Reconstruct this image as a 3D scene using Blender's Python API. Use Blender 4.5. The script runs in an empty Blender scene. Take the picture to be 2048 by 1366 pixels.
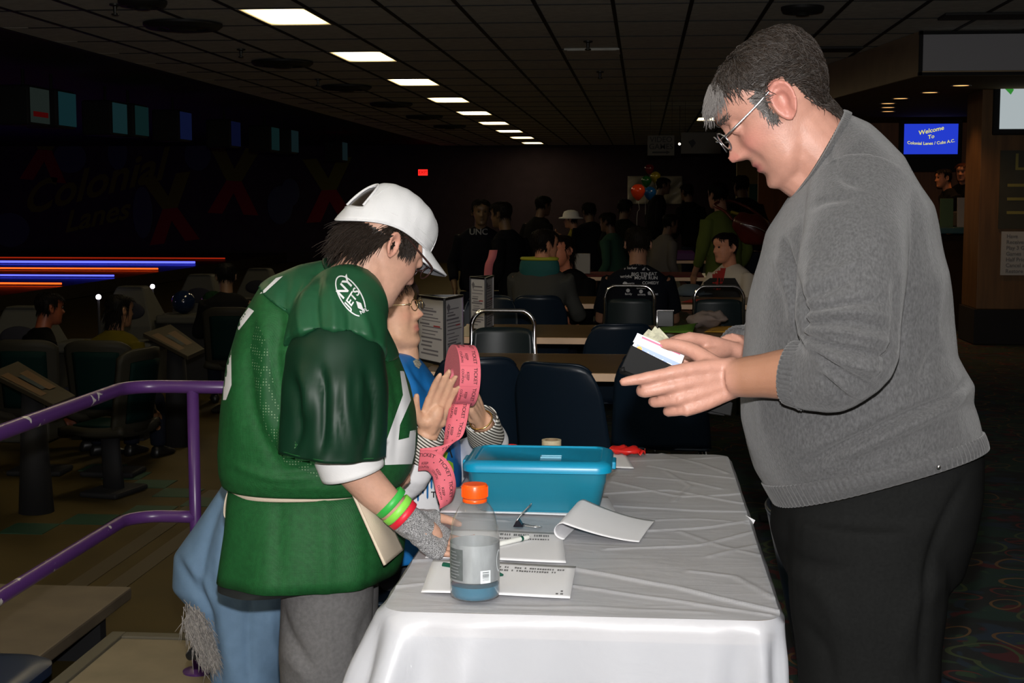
import bpy, bmesh, math, random
import numpy as np
from mathutils import Vector, Matrix, Euler
random.seed(7)
SC = bpy.context.scene
C = SC.collection
# ---------------------------------------------------------------- camera, light, exposure
F = 2900.0; CX, CY = 1024.0, 683.0; CZ = 1.5
PITCH = math.atan(283 / F); YAW = math.atan(263 * math.cos(PITCH) / F)
cam = bpy.data.cameras.new('camera'); camo = bpy.data.objects.new('camera', cam); C.objects.link(camo)
cam.sensor_width = 36.0; cam.lens = F / 2048.0 * 36.0; cam.clip_start = 0.05; cam.clip_end = 200
camo.location = (0, 0, CZ); camo.rotation_euler = (math.pi / 2 - PITCH, 0, YAW)
SC.camera = camo
w = bpy.data.worlds.new('world'); SC.world = w; w.use_nodes = True
w.node_tree.nodes['Background'].inputs[0].default_value = (1.0, 0.8, 0.55, 1)
w.node_tree.nodes['Background'].inputs[1].default_value = 0.004
fl = bpy.data.lights.new('camera_flash', 'POINT'); flo = bpy.data.objects.new('camera_flash', fl); C.objects.link(flo)
fl.energy = 470; fl.color = (1.0, 0.975, 0.96); fl.shadow_soft_size = 0.02
flo.location = (0.0, 0.03, CZ + 0.13)
SC.view_settings.view_transform = 'Standard'; SC.view_settings.look = 'None'
SC.view_settings.exposure = 0.0; SC.view_settings.gamma = 1.0; SC.view_settings.use_curve_mapping = False
TROFFER = 6.8
# ---------------------------------------------------------------- pixel -> world (photo frame 2048x1366)
_cp, _sp, _cy, _sy = math.cos(PITCH), math.sin(PITCH), math.cos(YAW), math.sin(YAW)
_FW = Vector((-_sy * _cp, _cy * _cp, -_sp)); _R = Vector((_cy, _sy, 0)); _U = Vector((-_sy * _sp, _cy * _sp, _cp))
def ray(px, py): return _FW + _R * ((px - CX) / F) + _U * ((CY - py) / F)
def at(px, py, Y):
    d = ray(px, py); return Vector((0, 0, CZ)) + d * (Y / d.y)
def atz(px, py, z):
    d = ray(px, py); return Vector((0, 0, CZ)) + d * ((z - CZ) / d.z)
# ---------------------------------------------------------------- materials
MATS = {}
def mat(name, col, rough=0.6, metal=0.0, var=0.0, vscale=40.0, bump=0.0, bscale=60.0, spec=0.5, emit=None, estr=0.0,
        alpha=1.0, trans=0.0, ior=1.45, sheen=0.0, coat=0.0, stretch=None, sss=0.0):
    if name in MATS: return MATS[name]
    m = bpy.data.materials.new(name); m.use_nodes = True; MATS[name] = m
    nt = m.node_tree; b = nt.nodes['Principled BSDF']
    I = b.inputs
    I['Base Color'].default_value = (*col, 1); I['Roughness'].default_value = rough; I['Metallic'].default_value = metal
    I['Specular IOR Level'].default_value = spec; I['IOR'].default_value = ior
    I['Alpha'].default_value = alpha; I['Transmission Weight'].default_value = trans
    I['Sheen Weight'].default_value = sheen; I['Coat Weight'].default_value = coat
    if sss: I['Subsurface Weight'].default_value = sss; I['Subsurface Radius'].default_value = (0.012, 0.005, 0.003); I['Subsurface Scale'].default_value = 1.0
    if emit: I['Emission Color'].default_value = (*emit, 1); I['Emission Strength'].default_value = estr
    if var or bump:
        tc = nt.nodes.new('ShaderNodeTexCoord'); mp = nt.nodes.new('ShaderNodeMapping')
        nt.links.new(tc.outputs['Object'], mp.inputs[0])
        if stretch: mp.inputs['Scale'].default_value = stretch
        if var:
            n = nt.nodes.new('ShaderNodeTexNoise'); n.inputs['Scale'].default_value = vscale; n.inputs['Detail'].default_value = 4
            nt.links.new(mp.outputs[0], n.inputs['Vector'])
            r = nt.nodes.new('ShaderNodeMapRange'); r.inputs[1].default_value = .3; r.inputs[2].default_value = .7
            r.inputs[3].default_value = 1 - var; r.inputs[4].default_value = 1 + var
            nt.links.new(n.outputs[0], r.inputs[0])
            mx = nt.nodes.new('ShaderNodeVectorMath'); mx.operation = 'SCALE'; mx.inputs[0].default_value = col
            nt.links.new(r.outputs[0], mx.inputs['Scale']); nt.links.new(mx.outputs[0], I['Base Color'])
        if bump:
            n2 = nt.nodes.new('ShaderNodeTexNoise'); n2.inputs['Scale'].default_value = bscale; n2.inputs['Detail'].default_value = 3
            nt.links.new(mp.outputs[0], n2.inputs['Vector'])
            bp = nt.nodes.new('ShaderNodeBump'); bp.inputs['Strength'].default_value = bump; bp.inputs['Distance'].default_value = 0.004
            nt.links.new(n2.outputs[0], bp.inputs['Height']); nt.links.new(bp.outputs[0], I['Normal'])
    return m
def nodes_of(m): return m.node_tree, m.node_tree.nodes['Principled BSDF']
def attr_mix(m, attr, col):
    """blend base colour towards col by the mesh's own float attribute (tint of the thing itself: lips, grey hair)"""
    nt, b = nodes_of(m)
    a = nt.nodes.new('ShaderNodeAttribute'); a.attribute_name = attr
    mx = nt.nodes.new('ShaderNodeMix'); mx.data_type = 'RGBA'
    lk = b.inputs['Base Color'].links
    if lk: nt.links.new(lk[0].from_socket, mx.inputs[6])
    else: mx.inputs[6].default_value = b.inputs['Base Color'].default_value
    mx.inputs[7].default_value = (*col, 1)
    nt.links.new(a.outputs['Fac'], mx.inputs[0]); nt.links.new(mx.outputs[2], b.inputs['Base Color'])
def wave_bump(m, scale, axis='X', strength=0.5, dist=0.003, distortion=0.0, coord='Object', rot=None):
    nt, b = nodes_of(m)
    tc = nt.nodes.new('ShaderNodeTexCoord'); wv = nt.nodes.new('ShaderNodeTexWave'); wv.bands_direction = axis
    wv.inputs['Scale'].default_value = scale; wv.inputs['Distortion'].default_value = distortion
    mp = nt.nodes.new('ShaderNodeMapping')
    if rot: mp.inputs['Rotation'].default_value = rot
    nt.links.new(tc.outputs[coord], mp.inputs[0]); nt.links.new(mp.outputs[0], wv.inputs['Vector'])
    bp = nt.nodes.new('ShaderNodeBump'); bp.inputs['Strength'].default_value = strength; bp.inputs['Distance'].default_value = dist
    if b.inputs['Normal'].links: nt.links.new(b.inputs['Normal'].links[0].from_socket, bp.inputs['Normal'])
    nt.links.new(wv.outputs['Fac'], bp.inputs['Height']); nt.links.new(bp.outputs[0], b.inputs['Normal'])
# ---------------------------------------------------------------- mesh builder
def catmull(pts, rad=None, sub=6):
    P = [Vector(p) for p in pts]; n = len(P); out = []; ro = []
    for i in range(n - 1):
        p0 = P[max(i - 1, 0)]; p1 = P[i]; p2 = P[i + 1]; p3 = P[min(i + 2, n - 1)]
        for k in range(sub):
            t = k / sub
            out.append(0.5 * ((2 * p1) + (p2 - p0) * t + (2 * p0 - 5 * p1 + 4 * p2 - p3) * t * t + (3 * p1 - p0 - 3 * p2 + p3) * t ** 3))
            if rad is not None: ro.append(rad[i] + (rad[i + 1] - rad[i]) * (t * t * (3 - 2 * t)))
    out.append(P[-1])
    if rad is not None: ro.append(rad[-1]); return out, ro
    return out
class MB:
    def __init__(s): s.v = []; s.f = []; s.mi = []; s.m = 0
    def add(s, vs, fs):
        o = len(s.v); s.v += [tuple(p) for p in vs]; s.f += [tuple(i + o for i in f) for f in fs]; s.mi += [s.m] * len(fs); return s
    def box(s, c, size, rot=None):
        hx, hy, hz = [k / 2 for k in size]; c = Vector(c)
        vs = [Vector((x * hx, y * hy, z * hz)) for x in (-1, 1) for y in (-1, 1) for z in (-1, 1)]
        if rot is not None:
            R = rot if isinstance(rot, Matrix) else Euler(rot).to_matrix()
            vs = [R @ p for p in vs]
        return s.add([p + c for p in vs], [(0, 1, 3, 2), (4, 6, 7, 5), (0, 4, 5, 1), (2, 3, 7, 6), (0, 2, 6, 4), (1, 5, 7, 3)])
    def quad(s, a, b, c, d): return s.add([a, b, c, d], [(0, 1, 2, 3)])
    def loft(s, rings, cap=True, closed=True):
        n = len(rings[0]); vs = [p for r in rings for p in r]; fs = []
        for i in range(len(rings) - 1):
            for j in range(n if closed else n - 1):
                k = (j + 1) % n
                fs.append((i * n + j, i * n + k, (i + 1) * n + k, (i + 1) * n + j))
        if cap and closed:
            fs.append(tuple(range(n - 1, -1, -1))); fs.append(tuple((len(rings) - 1) * n + j for j in range(n)))
        return s.add(vs, fs)
    def tube(s, pts, rad, n=10, cap=True, sub=0, closed=False, flat=None, up=None):
        pts = [Vector(p) for p in pts]
        if not isinstance(rad, (list, tuple)): rad = [rad] * len(pts)
        rad = list(rad)
        if sub: pts, rad = catmull(pts, rad, sub)
        m = len(pts); rings = []; ref = None
        for i in range(m):
            if closed: t = pts[(i + 1) % m] - pts[i - 1]
            else: t = pts[min(i + 1, m - 1)] - pts[max(i - 1, 0)]
            if t.length < 1e-9: t = Vector((0, 0, 1))
            t.normalize()
            if ref is None:
                ref = Vector(up) if up is not None else (Vector((0, 0, 1)) if abs(t.z) < 0.9 else Vector((0, 1, 0)))
            u = ref - t * ref.dot(t)
            if u.length < 1e-6: u = t.orthogonal()
            u.normalize(); v = t.cross(u); ref = u
            fu, fv = flat if flat else (1, 1)
            rings.append([pts[i] + (u * fu * math.cos(2 * math.pi * j / n) + v * fv * math.sin(2 * math.pi * j / n)) * rad[i] for j in range(n)])
        if closed: rings.append(rings[0]); return s.loft(rings, cap=False)
        return s.loft(rings, cap)
    def ball(s, c, r, nu=14, nv=10, M=None):
        c = Vector(c); r = r if isinstance(r, (list, tuple)) else (r, r, r); vs = []; fs = []
        for i in range(nv + 1):
            ph = math.pi * i / nv
            for j in range(nu):
                th = 2 * math.pi * j / nu
                p = Vector((r[0] * math.sin(ph) * math.cos(th), r[1] * math.sin(ph) * math.sin(th), r[2] * math.cos(ph)))
                vs.append(c + (M @ p if M is not None else p))
        for i in range(nv):
            for j in range(nu):
                k = (j + 1) % nu
                fs.append((i * nu + j, (i + 1) * nu + j, (i + 1) * nu + k, i * nu + k))
        return s.add(vs, fs)
    def lathe(s, prof, n=32, c=(0, 0, 0), M=None, cap=True):
        c = Vector(c); rings = []
        for r, z in prof:
            ring = []
            for j in range(n):
                p = Vector((r * math.cos(2 * math.pi * j / n), r * math.sin(2 * math.pi * j / n), z))
                ring.append(c + (M @ p if M is not None else p))
            rings.append(ring)
        return s.loft(rings, cap)
    def prism(s, poly, z0, z1, T=None):
        n = len(poly); T = T or (lambda p: p)
        vs = [T(Vector((x, y, z0))) for x, y in poly] + [T(Vector((x, y, z1))) for x, y in poly]
        fs = [tuple(range(n - 1, -1, -1)), tuple(range(n, 2 * n))] + [(i, (i + 1) % n, n + (i + 1) % n, n + i) for i in range(n)]
        return s.add(vs, fs)
    def grid(s, nu, nv, fn):
        vs = [fn(i / nu, j / nv) for i in range(nu + 1) for j in range(nv + 1)]
        fs = [(i * (nv + 1) + j, (i + 1) * (nv + 1) + j, (i + 1) * (nv + 1) + j + 1, i * (nv + 1) + j + 1) for i in range(nu) for j in range(nv)]
        return s.add(vs, fs)
    def mesh(s, name='m', smooth=True):
        me = bpy.data.meshes.new(name); me.from_pydata(s.v, [], s.f); me.update()
        bm = bmesh.new(); bm.from_mesh(me); bmesh.ops.recalc_face_normals(bm, faces=bm.faces); bm.to_mesh(me); bm.free()
        if len(s.mi) == len(me.polygons): me.polygons.foreach_set('material_index', s.mi)
        if smooth: me.polygons.foreach_set('use_smooth', [True] * len(me.polygons))
        return me
    def build(s, name, mats, parent=None, smooth=False, bevel=0, auto=None, thick=0, segs=2):
        return obj(name, s.mesh(name, smooth), mats, parent, bevel, auto, thick, segs)
def obj(name, me, mats, parent=None, bevel=0, auto=None, thick=0, segs=2):
    o = bpy.data.objects.new(name, me); C.objects.link(o)
    for m in (mats if isinstance(mats, (list, tuple)) else [mats]): me.materials.append(m)
    if parent is not None:
        o.parent = parent
        if parent.parent is None: o.matrix_parent_inverse = Matrix.Translation(-parent.location)
    if thick:
        k = o.modifiers.new('thick', 'SOLIDIFY'); k.thickness = thick; k.offset = 0
    if bevel:
        k = o.modifiers.new('bevel', 'BEVEL'); k.width = bevel; k.segments = segs; k.limit_method = 'ANGLE'; k.angle_limit = math.radians(40)
        k.harden_normals = False
        me.polygons.foreach_set('use_smooth', [False] * len(me.polygons))
    if auto:
        me.polygons.foreach_set('use_smooth', [True] * len(me.polygons))
        try: me.set_sharp_from_angle(angle=math.radians(auto))
        except Exception: pass
    return o
def tag(o, label, cat=None, group=None, kind=None):
    if label: o['label'] = label
    if cat: o['category'] = cat
    if group: o['group'] = group
    if kind: o['kind'] = kind
    return o
def thing(name, label, cat, loc=(0, 0, 0), group=None):
    o = bpy.data.objects.new(name, None); C.objects.link(o); o.location = loc; o.empty_display_size = 0.05
    return tag(o, label, cat, group)
def struct(o): o['kind'] = 'structure'; return o
def dup(root, loc, rotz=0, label=None, group=None, scale=None):
    def cp(o, par):
        c = o.copy(); C.objects.link(c); c.parent = par
        for ch in o.children: cp(ch, c)
        return c
    r = cp(root, None); r.location = loc; r.rotation_euler = (0, 0, rotz)
    if scale: r.scale = scale
    if label: r['label'] = label
    if group: r['group'] = group
    return r
def remesh(mb_or_me, voxel, smooth=4, fac=0.5, name='m'):
    me = mb_or_me.mesh('tmp') if isinstance(mb_or_me, MB) else mb_or_me
    o = bpy.data.objects.new('tmp', me); C.objects.link(o)
    k = o.modifiers.new('r', 'REMESH'); k.mode = 'VOXEL'; k.voxel_size = voxel; k.use_smooth_shade = True
    if smooth:
        k = o.modifiers.new('s', 'SMOOTH'); k.factor = fac; k.iterations = smooth
    dg = bpy.context.evaluated_depsgraph_get()
    out = bpy.data.meshes.new_from_object(o.evaluated_get(dg)); out.name = name
    bpy.data.objects.remove(o); bpy.data.meshes.remove(me)
    out.materials.clear()
    out.polygons.foreach_set('use_smooth', [True] * len(out.polygons))
    return out
def co_of(me):
    a = np.empty(len(me.vertices) * 3); me.vertices.foreach_get('co', a); return a.reshape(-1, 3)
def no_of(me):
    a = np.empty(len(me.vertices) * 3); me.vertices.foreach_get('normal', a); return a.reshape(-1, 3)
def set_co(me, a): me.vertices.foreach_set('co', a.ravel()); me.update()
def seg_dist(V, pts):
    d = np.full(len(V), 9.0)
    for a, b in zip(pts[:-1], pts[1:]):
        a = np.array(a); b = np.array(b); ab = b - a; t = np.clip(((V - a) @ ab) / (ab @ ab + 1e-12), 0, 1)
        d = np.minimum(d, np.linalg.norm(V - (a + t[:, None] * ab), axis=1))
    return d
def folds(me, lst):
    """push real folds into the surface: (polyline, amplitude, width)"""
    V = co_of(me); N = no_of(me); off = np.zeros(len(V))
    for pts, amp, wd in lst:
        pts = [tuple(p) for p in (catmull(pts, None, 4) if len(pts) > 2 else pts)]
        d = seg_dist(V, pts); off += amp * np.exp(-(d / wd) ** 2)
    set_co(me, V + N * off[:, None])
def wobble(me, amp, scale, seed=0, aniso=(1, 1, 1)):
    V = co_of(me); N = no_of(me); rs = np.random.RandomState(seed); off = np.zeros(len(V))
    for k in range(7):
        dirv = rs.normal(size=3) * np.array(aniso); off += np.sin(V @ dirv * scale + rs.rand() * 6.28) / 7
    set_co(me, V + N * (off * amp * 2)[:, None])
def fattr(me, name, vals):
    a = me.attributes.new(name, 'FLOAT', 'POINT'); a.data.foreach_set('value', np.asarray(vals, dtype=np.float32))
def sec(fp, bp, hw, e=2.2, n=44, side=(0, 1, 0), shift=0.0):
    fp = Vector(fp); bp = Vector(bp); c = (fp + bp) / 2; A = (fp - bp) / 2; S = Vector(side) * hw; r = []
    for j in range(n):
        t = 2 * math.pi * j / n; ct, st = math.cos(t), math.sin(t)
        r.append(c + A * math.copysign(abs(ct) ** (2 / e), ct) + S * math.copysign(abs(st) ** (2 / e), st))
    return r
_txt = {}
def text_geo(body, size=1.0, align='CENTER', bold=0.0, shear=0.0, spacing=1.0):
    key = (body, align, bold, shear, spacing)
    if key not in _txt:
        cu = bpy.data.curves.new('t', 'FONT'); cu.body = body; cu.size = 1.0; cu.align_x = align; cu.align_y = 'CENTER'
        cu.offset = bold; cu.shear = shear; cu.space_character = spacing; cu.resolution_u = 3
        o = bpy.data.objects.new('t', cu); C.objects.link(o)
        dg = bpy.context.evaluated_depsgraph_get(); me = bpy.data.meshes.new_from_object(o.evaluated_get(dg))
        _txt[key] = ([tuple(v.co) for v in me.vertices], [tuple(p.vertices) for p in me.polygons])
        bpy.data.objects.remove(o); bpy.data.curves.remove(cu); bpy.data.meshes.remove(me)
    v, f = _txt[key]
    return [(x * size, y * size) for x, y, z in v], f
def text_on(mb, body, size, fn, **kw):
    v, f = text_geo(body, size, **kw); mb.add([fn(x, y) for x, y in v], f)
def plane_fn(o, u, v, lift=0.0):
    o = Vector(o); u = Vector(u).normalized(); v = Vector(v).normalized(); n = u.cross(v) * lift
    return lambda x, y: o + u * x + v * y + n
# ================================================================ SETTING
CEIL = 3.03; LOW = -0.28; BACKY = 41.0
m_tile = mat('ceiling tile', (.66, .66, .60), .9, var=.12, vscale=9)
m_tbar = mat('ceiling bar black', (.012, .012, .012), .6)
m_wallp = mat('dark plum wall', (.030, .018, .026), .85, var=.2, vscale=3)
m_black = mat('black paint', (.006, .006, .007), .8)
m_conc = mat('tan landing vinyl', (.20, .165, .105), .75, var=.14, vscale=5)
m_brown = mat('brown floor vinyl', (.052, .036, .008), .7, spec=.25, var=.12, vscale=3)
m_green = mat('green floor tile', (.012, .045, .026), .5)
m_stripe = mat('dark brown rail shadow', (.045, .032, .014), .5)
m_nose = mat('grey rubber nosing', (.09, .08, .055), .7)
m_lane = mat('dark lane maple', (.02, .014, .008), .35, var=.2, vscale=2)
m_panel = mat('dark wood panel', (.13, .066, .022), .6, var=.25, vscale=3, stretch=(6, 6, .5))
m_orange = mat('orange stained wood', (.22, .075, .02), .5, var=.2, vscale=3, stretch=(6, 6, .5))
# patterned carpet
m_carpet = mat('patterned carpet', (.008, .012, .012), .95)
nt, b = nodes_of(m_carpet)
tc = nt.nodes.new('ShaderNodeTexCoord')
col = None
for k, (sc, cc, lo, hi) in enumerate([(3.1, (.006, .024, .018), .46, .52), (4.3, (.050, .005, .007), .61, .64), (5.2, (.009, .020, .036), .60, .64), (6.1, (.018, .040, .017), .63, .66)]):
    mp = nt.nodes.new('ShaderNodeMapping'); mp.inputs['Location'].default_value = (k * 7.3, k * 3.1, 0)
    n = nt.nodes.new('ShaderNodeTexNoise'); n.inputs['Scale'].default_value = sc; n.inputs['Detail'].default_value = 1; n.inputs['Distortion'].default_value = 1.2
    nt.links.new(tc.outputs['Object'], mp.inputs[0]); nt.links.new(mp.outputs[0], n.inputs['Vector'])
    r = nt.nodes.new('ShaderNodeMapRange'); r.inputs[1].default_value = lo; r.inputs[2].default_value = hi
    nt.links.new(n.outputs[0], r.inputs[0])
    mx = nt.nodes.new('ShaderNodeMix'); mx.data_type = 'RGBA'; mx.inputs[7].default_value = (*cc, 1)
    if col is None: mx.inputs[6].default_value = (.006, .008, .009, 1)
    else: nt.links.new(col, mx.inputs[6])
    nt.links.new(r.outputs[0], mx.inputs[0]); col = mx.outputs[2]
for k, (sc, cc) in enumerate([(1.9, (.10, .052, .018)), (1.5, (.040, .055, .020)), (2.3, (.075, .012, .009))]):   # swirling ribbon rings
    mp = nt.nodes.new('ShaderNodeMapping'); mp.inputs['Location'].default_value = (k * 1.7, k * 5.1, 0)
    n = nt.nodes.new('ShaderNodeTexNoise'); n.inputs['Scale'].default_value = 3.5; n.inputs['Detail'].default_value = 0
    nt.links.new(tc.outputs['Object'], mp.inputs[0])
    ad = nt.nodes.new('ShaderNodeVectorMath'); ad.operation = 'MULTIPLY_ADD'; ad.inputs[1].default_value = (.18, .18, 0)
    nt.links.new(tc.outputs['Object'], n.inputs['Vector']); nt.links.new(n.outputs['Color'], ad.inputs[0]); nt.links.new(mp.outputs[0], ad.inputs[2])
    v = nt.nodes.new('ShaderNodeTexVoronoi'); v.inputs['Scale'].default_value = sc * 2.2; v.voronoi_dimensions = '2D'
    nt.links.new(ad.outputs[0], v.inputs['Vector'])
    s1 = nt.nodes.new('ShaderNodeMath'); s1.operation = 'COMPARE'; s1.inputs[1].default_value = .30; s1.inputs[2].default_value = .028
    nt.links.new(v.outputs['Distance'], s1.inputs[0])
    sp = nt.nodes.new('ShaderNodeSeparateColor'); nt.links.new(v.outputs['Color'], sp.inputs[0])
    gt = nt.nodes.new('ShaderNodeMath'); gt.operation = 'GREATER_THAN'; gt.inputs[1].default_value = .62; nt.links.new(sp.outputs[0], gt.inputs[0])
    ml = nt.nodes.new('ShaderNodeMath'); ml.operation = 'MULTIPLY'; nt.links.new(s1.outputs[0], ml.inputs[0]); nt.links.new(gt.outputs[0], ml.inputs[1])
    mx = nt.nodes.new('ShaderNodeMix'); mx.data_type = 'RGBA'; mx.inputs[7].default_value = (*cc, 1); nt.links.new(col, mx.inputs[6])
    nt.links.new(ml.outputs[0], mx.inputs[0]); col = mx.outputs[2]
nt.links.new(col, b.inputs['Base Color'])
# floors
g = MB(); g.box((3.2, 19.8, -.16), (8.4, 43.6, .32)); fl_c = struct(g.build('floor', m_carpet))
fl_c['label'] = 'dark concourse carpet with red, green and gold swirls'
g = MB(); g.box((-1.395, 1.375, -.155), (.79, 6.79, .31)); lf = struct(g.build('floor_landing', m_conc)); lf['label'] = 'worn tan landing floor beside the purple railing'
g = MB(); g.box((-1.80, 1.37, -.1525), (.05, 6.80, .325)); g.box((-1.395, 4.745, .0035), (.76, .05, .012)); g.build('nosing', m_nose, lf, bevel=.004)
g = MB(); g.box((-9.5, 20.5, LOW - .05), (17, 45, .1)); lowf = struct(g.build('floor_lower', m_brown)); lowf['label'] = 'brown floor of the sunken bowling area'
ts = .255
gt_me = None
for (x, y) in [(-3.31, 7.48), (-3.065, 7.735), (-2.81, 7.99), (-2.555, 8.245), (-2.81, 8.5), (-3.065, 8.755), (-3.32, 9.01), (-3.565, 7.225), (-3.82, 6.97), (-3.575, 9.265)]:
    if gt_me is None:
        g = MB(); g.box((0, 0, 0), (ts - .006, ts - .006, .006)); gt_me = g.mesh('green_tile', False); gt_me.materials.append(m_green)
    o = bpy.data.objects.new('green_floor_tile', gt_me); C.objects.link(o); o.parent = lowf; o.location = (x, y, LOW + .001)
for x in (-2.60, -2.41):
    g = MB(); g.box((x, 6.6, LOW), (.10, 4.0, .006)); g.build('rail_shadow_strip', m_stripe, lowf)  # dark strips laid on the floor as the shadow of the railing
# lane deck with boards, foul line X=-10
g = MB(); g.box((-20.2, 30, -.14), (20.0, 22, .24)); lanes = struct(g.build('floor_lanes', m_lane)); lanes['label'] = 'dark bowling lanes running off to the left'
# ceiling: tiles in a black grid
TX, TY = .61, 1.135
GX0 = -0.251; GY0 = 11.60
cols = range(-9, 10); c0 = GX0 + TX * -9; c1 = GX0 + TX * 9
ceil = struct(MB().box(((c0 + c1) / 2, 19.5, CEIL + .06), (c1 - c0, 44, .08)).build('ceiling', m_black)); ceil['label'] = 'dropped ceiling of dim grey tiles in a black grid'
LIGHT_ROWS = list(range(-12, 27, 3))
tile_me = None; far = MB(); cand = []
troffer_cells = {(-5, r) for r in LIGHT_ROWS} | {(2, 14)}
for ci in range(-9, 9):
    for ri in range(-12, 26):
        x = GX0 + TX * (ci + .5); y = GY0 + TY * (ri + .5)
        if y > BACKY or (ci, ri) in troffer_cells: continue
        if ri >= -1: cand.append((y, x, ci, ri))
        else: far.box((x, y, CEIL + .012), (TX - .03, TY - .014, .016))
cand.sort()
for k, (y, x, ci, ri) in enumerate(cand):
    if k < 290:
        if tile_me is None:
            g = MB(); g.box((0, 0, 0), (TX - .03, TY - .014, .016)); tile_me = g.mesh('ceiling_tile', False); tile_me.materials.append(m_tile)
        o = bpy.data.objects.new('ceiling_tile', tile_me); C.objects.link(o); o.parent = ceil; o.location = (x, y, CEIL + .012)
    else: far.box((x, y, CEIL + .012), (TX - .03, TY - .014, .016))
tag(far.build('ceiling_tiles_far', m_tile, ceil), None, kind='stuff')
for ci in range(-9, 10):
    MB().box((GX0 + TX * ci, 19.5, CEIL + .003), (.032, 44, .016)).build('ceiling_bar', m_tbar, ceil)
g = MB()
for ri in range(-12, 27): g.box((0.0, GY0 + TY * ri, CEIL + .004), (c1 - c0, .016, .014))
g.build('cross_bars', m_tbar, ceil)
# walls
back = struct(MB().box((-6, BACKY + .1, 1.0), (40, .2, 4.6)).build('wall_back', m_wallp)); back['label'] = 'far plum wall of the bowling hall'
struct(MB().box((-26, 19.5, 1.0), (.2, 44, 4.6)).build('wall_left', m_black))
struct(MB().box((7.4, 19.5, 1.3), (.2, 44, 3.6)).build('wall_right', m_panel))
struct(MB().box((-16, 19.5, CEIL + .12), (20.8, 44, .2)).build('ceiling_lanes', m_black))
struct(MB().box((0, -2.1, 1.2), (16, .2, 4.0)).build('wall_behind', m_wallp))
# ---------------------------------------------------------------- ceiling lights
def glow(name, col, s):
    m = bpy.data.materials.new(name); m.use_nodes = True; nt = m.node_tree; nt.nodes.clear()
    e = nt.nodes.new('ShaderNodeEmission'); e.inputs[0].default_value = (*col, 1); e.inputs[1].default_value = s
    o = nt.nodes.new('ShaderNodeOutputMaterial'); nt.links.new(e.outputs[0], o.inputs[0]); return m
m_glow = glow('troffer lens lit', (1, .80, .46), TROFFER)
nt = m_glow.node_tree; e_ = [n for n in nt.nodes if n.type == 'EMISSION'][0]      # two tubes behind the lens: bright middle, dimmer edges
tcn = nt.nodes.new('ShaderNodeTexCoord'); sx_ = nt.nodes.new('ShaderNodeSeparateXYZ'); nt.links.new(tcn.outputs['Object'], sx_.inputs[0])
def edge(out, half, soft):
    a = nt.nodes.new('ShaderNodeMath'); a.operation = 'ABSOLUTE'; nt.links.new(out, a.inputs[0]); r_ = nt.nodes.new('ShaderNodeMapRange'); r_.interpolation_type = 'SMOOTHSTEP'
    r_.inputs[1].default_value = half; r_.inputs[2].default_value = half - soft; nt.links.new(a.outputs[0], r_.inputs[0]); return r_.outputs[0]
ml_ = nt.nodes.new('ShaderNodeMath'); ml_.operation = 'MULTIPLY'; nt.links.new(edge(sx_.outputs[0], .29, .16), ml_.inputs[0]); nt.links.new(edge(sx_.outputs[1], .56, .22), ml_.inputs[1])
r_ = nt.nodes.new('ShaderNodeMapRange'); r_.inputs[3].default_value = .75; r_.inputs[4].default_value = TROFFER * 1.9; nt.links.new(ml_.outputs[0], r_.inputs[0]); nt.links.new(r_.outputs[0], e_.inputs[1])
mc_ = nt.nodes.new('ShaderNodeMix'); mc_.data_type = 'RGBA'; mc_.inputs[6].default_value = (1, .72, .30, 1); mc_.inputs[7].default_value = (1, .82, .50, 1); nt.links.new(ml_.outputs[0], mc_.inputs[0]); nt.links.new(mc_.outputs[2], e_.inputs[0])
m_trim = mat('troffer trim', (.35, .33, .28), .5)
tr = None
names = ['nearest', 'second', 'third', 'fourth', 'fifth', 'sixth', 'seventh', 'eighth', 'ninth']
for ri in LIGHT_ROWS:
    y = GY0 + TY * (ri + .5); x = GX0 + TX * -4.5
    lab = f'lit ceiling light panel, {names[ri // 3]} of the long row over the concourse' if 0 <= ri // 3 < 9 else 'lit ceiling light panel overhead, nearer than those in view'
    if y > BACKY - .3: continue
    if tr is None:
        tr = thing('ceiling_light', lab, 'ceiling light', (0, 0, 0), 'lit panels in the ceiling')
        g = MB(); g.box((0, 0, 0), (TX - .07, TY - .06, .012)); g.build('diffuser', m_glow, tr)
        g = MB()
        for sx in (-1, 1): g.box((sx * (TX / 2 - .028), 0, -.003), (.022, TY - .02, .02))
        for sy in (-1, 1): g.box((0, sy * (TY / 2 - .024), -.003), (TX - .04, .02, .02))
        g.build('frame', m_trim, tr); tr.location = (x, y, CEIL + .008)
    else: dup(tr, (x, y, CEIL + .008), 0, lab)
dup(tr, (GX0 + TX * 2.5, GY0 + TY * 14.5, CEIL + .008), 0, "lit ceiling light panel just left of the grey-haired man's forehead")
# round air diffusers on the ceiling
m_diff = mat('black diffuser', (.010, .010, .009), .6)
dlabs = ['wide black round air diffuser left of the nearest ceiling light', 'black round air diffuser left of the second ceiling light', 'black round air diffuser left of the third ceiling light', 'black round air diffuser left of the fourth ceiling light']
dif = None
for k in range(6):
    x, y = -4.0, 12.5 + 3.5 * k
    lab = dlabs[k] if k < 4 else ('small black round diffuser, fifth down the row left of the ceiling lights' if k == 4 else 'smallest and farthest black round diffuser left of the ceiling lights')
    if dif is None:
        dif = thing('air_diffuser', lab, 'diffuser', (0, 0, 0), 'round ceiling diffusers')
        g = MB(); g.lathe([(.34, 0), (.34, -.02), (.31, -.045), (.22, -.05), (.22, -.03), (.12, -.05), (.10, -.07), (.02, -.07)], 32); g.build('cone', m_diff, dif, auto=40)
        dif.location = (x, y, CEIL - .004)
    else: dup(dif, (x, y, CEIL - .004), 0, lab)
dup(dif, (-3.85, 11.05, CEIL - .004), 0, 'black round air diffuser at the top edge of the picture, left side', None, (.55, .55, 1))
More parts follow.
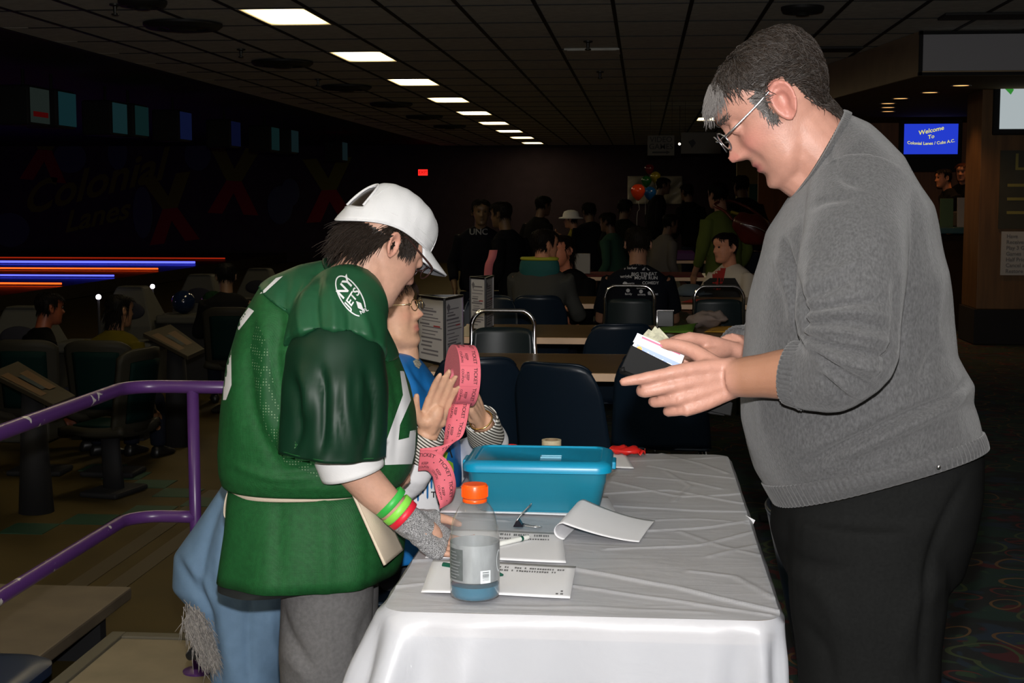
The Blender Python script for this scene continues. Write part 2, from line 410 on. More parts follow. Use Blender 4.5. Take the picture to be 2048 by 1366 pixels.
dup(dif, tuple(atz(1605, 14, CEIL - .004)), 0, "small black round diffuser high above the grey-haired man's head", None, (.5, .5, 1))
# square black return vent by the soffit, sprinklers
g = MB(); p = atz(2000, 32, CEIL - .012); g.box(p, (.95, .34, .022)); tag(g.build('return_vent', m_diff, bevel=.004), 'black rectangular ceiling vent above the white soffit panel', 'vent')
g = MB(); p = atz(1672, 99, CEIL - .012); g.box(p, (.5, .36, .022)); tag(g.build('return_vent', m_diff, bevel=.004), "black ceiling vent just right of the grey-haired man's crown", 'vent')
g = MB(); p = atz(1185, 103, CEIL - .01); g.box(p, (.56, .5, .02)); g.box(p + Vector((0, -.24, -.012)), (.5, .012, .006)); tag(g.build('ceiling_speaker', m_tile, bevel=.004), 'pale square speaker grille set in the ceiling mid-picture', 'speaker')
m_spr = mat('sprinkler metal', (.05, .05, .045), .4, .6)
sp0 = None
for k, (px, py, lab) in enumerate([(230, 8, 'sprinkler head at the top left, right of the big ceiling tiles'), (482, 98, 'sprinkler head between the two largest round diffusers'), (1176, 82, 'sprinkler head beside the pale ceiling speaker'), (1200, 143, 'sprinkler head just beyond the pale ceiling speaker'), (636, 158, 'far sprinkler head left of the third ceiling light')]):
    p = atz(px, py, CEIL)
    if sp0 is None:
        sp0 = thing('sprinkler', lab, 'sprinkler', (0, 0, 0), 'fire sprinklers')
        g = MB(); g.lathe([(.045, 0), (.045, -.012), (.018, -.02), (.014, -.07), (.03, -.075), (.03, -.085), (.005, -.09)], 12); g.build('head', m_spr, sp0, auto=40); sp0.location = p
    else: dup(sp0, p, 0, lab)
# ---------------------------------------------------------------- soffit, service counter, pillar (right)
m_white = mat('white panel', (.34, .34, .36), .6)
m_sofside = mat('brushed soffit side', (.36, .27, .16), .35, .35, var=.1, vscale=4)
A = Vector((2.49, 13.68)); B = Vector((2.05, 17.0))
sof = MB(); zb = 2.63
pol = [(A.x, A.y), (7.2, A.y), (7.2, 22.5), (1.9, 22.5), (B.x, B.y)]
sof.prism(pol, zb, CEIL - .002); so = struct(sof.build('ceiling_soffit', m_sofside)); so['label'] = 'dropped soffit over the service counter'
g = MB(); g.box((4.85, A.y - .012, (zb + CEIL) / 2 + .01), (4.66, .02, CEIL - zb - .06)); g.build('white_panel', m_white, so)
g = MB(); g.box((4.85, A.y - .015, zb + .012), (4.74, .03, .03)); g.box((2.50, A.y - .015, (zb + CEIL) / 2), (.03, .03, CEIL - zb)); g.box((4.85, A.y - .015, CEIL - .02), (4.74, .03, .03)); g.build('black_trim', m_black, so)
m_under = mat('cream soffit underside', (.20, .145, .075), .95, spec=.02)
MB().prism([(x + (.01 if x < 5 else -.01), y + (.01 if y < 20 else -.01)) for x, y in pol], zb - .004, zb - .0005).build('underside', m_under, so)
m_dl = glow('downlight lit', (1, .50, .16), 1.9)
dl = None
for k, (px, py) in enumerate([(1922, 170), (1860, 184), (1801, 196), (1776, 206), (1776, 214), (1776, 222), (1955, 217)]):
    p = atz(px, py, zb - .006)
    lab = ['nearest and rightmost amber downlight under the white soffit', 'second amber downlight under the soffit from the right', 'third amber downlight under the soffit, left of the second', 'upper of three amber downlights stacked above the blue television', 'middle of three amber downlights stacked above the blue television', 'lowest of three amber downlights stacked above the blue television', 'amber downlight beside the dark wooden pillar'][k]
    if dl is None:
        dl = thing('downlight', lab, 'downlight', (0, 0, 0), 'amber downlights')
        g = MB(); g.lathe([(.08, 0), (.08, -.004), (.001, -.006)], 20); g.build('lamp', m_dl, dl)
        g = MB(); g.lathe([(.082, .002), (.10, -.004), (.10, -.010), (.082, -.008)], 20, cap=False); g.build('trim_ring', m_trim, dl, smooth=True); dl.location = p
    else: dup(dl, p, 0, lab)
    ls = bpy.data.lights.new('downlight_beam', 'SPOT'); ls.energy = 16; ls.color = (1, .50, .18); ls.spot_size = math.radians(115); ls.spot_blend = .6; ls.shadow_soft_size = .07
    lo_ = bpy.data.objects.new('downlight_beam', ls); C.objects.link(lo_); lo_.location = (p.x, p.y, p.z - .03)
struct(MB().box((4.2, 22.0, 1.3), (5, .15, 2.66)).build('wall_counter', m_orange))
struct(MB().box((4.55, 15.75, 1.5), (2.2, .7, 2.26)).build('wall_pillar', m_panel, bevel=.01))
struct(MB().box((4.55, 15.75, .19), (2.24, .74, .36)).build('baseboard_pillar', m_black))
# service counter
m_cfront = mat('counter front brown', (.018, .010, .004), .7, var=.2, vscale=4, spec=.1)
m_teal = mat('teal counter edge', (.01, .05, .065), .4)
ct = thing('service_counter', 'dark service counter with a teal top edge behind the grey-haired man', 'counter', (2.7, 17.2, 0))
MB().box((3.1, 17.3, .55), (2.35, .5, 1.1)).build('front', m_cfront, ct, bevel=.01)
MB().box((3.1, 17.28, 1.15), (2.42, .62, .07)).build('top', m_teal, ct, bevel=.01)
# televisions
def tv(name, label, c, size, scr_mat, face='-y'):
    t = thing(name, label, 'television', (c[0], c[1], c[2] - size[1] / 2))
    W, H = size
    MB().box((c[0], c[1] + .05, c[2]), (W + .12, .09, H + .12)).build('housing', m_black, t, bevel=.012)
    MB().box((c[0], c[1] + .002, c[2]), (W, .012, H)).build('screen', scr_mat, t)
    return t
m_blue = glow('blue screen', (.018, .045, .60), 1.0)
p0 = at(1862, 278, 20.4)
t = tv('television', 'wall television showing a blue welcome message in yellow lettering', (p0.x, 20.4, p0.z), (.72, .41), m_blue)
MB().box((p0.x, 20.52, p0.z - .33), (.85, .16, .22)).build('shelf', m_black, t)
MB().box((p0.x, 21.2, p0.z - .05), (.10, 1.5, .1)).build('wall_bracket', m_black, t)
m_yel = glow('yellow screen lettering', (.85, .80, .12), 1.0)
g = MB(); yy = 20.4 - .0085
def arch(x0, z0, tilt, curve=0.0): return lambda x, y: Vector((p0.x + x0 + x, yy, p0.z + z0 + y + tilt * x + curve * x * x))
for s_, z_, f_ in (('Welcome', .085, arch(0, .115, .22)), ('To', .075, arch(0, .03, .2)), ('Colonial Lanes / Cubs A.C.', .058, arch(0, -.06, .04, .25))):
    g = MB(); text_on(g, s_, z_, f_, bold=.012); g.build('screen_lettering', m_yel, t)
m_pale = glow('pale screen', (.62, .70, .72), .62)
p1 = at(2075, 211, 15.34)
t2 = tv('television', 'wall television with a pale grey picture at the right edge', (p1.x, 15.34, p1.z), (.74, .47), m_pale)
g = MB(); g.prism([(-.33, .12), (-.30, .17), (-.24, .11), (-.27, .06)], 0, .001, lambda v: Vector((p1.x + v.x, 15.34 - .006 - v.z, p1.z + v.y + .05))); g.build('screen_picture', glow('green screen shape', (.03, .22, .03), 1), t2)
# posters on the pillar
m_pos = mat('glossy dark poster', (.055, .06, .05), .16, var=.15, vscale=4, bump=.5, bscale=6)
m_sheet = mat('greyed white sheet', (.42, .42, .40), .6)
m_posy = mat('dull yellow print', (.24, .22, .05), .6); m_posg = mat('grey print', (.16, .16, .16), .6)
q = at(2001, 300, 15.385)
g = MB(); g.box((q.x + .45, 15.385, q.z - .405), (.9, .012, .80)); po = tag(g.build('poster', m_pos), 'glossy dark poster with yellow lettering on the wooden pillar', 'poster')
g = MB(); fn = plane_fn((q.x + .30, 15.376, q.z - .13), (1, 0, 0), (0, 0, 1), 0); text_on(g, 'Les', .24, fn, bold=.01); g.build('lettering', m_posy, po)
g = MB()
for k, wdt in enumerate([.5, .4, .55]): g.box((q.x + .08 + wdt / 2, 15.377, q.z - .36 - k * .14), (wdt, .004, .03))
g.build('print_lines', m_posy, po)
q = at(2003, 462, 15.385); q.z -= .005
g = MB(); g.box((q.x + .4, 15.385, q.z - .225), (.8, .012, .45)); po = tag(g.build('notice_sheet', m_sheet), 'white notice sheet of dark bold lines under the glossy poster', 'notice')
g = MB()
for k, s in enumerate(['Have', 'Receives', 'Play 3 Games', 'Games 1.00', 'Half Price', 'Cancel any', 'Restore Play']):
    fn = plane_fn((q.x + .05, 15.376, q.z - .05 - k * .06), (1, 0, 0), (0, 0, 1)); text_on(g, s, .055, fn, align='LEFT', bold=.02)
g.build('lettering', m_posg, po)
# ---------------------------------------------------------------- hanging signs, back wall things
m_sign = mat('sign board', (.13, .12, .10), .7); m_ink = mat('black ink', (.01, .01, .01), .6)
def hang_sign(name, label, px, py, Y, W, H, lines):
    p = at(px, py, Y); t = thing(name, label, 'sign', (p.x, Y, p.z - H / 2))
    MB().box((p.x, Y, p.z), (W, .02, H)).build('board', m_sign, t, bevel=.003)
    for sx in (-1, 1): MB().tube([(p.x + sx * W * .4, Y, p.z + H / 2), (p.x + sx * W * .4, Y, CEIL)], .003, 6).build('hanging_wire', m_spr, t)
    g = MB()
    for s, sz, dz in lines: text_on(g, s, sz, plane_fn((p.x, Y - .0125, p.z + dz), (1, 0, 0), (0, 0, 1)), bold=.01)
    return t, g, p
t, g, p = hang_sign('hanging_sign', 'pale hanging sign reading VIDEO GAMES with an arrow', 1322, 291, 22, .40, .30, [('VIDEO', .115, .085), ('GAMES', .115, -.02)])
g.prism([(-.13, -.115), (.08, -.115), (.08, -.13), (.14, -.10), (.08, -.075), (.08, -.09), (-.13, -.09)], 0, .002, lambda v: Vector((p.x + v.x, 22 - .011 - v.z, p.z + v.y))); g.build('lettering', m_ink, t)
t, g, p = hang_sign('hanging_sign', 'dim hanging sign right of the VIDEO GAMES sign', 1402, 286, 23, .62, .33, []); 
g.prism([(-.2, .02), (-.12, .06), (-.08, .0), (-.14, -.08), (-.17, -.02)], 0, .002, lambda v: Vector((p.x + v.x, 23 - .011 - v.z, p.z + v.y))); g.build('print', m_ink, t)
m_lampw = glow('small warm bulb', (1, .9, .6), 6)
p = at(1359, 288, 24); tt = thing('wall_lamp', 'tiny bright lamp between the two hanging signs', 'lamp', p); MB().ball(p, .02, 10, 8).build('bulb', m_lampw, tt, smooth=True); MB().tube([p + Vector((0, 0, .02)), (p.x, p.y, CEIL)], .006, 6).build('stem', m_spr, tt)
m_exit = glow('red exit sign', (1.0, .02, .015), 1.6)
p = at(846, 345, BACKY - .08); tt = thing('exit_sign', 'glowing red EXIT sign on the far wall', 'exit sign', p)
MB().box((p.x, BACKY - .05, p.z), (.30, .08, .20)).build('housing', m_black, tt)
g = MB(); g.box((p.x, BACKY - .094, p.z), (.27, .006, .17)); g.build('lit_face', m_exit, tt)
g = MB(); text_on(g, 'EXIT', .12, plane_fn((p.x, BACKY - .0985, p.z), (1, 0, 0), (0, 0, 1)), bold=.01); g.build('lettering', glow('exit letters', (.5, .0, .0), .6), tt)
# mural on the far wall left: crossed X shapes, balls, pins, script
m_my = mat('mural yellow-green', (.12, .13, .008), .8); m_mr = mat('mural red', (.23, .008, .008), .8); m_mb = mat('mural slate blue', (.045, .06, .085), .8)
mur = thing('wall_mural', 'dark painted mural with yellow and red crosses and slanted script lettering on the far wall', 'mural', (-12, BACKY - .02, 0))
def cross(px, py, w, h, rot):
    p = at(px, py, BACKY - .02)
    for k, (m, quads) in enumerate([(m_my, [[(-w, h), (-w * .42, h), (0, h * .36), (w * .42, h), (w, h), (.30 * w, 0), (-.30 * w, 0)]]), (m_mr, [[(-.30 * w, 0), (.30 * w, 0), (w, -h), (w * .42, -h), (0, -h * .36), (-w * .42, -h), (-w, -h)]])]):
        for qd in quads:
            g = MB(); c, s = math.cos(rot), math.sin(rot)
            g.prism([(x * c - y * s, x * s + y * c) for x, y in qd], 0, .01, lambda v: Vector((p.x + v.x, BACKY - .01 - v.z * (1 + k), p.z + v.y))); g.build('cross_arm', m, mur)
cross(340, 417, .75, .98, .12); cross(468, 362, .75, .95, -.05); cross(658, 380, .72, .9, .05); cross(90, 300, .7, .9, -.1)
fnS = lambda px, py, tilt: (lambda x, y, p=at(px, py, BACKY - .03): Vector((p.x + x, BACKY - .03, p.z + y + tilt * x)))
g = MB(); text_on(g, 'Colonial', 1.25, fnS(185, 368, .25), shear=.3, bold=.02); text_on(g, 'Lanes', .85, fnS(192, 433, .22), shear=.3, bold=.02); g.build('script_lettering', m_my, mur)
for (px, py, rx, rz) in [(285, 425, .3, .75), (560, 410, .38, .55), (580, 385, .28, .4), (140, 315, .5, .45), (235, 305, .3, .5), (395, 310, .4, .45), (20, 460, .6, .5)]:
    p = at(px, py, BACKY - .02); MB().ball(p, (rx, .015, rz), 20, 12).build('painted_pin', m_mb, mur, smooth=True)
# back wall right: banner with balloons
m_ban = mat('pale vinyl banner', (.30, .28, .22), .25, bump=.8, bscale=3)
pa = at(1255, 352, BACKY - .3); pb = at(1365, 408, BACKY - .3)
g = MB(); 
def banf(u, v): 
    return Vector((pa.x + (pb.x - pa.x) * u, BACKY - .06 + .05 * math.sin(u * 19 + v * 9) * math.sin(v * 5) , pa.z + (pb.z - pa.z) * v))
g.grid(30, 14, banf); tag(g.build('banner', m_ban, smooth=True, thick=.01), 'pale creased vinyl banner hung on the far wall behind balloons', 'banner')
def balloon(px, py, Y, r, col, nm, label):
    p = at(px, py, Y); m = mat('balloon ' + nm, col, .2, spec=.6)
    t = thing('balloon', label, 'balloon', p, 'party balloons')
    g = MB(); g.lathe([(.002, -r * 1.28), (r * .3, -r * 1.1), (r * .72, -r * .65), (r * .96, -r * .1), (r, r * .15), (r * .86, r * .6), (r * .5, r * .92), (.01, r * 1.02)], 20, p); g.build('skin', m, t, smooth=True)
    g = MB(); g.tube([p + Vector((0, 0, -r * 1.25)), p + Vector((.03, 0, -r * 2.4)), p + Vector((-.02, 0, -r * 3.6)), Vector((p.x + .01, p.y, .01))], .004, 5, sub=3); g.build('ribbon', m_white, t)
balloon(1276, 383, 30, .15, (.75, .06, .015), 'red', 'large orange-red balloon in front of the banner')
balloon(1300, 386, 30.3, .13, (.01, .09, .30), 'blue', 'blue balloon right of the orange-red one')
balloon(1293, 362, 30.5, .11, (.01, .09, .02), 'green', 'dark green balloon above the blue one')
balloon(1311, 354, 30.6, .11, (.22, .17, .01), 'yellow', 'dull yellow balloon above the banner')
balloon(1299, 338, 30.7, .10, (.10, .005, .012), 'maroon', 'maroon balloon topmost of the bunch')
# pale wall panel and notices behind the man's chin
m_cream = mat('cream wall panel', (.30, .22, .11), .8, var=.15, vscale=2)
pa = at(1474, 330, 26); pb = at(1506, 470, 26)
struct(MB().box(((pa.x + pb.x) / 2 + .5, 26.1, 1.2), (1.3, .15, 2.4)).build('wall_panel', m_cream))
pa = at(1511, 392, 26.012); tag(MB().box(pa, (.22, .02, .42)).build('teal_notice', mat('teal card', (.02, .09, .085), .6)), 'dark teal notice on the cream wall behind the chin of the man', 'notice')
# ---------------------------------------------------------------- lane lights, monitors
m_no = glow('orange lane light', (1.0, .07, .008), 3.0); m_nb = glow('blue lane light', (.05, .06, 1.0), 4.0)
m_nf = glow('dim red lane light', (.4, .02, .004), .8)
for k, (px, py, m, lab) in enumerate([(450, 518, m_nf, 'thin dim red lane light, farthest of the glowing strips'), (390, 527, m_nb, 'bright blue lane light strip, longest of the two blue ones'), (316, 539, m_no, 'orange lane light strip between the two blue strips'), (228, 553, m_nb, 'shorter blue lane light strip above the lowest orange one'), (123, 569, m_no, 'short orange lane light strip, lowest and nearest')]):
    p = atz(px, py, 0.0); t = thing('lane_light', lab, 'lane light', p, 'glowing lane light strips')
    r = .016 if k != 1 else .026
    ns = 1 if k != 1 else 2
    MB().tube([(p.x, p.y, r), (-24, p.y, r)], r, 8).build('tube', m, t, smooth=True)
    MB().box(((p.x - 24) / 2, p.y + .03, -.01), (24 + p.x, .09, .02)).build('channel', m_black, t)
def monitor(px, py, label, col, s, W=.52, H=.40, extra=None):
    p = atz(px, py, 2.6); t = thing('lane_monitor', label, 'monitor', (p.x, p.y, p.z - .25), 'score monitors over the lanes')
    MB().box((p.x - .22, p.y, 2.6), (.42, W + .06, H + .06)).build('housing', m_black, t, bevel=.03)
    MB().box((p.x, p.y, 2.6), (.012, W, H)).build('screen', glow('score screen', col, s), t)
    MB().tube([(p.x - .2, p.y, 2.8), (p.x - .2, p.y, CEIL)], .02, 8).build('hanger', m_black, t)
    if extra: MB().box((p.x + .008, p.y, 2.6 - .1), (.006, W * .8, .06)).build('score_bar', extra, t)
m_redbar = glow('red score bar', (.035, .001, .001), 1)
monitor(80, 212, 'leftmost score monitor with grey picture and red bar', (.010, .014, .012), 1, extra=m_redbar)
monitor(135, 219, 'second score monitor from the left with teal picture', (.004, .017, .020), 1)
monitor(240, 237, 'third score monitor from the left with teal picture', (.005, .017, .019), 1)
monitor(284, 242, 'fourth score monitor from the left, dimmer teal', (.003, .011, .011), 1)
monitor(372, 252, 'fifth score monitor from the left with dark blue picture', (.003, .005, .022), 1)
monitor(472, 268, 'sixth score monitor from the left with dim blue picture', (.002, .003, .013), 1)
monitor(551, 278, 'seventh score monitor from the left, narrow teal picture', (.003, .010, .010), 1)
monitor(590, 283, 'eighth score monitor, faint grey, farther down the lanes', (.004, .009, .010), 1)
monitor(690, 303, 'farthest score monitor, faint grey, beside red lights', (.004, .008, .009), 1)
p = at(678, 300, 34); tt = thing('signal_light', 'pair of small red lights hanging far down the lanes', 'light', p)
for dx, dz in ((-.05, .06), (.06, -.03)): MB().ball(p + Vector((dx, 0, dz)), .045, 10, 8).build('red_bulb', glow('red bulb', (.6, .01, .01), 1), tt, smooth=True)
MB().tube([p + Vector((0, .03, 0)), (p.x, p.y + .03, CEIL)], .01, 6).build('stem', m_black, tt)
# ================================================================ NEAR TABLE
TZ = 0.745
m_ttop = mat('tan laminate table', (.50, .41, .32), .5, var=.1, vscale=6)
m_steel = mat('grey steel leg', (.10, .10, .11), .4, .7)
TXL, TXR, TYN, TYF = -.475, .255, 2.575, 4.29
def rrect(x0, x1, y0, y1, r, n=10):
    out = []
    for cx, cy, a0 in ((x1 - r, y0 + r, -90), (x1 - r, y1 - r, 0), (x0 + r, y1 - r, 90), (x0 + r, y0 + r, 180)):
        for k in range(n + 1):
            a = math.radians(a0 + 90 * k / n); out.append((cx + r * math.cos(a), cy + r * math.sin(a)))
    return out
tb = thing('folding_table', 'long folding table under the white plastic cloth', 'table', ((TXL + TXR) / 2, (TYN + TYF) / 2, 0))
MB().prism(rrect(TXL + .006, TXR - .006, TYN + .006, TYF - .006, .055), TZ - .045, TZ - .001).build('tabletop', m_ttop, tb, auto=40)
for sy in (TYN + .28, TYF - .28):
    for sx in (TXL + .12, TXR - .12):
        MB().tube([(sx, sy, 0), (sx, sy, TZ - .04)], .014, 10).build('leg', m_steel, tb, smooth=True)
    MB().tube([(TXL + .12, sy, .2), (TXR - .12, sy, .2)], .011, 8).build('crossbar', m_steel, tb, smooth=True)
# white plastic cloth: thin, slightly see-through film
m_film = bpy.data.materials.new('white plastic film'); m_film.use_nodes = True
nt = m_film.node_tree; b = nt.nodes['Principled BSDF']
b.inputs['Base Color'].default_value = (.52, .53, .565, 1); b.inputs['Roughness'].default_value = .38; b.inputs['Specular IOR Level'].default_value = .35
tcn = nt.nodes.new('ShaderNodeTexCoord')
mp = nt.nodes.new('ShaderNodeMapping'); mp.inputs['Scale'].default_value = (1.2, 4.0, 1.2)
n = nt.nodes.new('ShaderNodeTexNoise'); n.inputs['Scale'].default_value = 4.5; n.inputs['Detail'].default_value = 5; n.inputs['Distortion'].default_value = .8
bp = nt.nodes.new('ShaderNodeBump'); bp.inputs['Strength'].default_value = .16; bp.inputs['Distance'].default_value = .02
nt.links.new(tcn.outputs['Object'], mp.inputs[0]); nt.links.new(mp.outputs[0], n.inputs['Vector']); nt.links.new(n.outputs[0], bp.inputs['Height']); nt.links.new(bp.outputs[0], b.inputs['Normal'])
tr_ = nt.nodes.new('ShaderNodeBsdfTransparent'); ms = nt.nodes.new('ShaderNodeMixShader'); ms.inputs[0].default_value = .26
nt.links.new(b.outputs[0], ms.inputs[1]); nt.links.new(tr_.outputs[0], ms.inputs[2]); nt.links.new(ms.outputs[0], nt.nodes['Material Output'].inputs[0])
# creases as pixel lines laid on the table plane
CR = [((1150, 1136), (1350, 1172), (1562, 1222), .0050, .006), ((1140, 1168), (1330, 1196), (1540, 1228), .0032, .005), ((1210, 985), (1340, 978), (1492, 1006), .0034, .005),
      ((1225, 962), (1360, 992), (1490, 985), .0030, .005), ((1230, 1010), (1380, 1018), (1500, 1022), .0030, .005), ((1215, 1096), (1400, 1088), (1505, 1062), .0030, .005),
      ((1290, 1060), (1420, 1052), (1520, 1036), .0034, .005), ((1300, 930), (1380, 945), (1478, 955), .0026, .004), ((1280, 952), (1360, 958), (1440, 975), .0026, .005),
      ((860, 1055), (950, 1068), (1130, 1062), .0030, .005), ((812, 1120), (900, 1115), (1000, 1120), .0036, .006), ((780, 1172), (850, 1165), (890, 1170), .003, .006),
      ((880, 1030), (960, 1035), (1010, 1040), .003, .005), ((1320, 905), (1400, 925), (1455, 945), .0026, .005), ((1330, 940), (1380, 970), (1350, 1000), .0022, .005),
      ((1240, 920), (1330, 918), (1450, 912), .0018, .005), ((1420, 1110), (1500, 1090), (1530, 1085), .0022, .006), ((1380, 1140), (1470, 1150), (1550, 1195), .0024, .006),
      ((1000, 1210), (1200, 1212), (1420, 1222), .0014, .006), ((1360, 1060), (1440, 1090), (1530, 1110), .0022, .006), ((1240, 1040), (1400, 1035), (1510, 1045), .002, .004)]
CRW = [tuple(atz(*p, .75)[:2] for p in c[:3]) + (c[3], c[4] * 1.35) for c in CR]
cloth = MB()
NU, NV = 150, 300
out = []
def clothtop(u, v):
    x = TXL + (TXR - TXL) * u; y = TYN + (TYF - TYN) * v
    # rounded corners: pull the corner points in
    r = .05; ex = min(x - TXL, TXR - x); ey = min(y - TYN, TYF - y)
    if ex < r and ey < r:
        dx, dy = r - ex, r - ey; m_ = max(dx, dy); h = math.hypot(dx, dy)
        if h > 1e-9:
            k = m_ / h; dx *= k; dy *= k
            x = TXL + r - dx if x < 0 - .1 else TXR - r + dx
            y = TYN + r - dy if y < 3.4 else TYF - r + dy
    z = TZ + .002 + .0008 * math.sin(31 * x + 9 * y) * math.sin(17 * y - 6 * x)
    return Vector((x, y, z))
cloth.grid(NU, NV, clothtop)
A_ = np.array(cloth.v); zc = np.zeros(len(A_))
for a, b_, c, amp, wd in CRW:
    dd = np.full(len(A_), 9.0)
    for p, q in ((a, b_), (b_, c)):
        p = np.array(p); d = np.array(q) - p; t = np.clip(((A_[:, :2] - p) @ d) / (d @ d), 0, 1); dd = np.minimum(dd, np.linalg.norm(A_[:, :2] - p - t[:, None] * d, axis=1))
    zc = np.maximum(zc, amp * np.exp(-(dd / wd) ** 2))
A_[:, 2] += zc; cloth.v = [tuple(p) for p in A_]
# drape: rings going down from the rounded outline
outl = rrect(TXL, TXR, TYN, TYF, .05, 12)
dense = []
for i in range(len(outl)):
    p, q = Vector((*outl[i], 0)), Vector((*outl[(i + 1) % len(outl)], 0)); m_ = max(1, int((q - p).length / .012))
    for k in range(m_): dense.append(p.lerp(q, k / m_))
rings = []
NZ = 26
for k in range(NZ + 1):
    dpt = (k / NZ) ** 1.15 * .50; ring = []
    for i, p in enumerate(dense):
        c = Vector(((TXL + TXR) / 2, (TYN + TYF) / 2, 0))
        nx = (max(0, p.x - (TXR - .05)) - max(0, (TXL + .05) - p.x)) / .05; ny = (max(0, p.y - (TYF - .05)) - max(0, (TYN + .05) - p.y)) / .05
        nrm = Vector((nx, ny, 0)); nrm = nrm.normalized() if nrm.length > 1e-6 else Vector((0, 0, 0))
        corner = abs(nx) * abs(ny) * 2
        dcl = math.hypot(p.x - TXL, p.y - TYN); dcr = math.hypot(p.x - TXR, p.y - TYN)
        wl = math.exp(-(dcl / .20) ** 2); wr = math.exp(-(dcr / .10) ** 2)
        s = i * .012
        fold = .010 * math.sin(s * 13 + 1.0) * min(1, dpt / .2) + .006 * math.sin(s * 37) * min(1, dpt / .25)
        fold += wl * .022 * math.sin(s * 46) * min(1, dpt / .12) + wr * .010 * math.sin(s * 80) * min(1, dpt / .08)
        flare = .006 + (.33 * wl + .02) * dpt
        e = Vector((-1, -.25, 0)).normalized() if wl > .3 else nrm
        dirv = (nrm + e * wl * 1.2); dirv = dirv.normalized() if dirv.length > 1e-6 else nrm
        off = dirv * (flare if dpt > 0 else 0) + nrm * fold
        ring.append(Vector((p.x, p.y, TZ + .002 - dpt)) + off + nrm * (.004 * min(1, dpt / .01)))
    rings.append(ring)
cloth.loft(rings, cap=False)
tc_o = cloth.build('tablecloth', m_film, None, smooth=True); tag(tc_o, 'creased white plastic tablecloth draped over the near table', 'tablecloth')
# ---------------------------------------------------------------- papers on the table
m_paper = mat('white paper', (.74, .74, .76), .75); m_print = mat('grey print', (.30, .30, .33), .8)
def sheet(label, c4, z=.7515, lines=None, name='paper_sheet', sag=.0):
    P = [atz(*c, z) for c in c4]
    t = thing(name, label, 'paper', (sum((p for p in P), Vector()) / 4))
    def f(u, v):
        p = (P[0].lerp(P[1], u)).lerp(P[3].lerp(P[2], u), v); p = p.copy(); p.z = z + .0015 * math.sin(u * 5 + v * 3) * math.sin(v * 3.1 + 1) + .0015; return p
    MB().grid(16, 12, f).build('sheet', m_paper, t, smooth=True, thick=.0006)
    if lines:
        g = MB()
        for (u0, u1, v, n_, h) in lines:
            for k in range(n_):
                if random.random() < .16: continue
                ua = u0 + (u1 - u0) * k / n_; ub = ua + (u1 - u0) / n_ * random.uniform(.5, .9); vv = v + random.uniform(-.004, .004)
                q = [f(ua, vv) + Vector((0, 0, .0008)), f(ub, vv) + Vector((0, 0, .0008)), f(ub, vv + h) + Vector((0, 0, .0008)), f(ua, vv + h) + Vector((0, 0, .0008))]
                g.quad(*q)
        tag(g.build('printed_rows', m_print, t), None, kind='stuff')
    return t
sheet('white printed sheet lying flat beneath the clear drink bottle', [(866, 1121), (1152, 1133), (1140, 1197), (842, 1186)], .7525,
      [(.48, .93, .13, 26, .05), (.48, .93, .22, 26, .05), (.90, .96, .80, 2, .04), (.90, .96, .88, 2, .04)])
sheet('white printed sheet under the felt marker', [(880, 1060), (1124, 1066), (1132, 1126), (850, 1117)], .7505, [(.50, .90, .10, 22, .07), (.50, .90, .24, 20, .05)])
sheet('white sheet lying under the blue plastic box', [(905, 975), (1216, 994), (1236, 1034), (880, 1026)], .7505)
# curled loose sheet
t = thing('paper_sheet', 'loose white sheet curling up at its left end', 'paper', atz(1200, 1060, .752))
pa, pb, pc = atz(1310, 1042, .752), atz(1278, 1084, .752), atz(1098, 1046, .752)
def curl(u, v):
    base = pa.lerp(pb, v); L = .235; s = u * L
    lift = .046 * (1 - v * .22)
    R_ = .022
    flatL = L - math.pi * R_ * 1.0
    dirx = Vector((-1, .05, 0)).normalized()
    if s < flatL:
        tt = s / flatL; return base + dirx * s + Vector((0, 0, .001 + lift * tt ** 1.6 + .0015 * math.sin(v * 4)))
    a = (s - flatL) / R_
    return base + dirx * (flatL + R_ * math.sin(a)) + Vector((0, 0, .001 + lift - R_ * (1 - math.cos(a)) * min(1, (lift + .001) / (2 * R_))))
MB().grid(46, 14, curl).build('sheet', m_paper, t, smooth=True, thick=.0005)
# ---------------------------------------------------------------- drink bottle
bp0 = atz(950, 1193, .7545); bx, by = bp0.x, bp0.y; bz = .7550
m_pet = bpy.data.materials.new('clear bottle plastic'); m_pet.use_nodes = True; nt = m_pet.node_tree; nt.nodes.clear()
o_ = nt.nodes.new('ShaderNodeOutputMaterial'); tr_ = nt.nodes.new('ShaderNodeBsdfTransparent'); tr_.inputs[0].default_value = (.95, .955, .955, 1)
gl = nt.nodes.new('ShaderNodeBsdfGlossy'); gl.inputs['Roughness'].default_value = .07; lw_ = nt.nodes.new('ShaderNodeLayerWeight'); lw_.inputs[0].default_value = .35; fr = nt.nodes.new('ShaderNodeMath'); fr.operation = 'POWER'; fr.inputs[1].default_value = 2.2; nt.links.new(lw_.outputs['Facing'], fr.inputs[0])
df = nt.nodes.new('ShaderNodeBsdfDiffuse'); df.inputs[0].default_value = (.55, .56, .56, 1); m2 = nt.nodes.new('ShaderNodeMixShader'); m2.inputs[0].default_value = .10
ms = nt.nodes.new('ShaderNodeMixShader'); nt.links.new(fr.outputs[0], ms.inputs[0]); nt.links.new(tr_.outputs[0], m2.inputs[1]); nt.links.new(df.outputs[0], m2.inputs[2]); nt.links.new(m2.outputs[0], ms.inputs[1]); nt.links.new(gl.outputs[0], ms.inputs[2]); nt.links.new(ms.outputs[0], o_.inputs[0])
m_oran = mat('orange cap plastic', (.80, .085, .006), .3, spec=.5)
m_liq = mat('blue drink', (.004, .115, .20), .15, spec=.6)
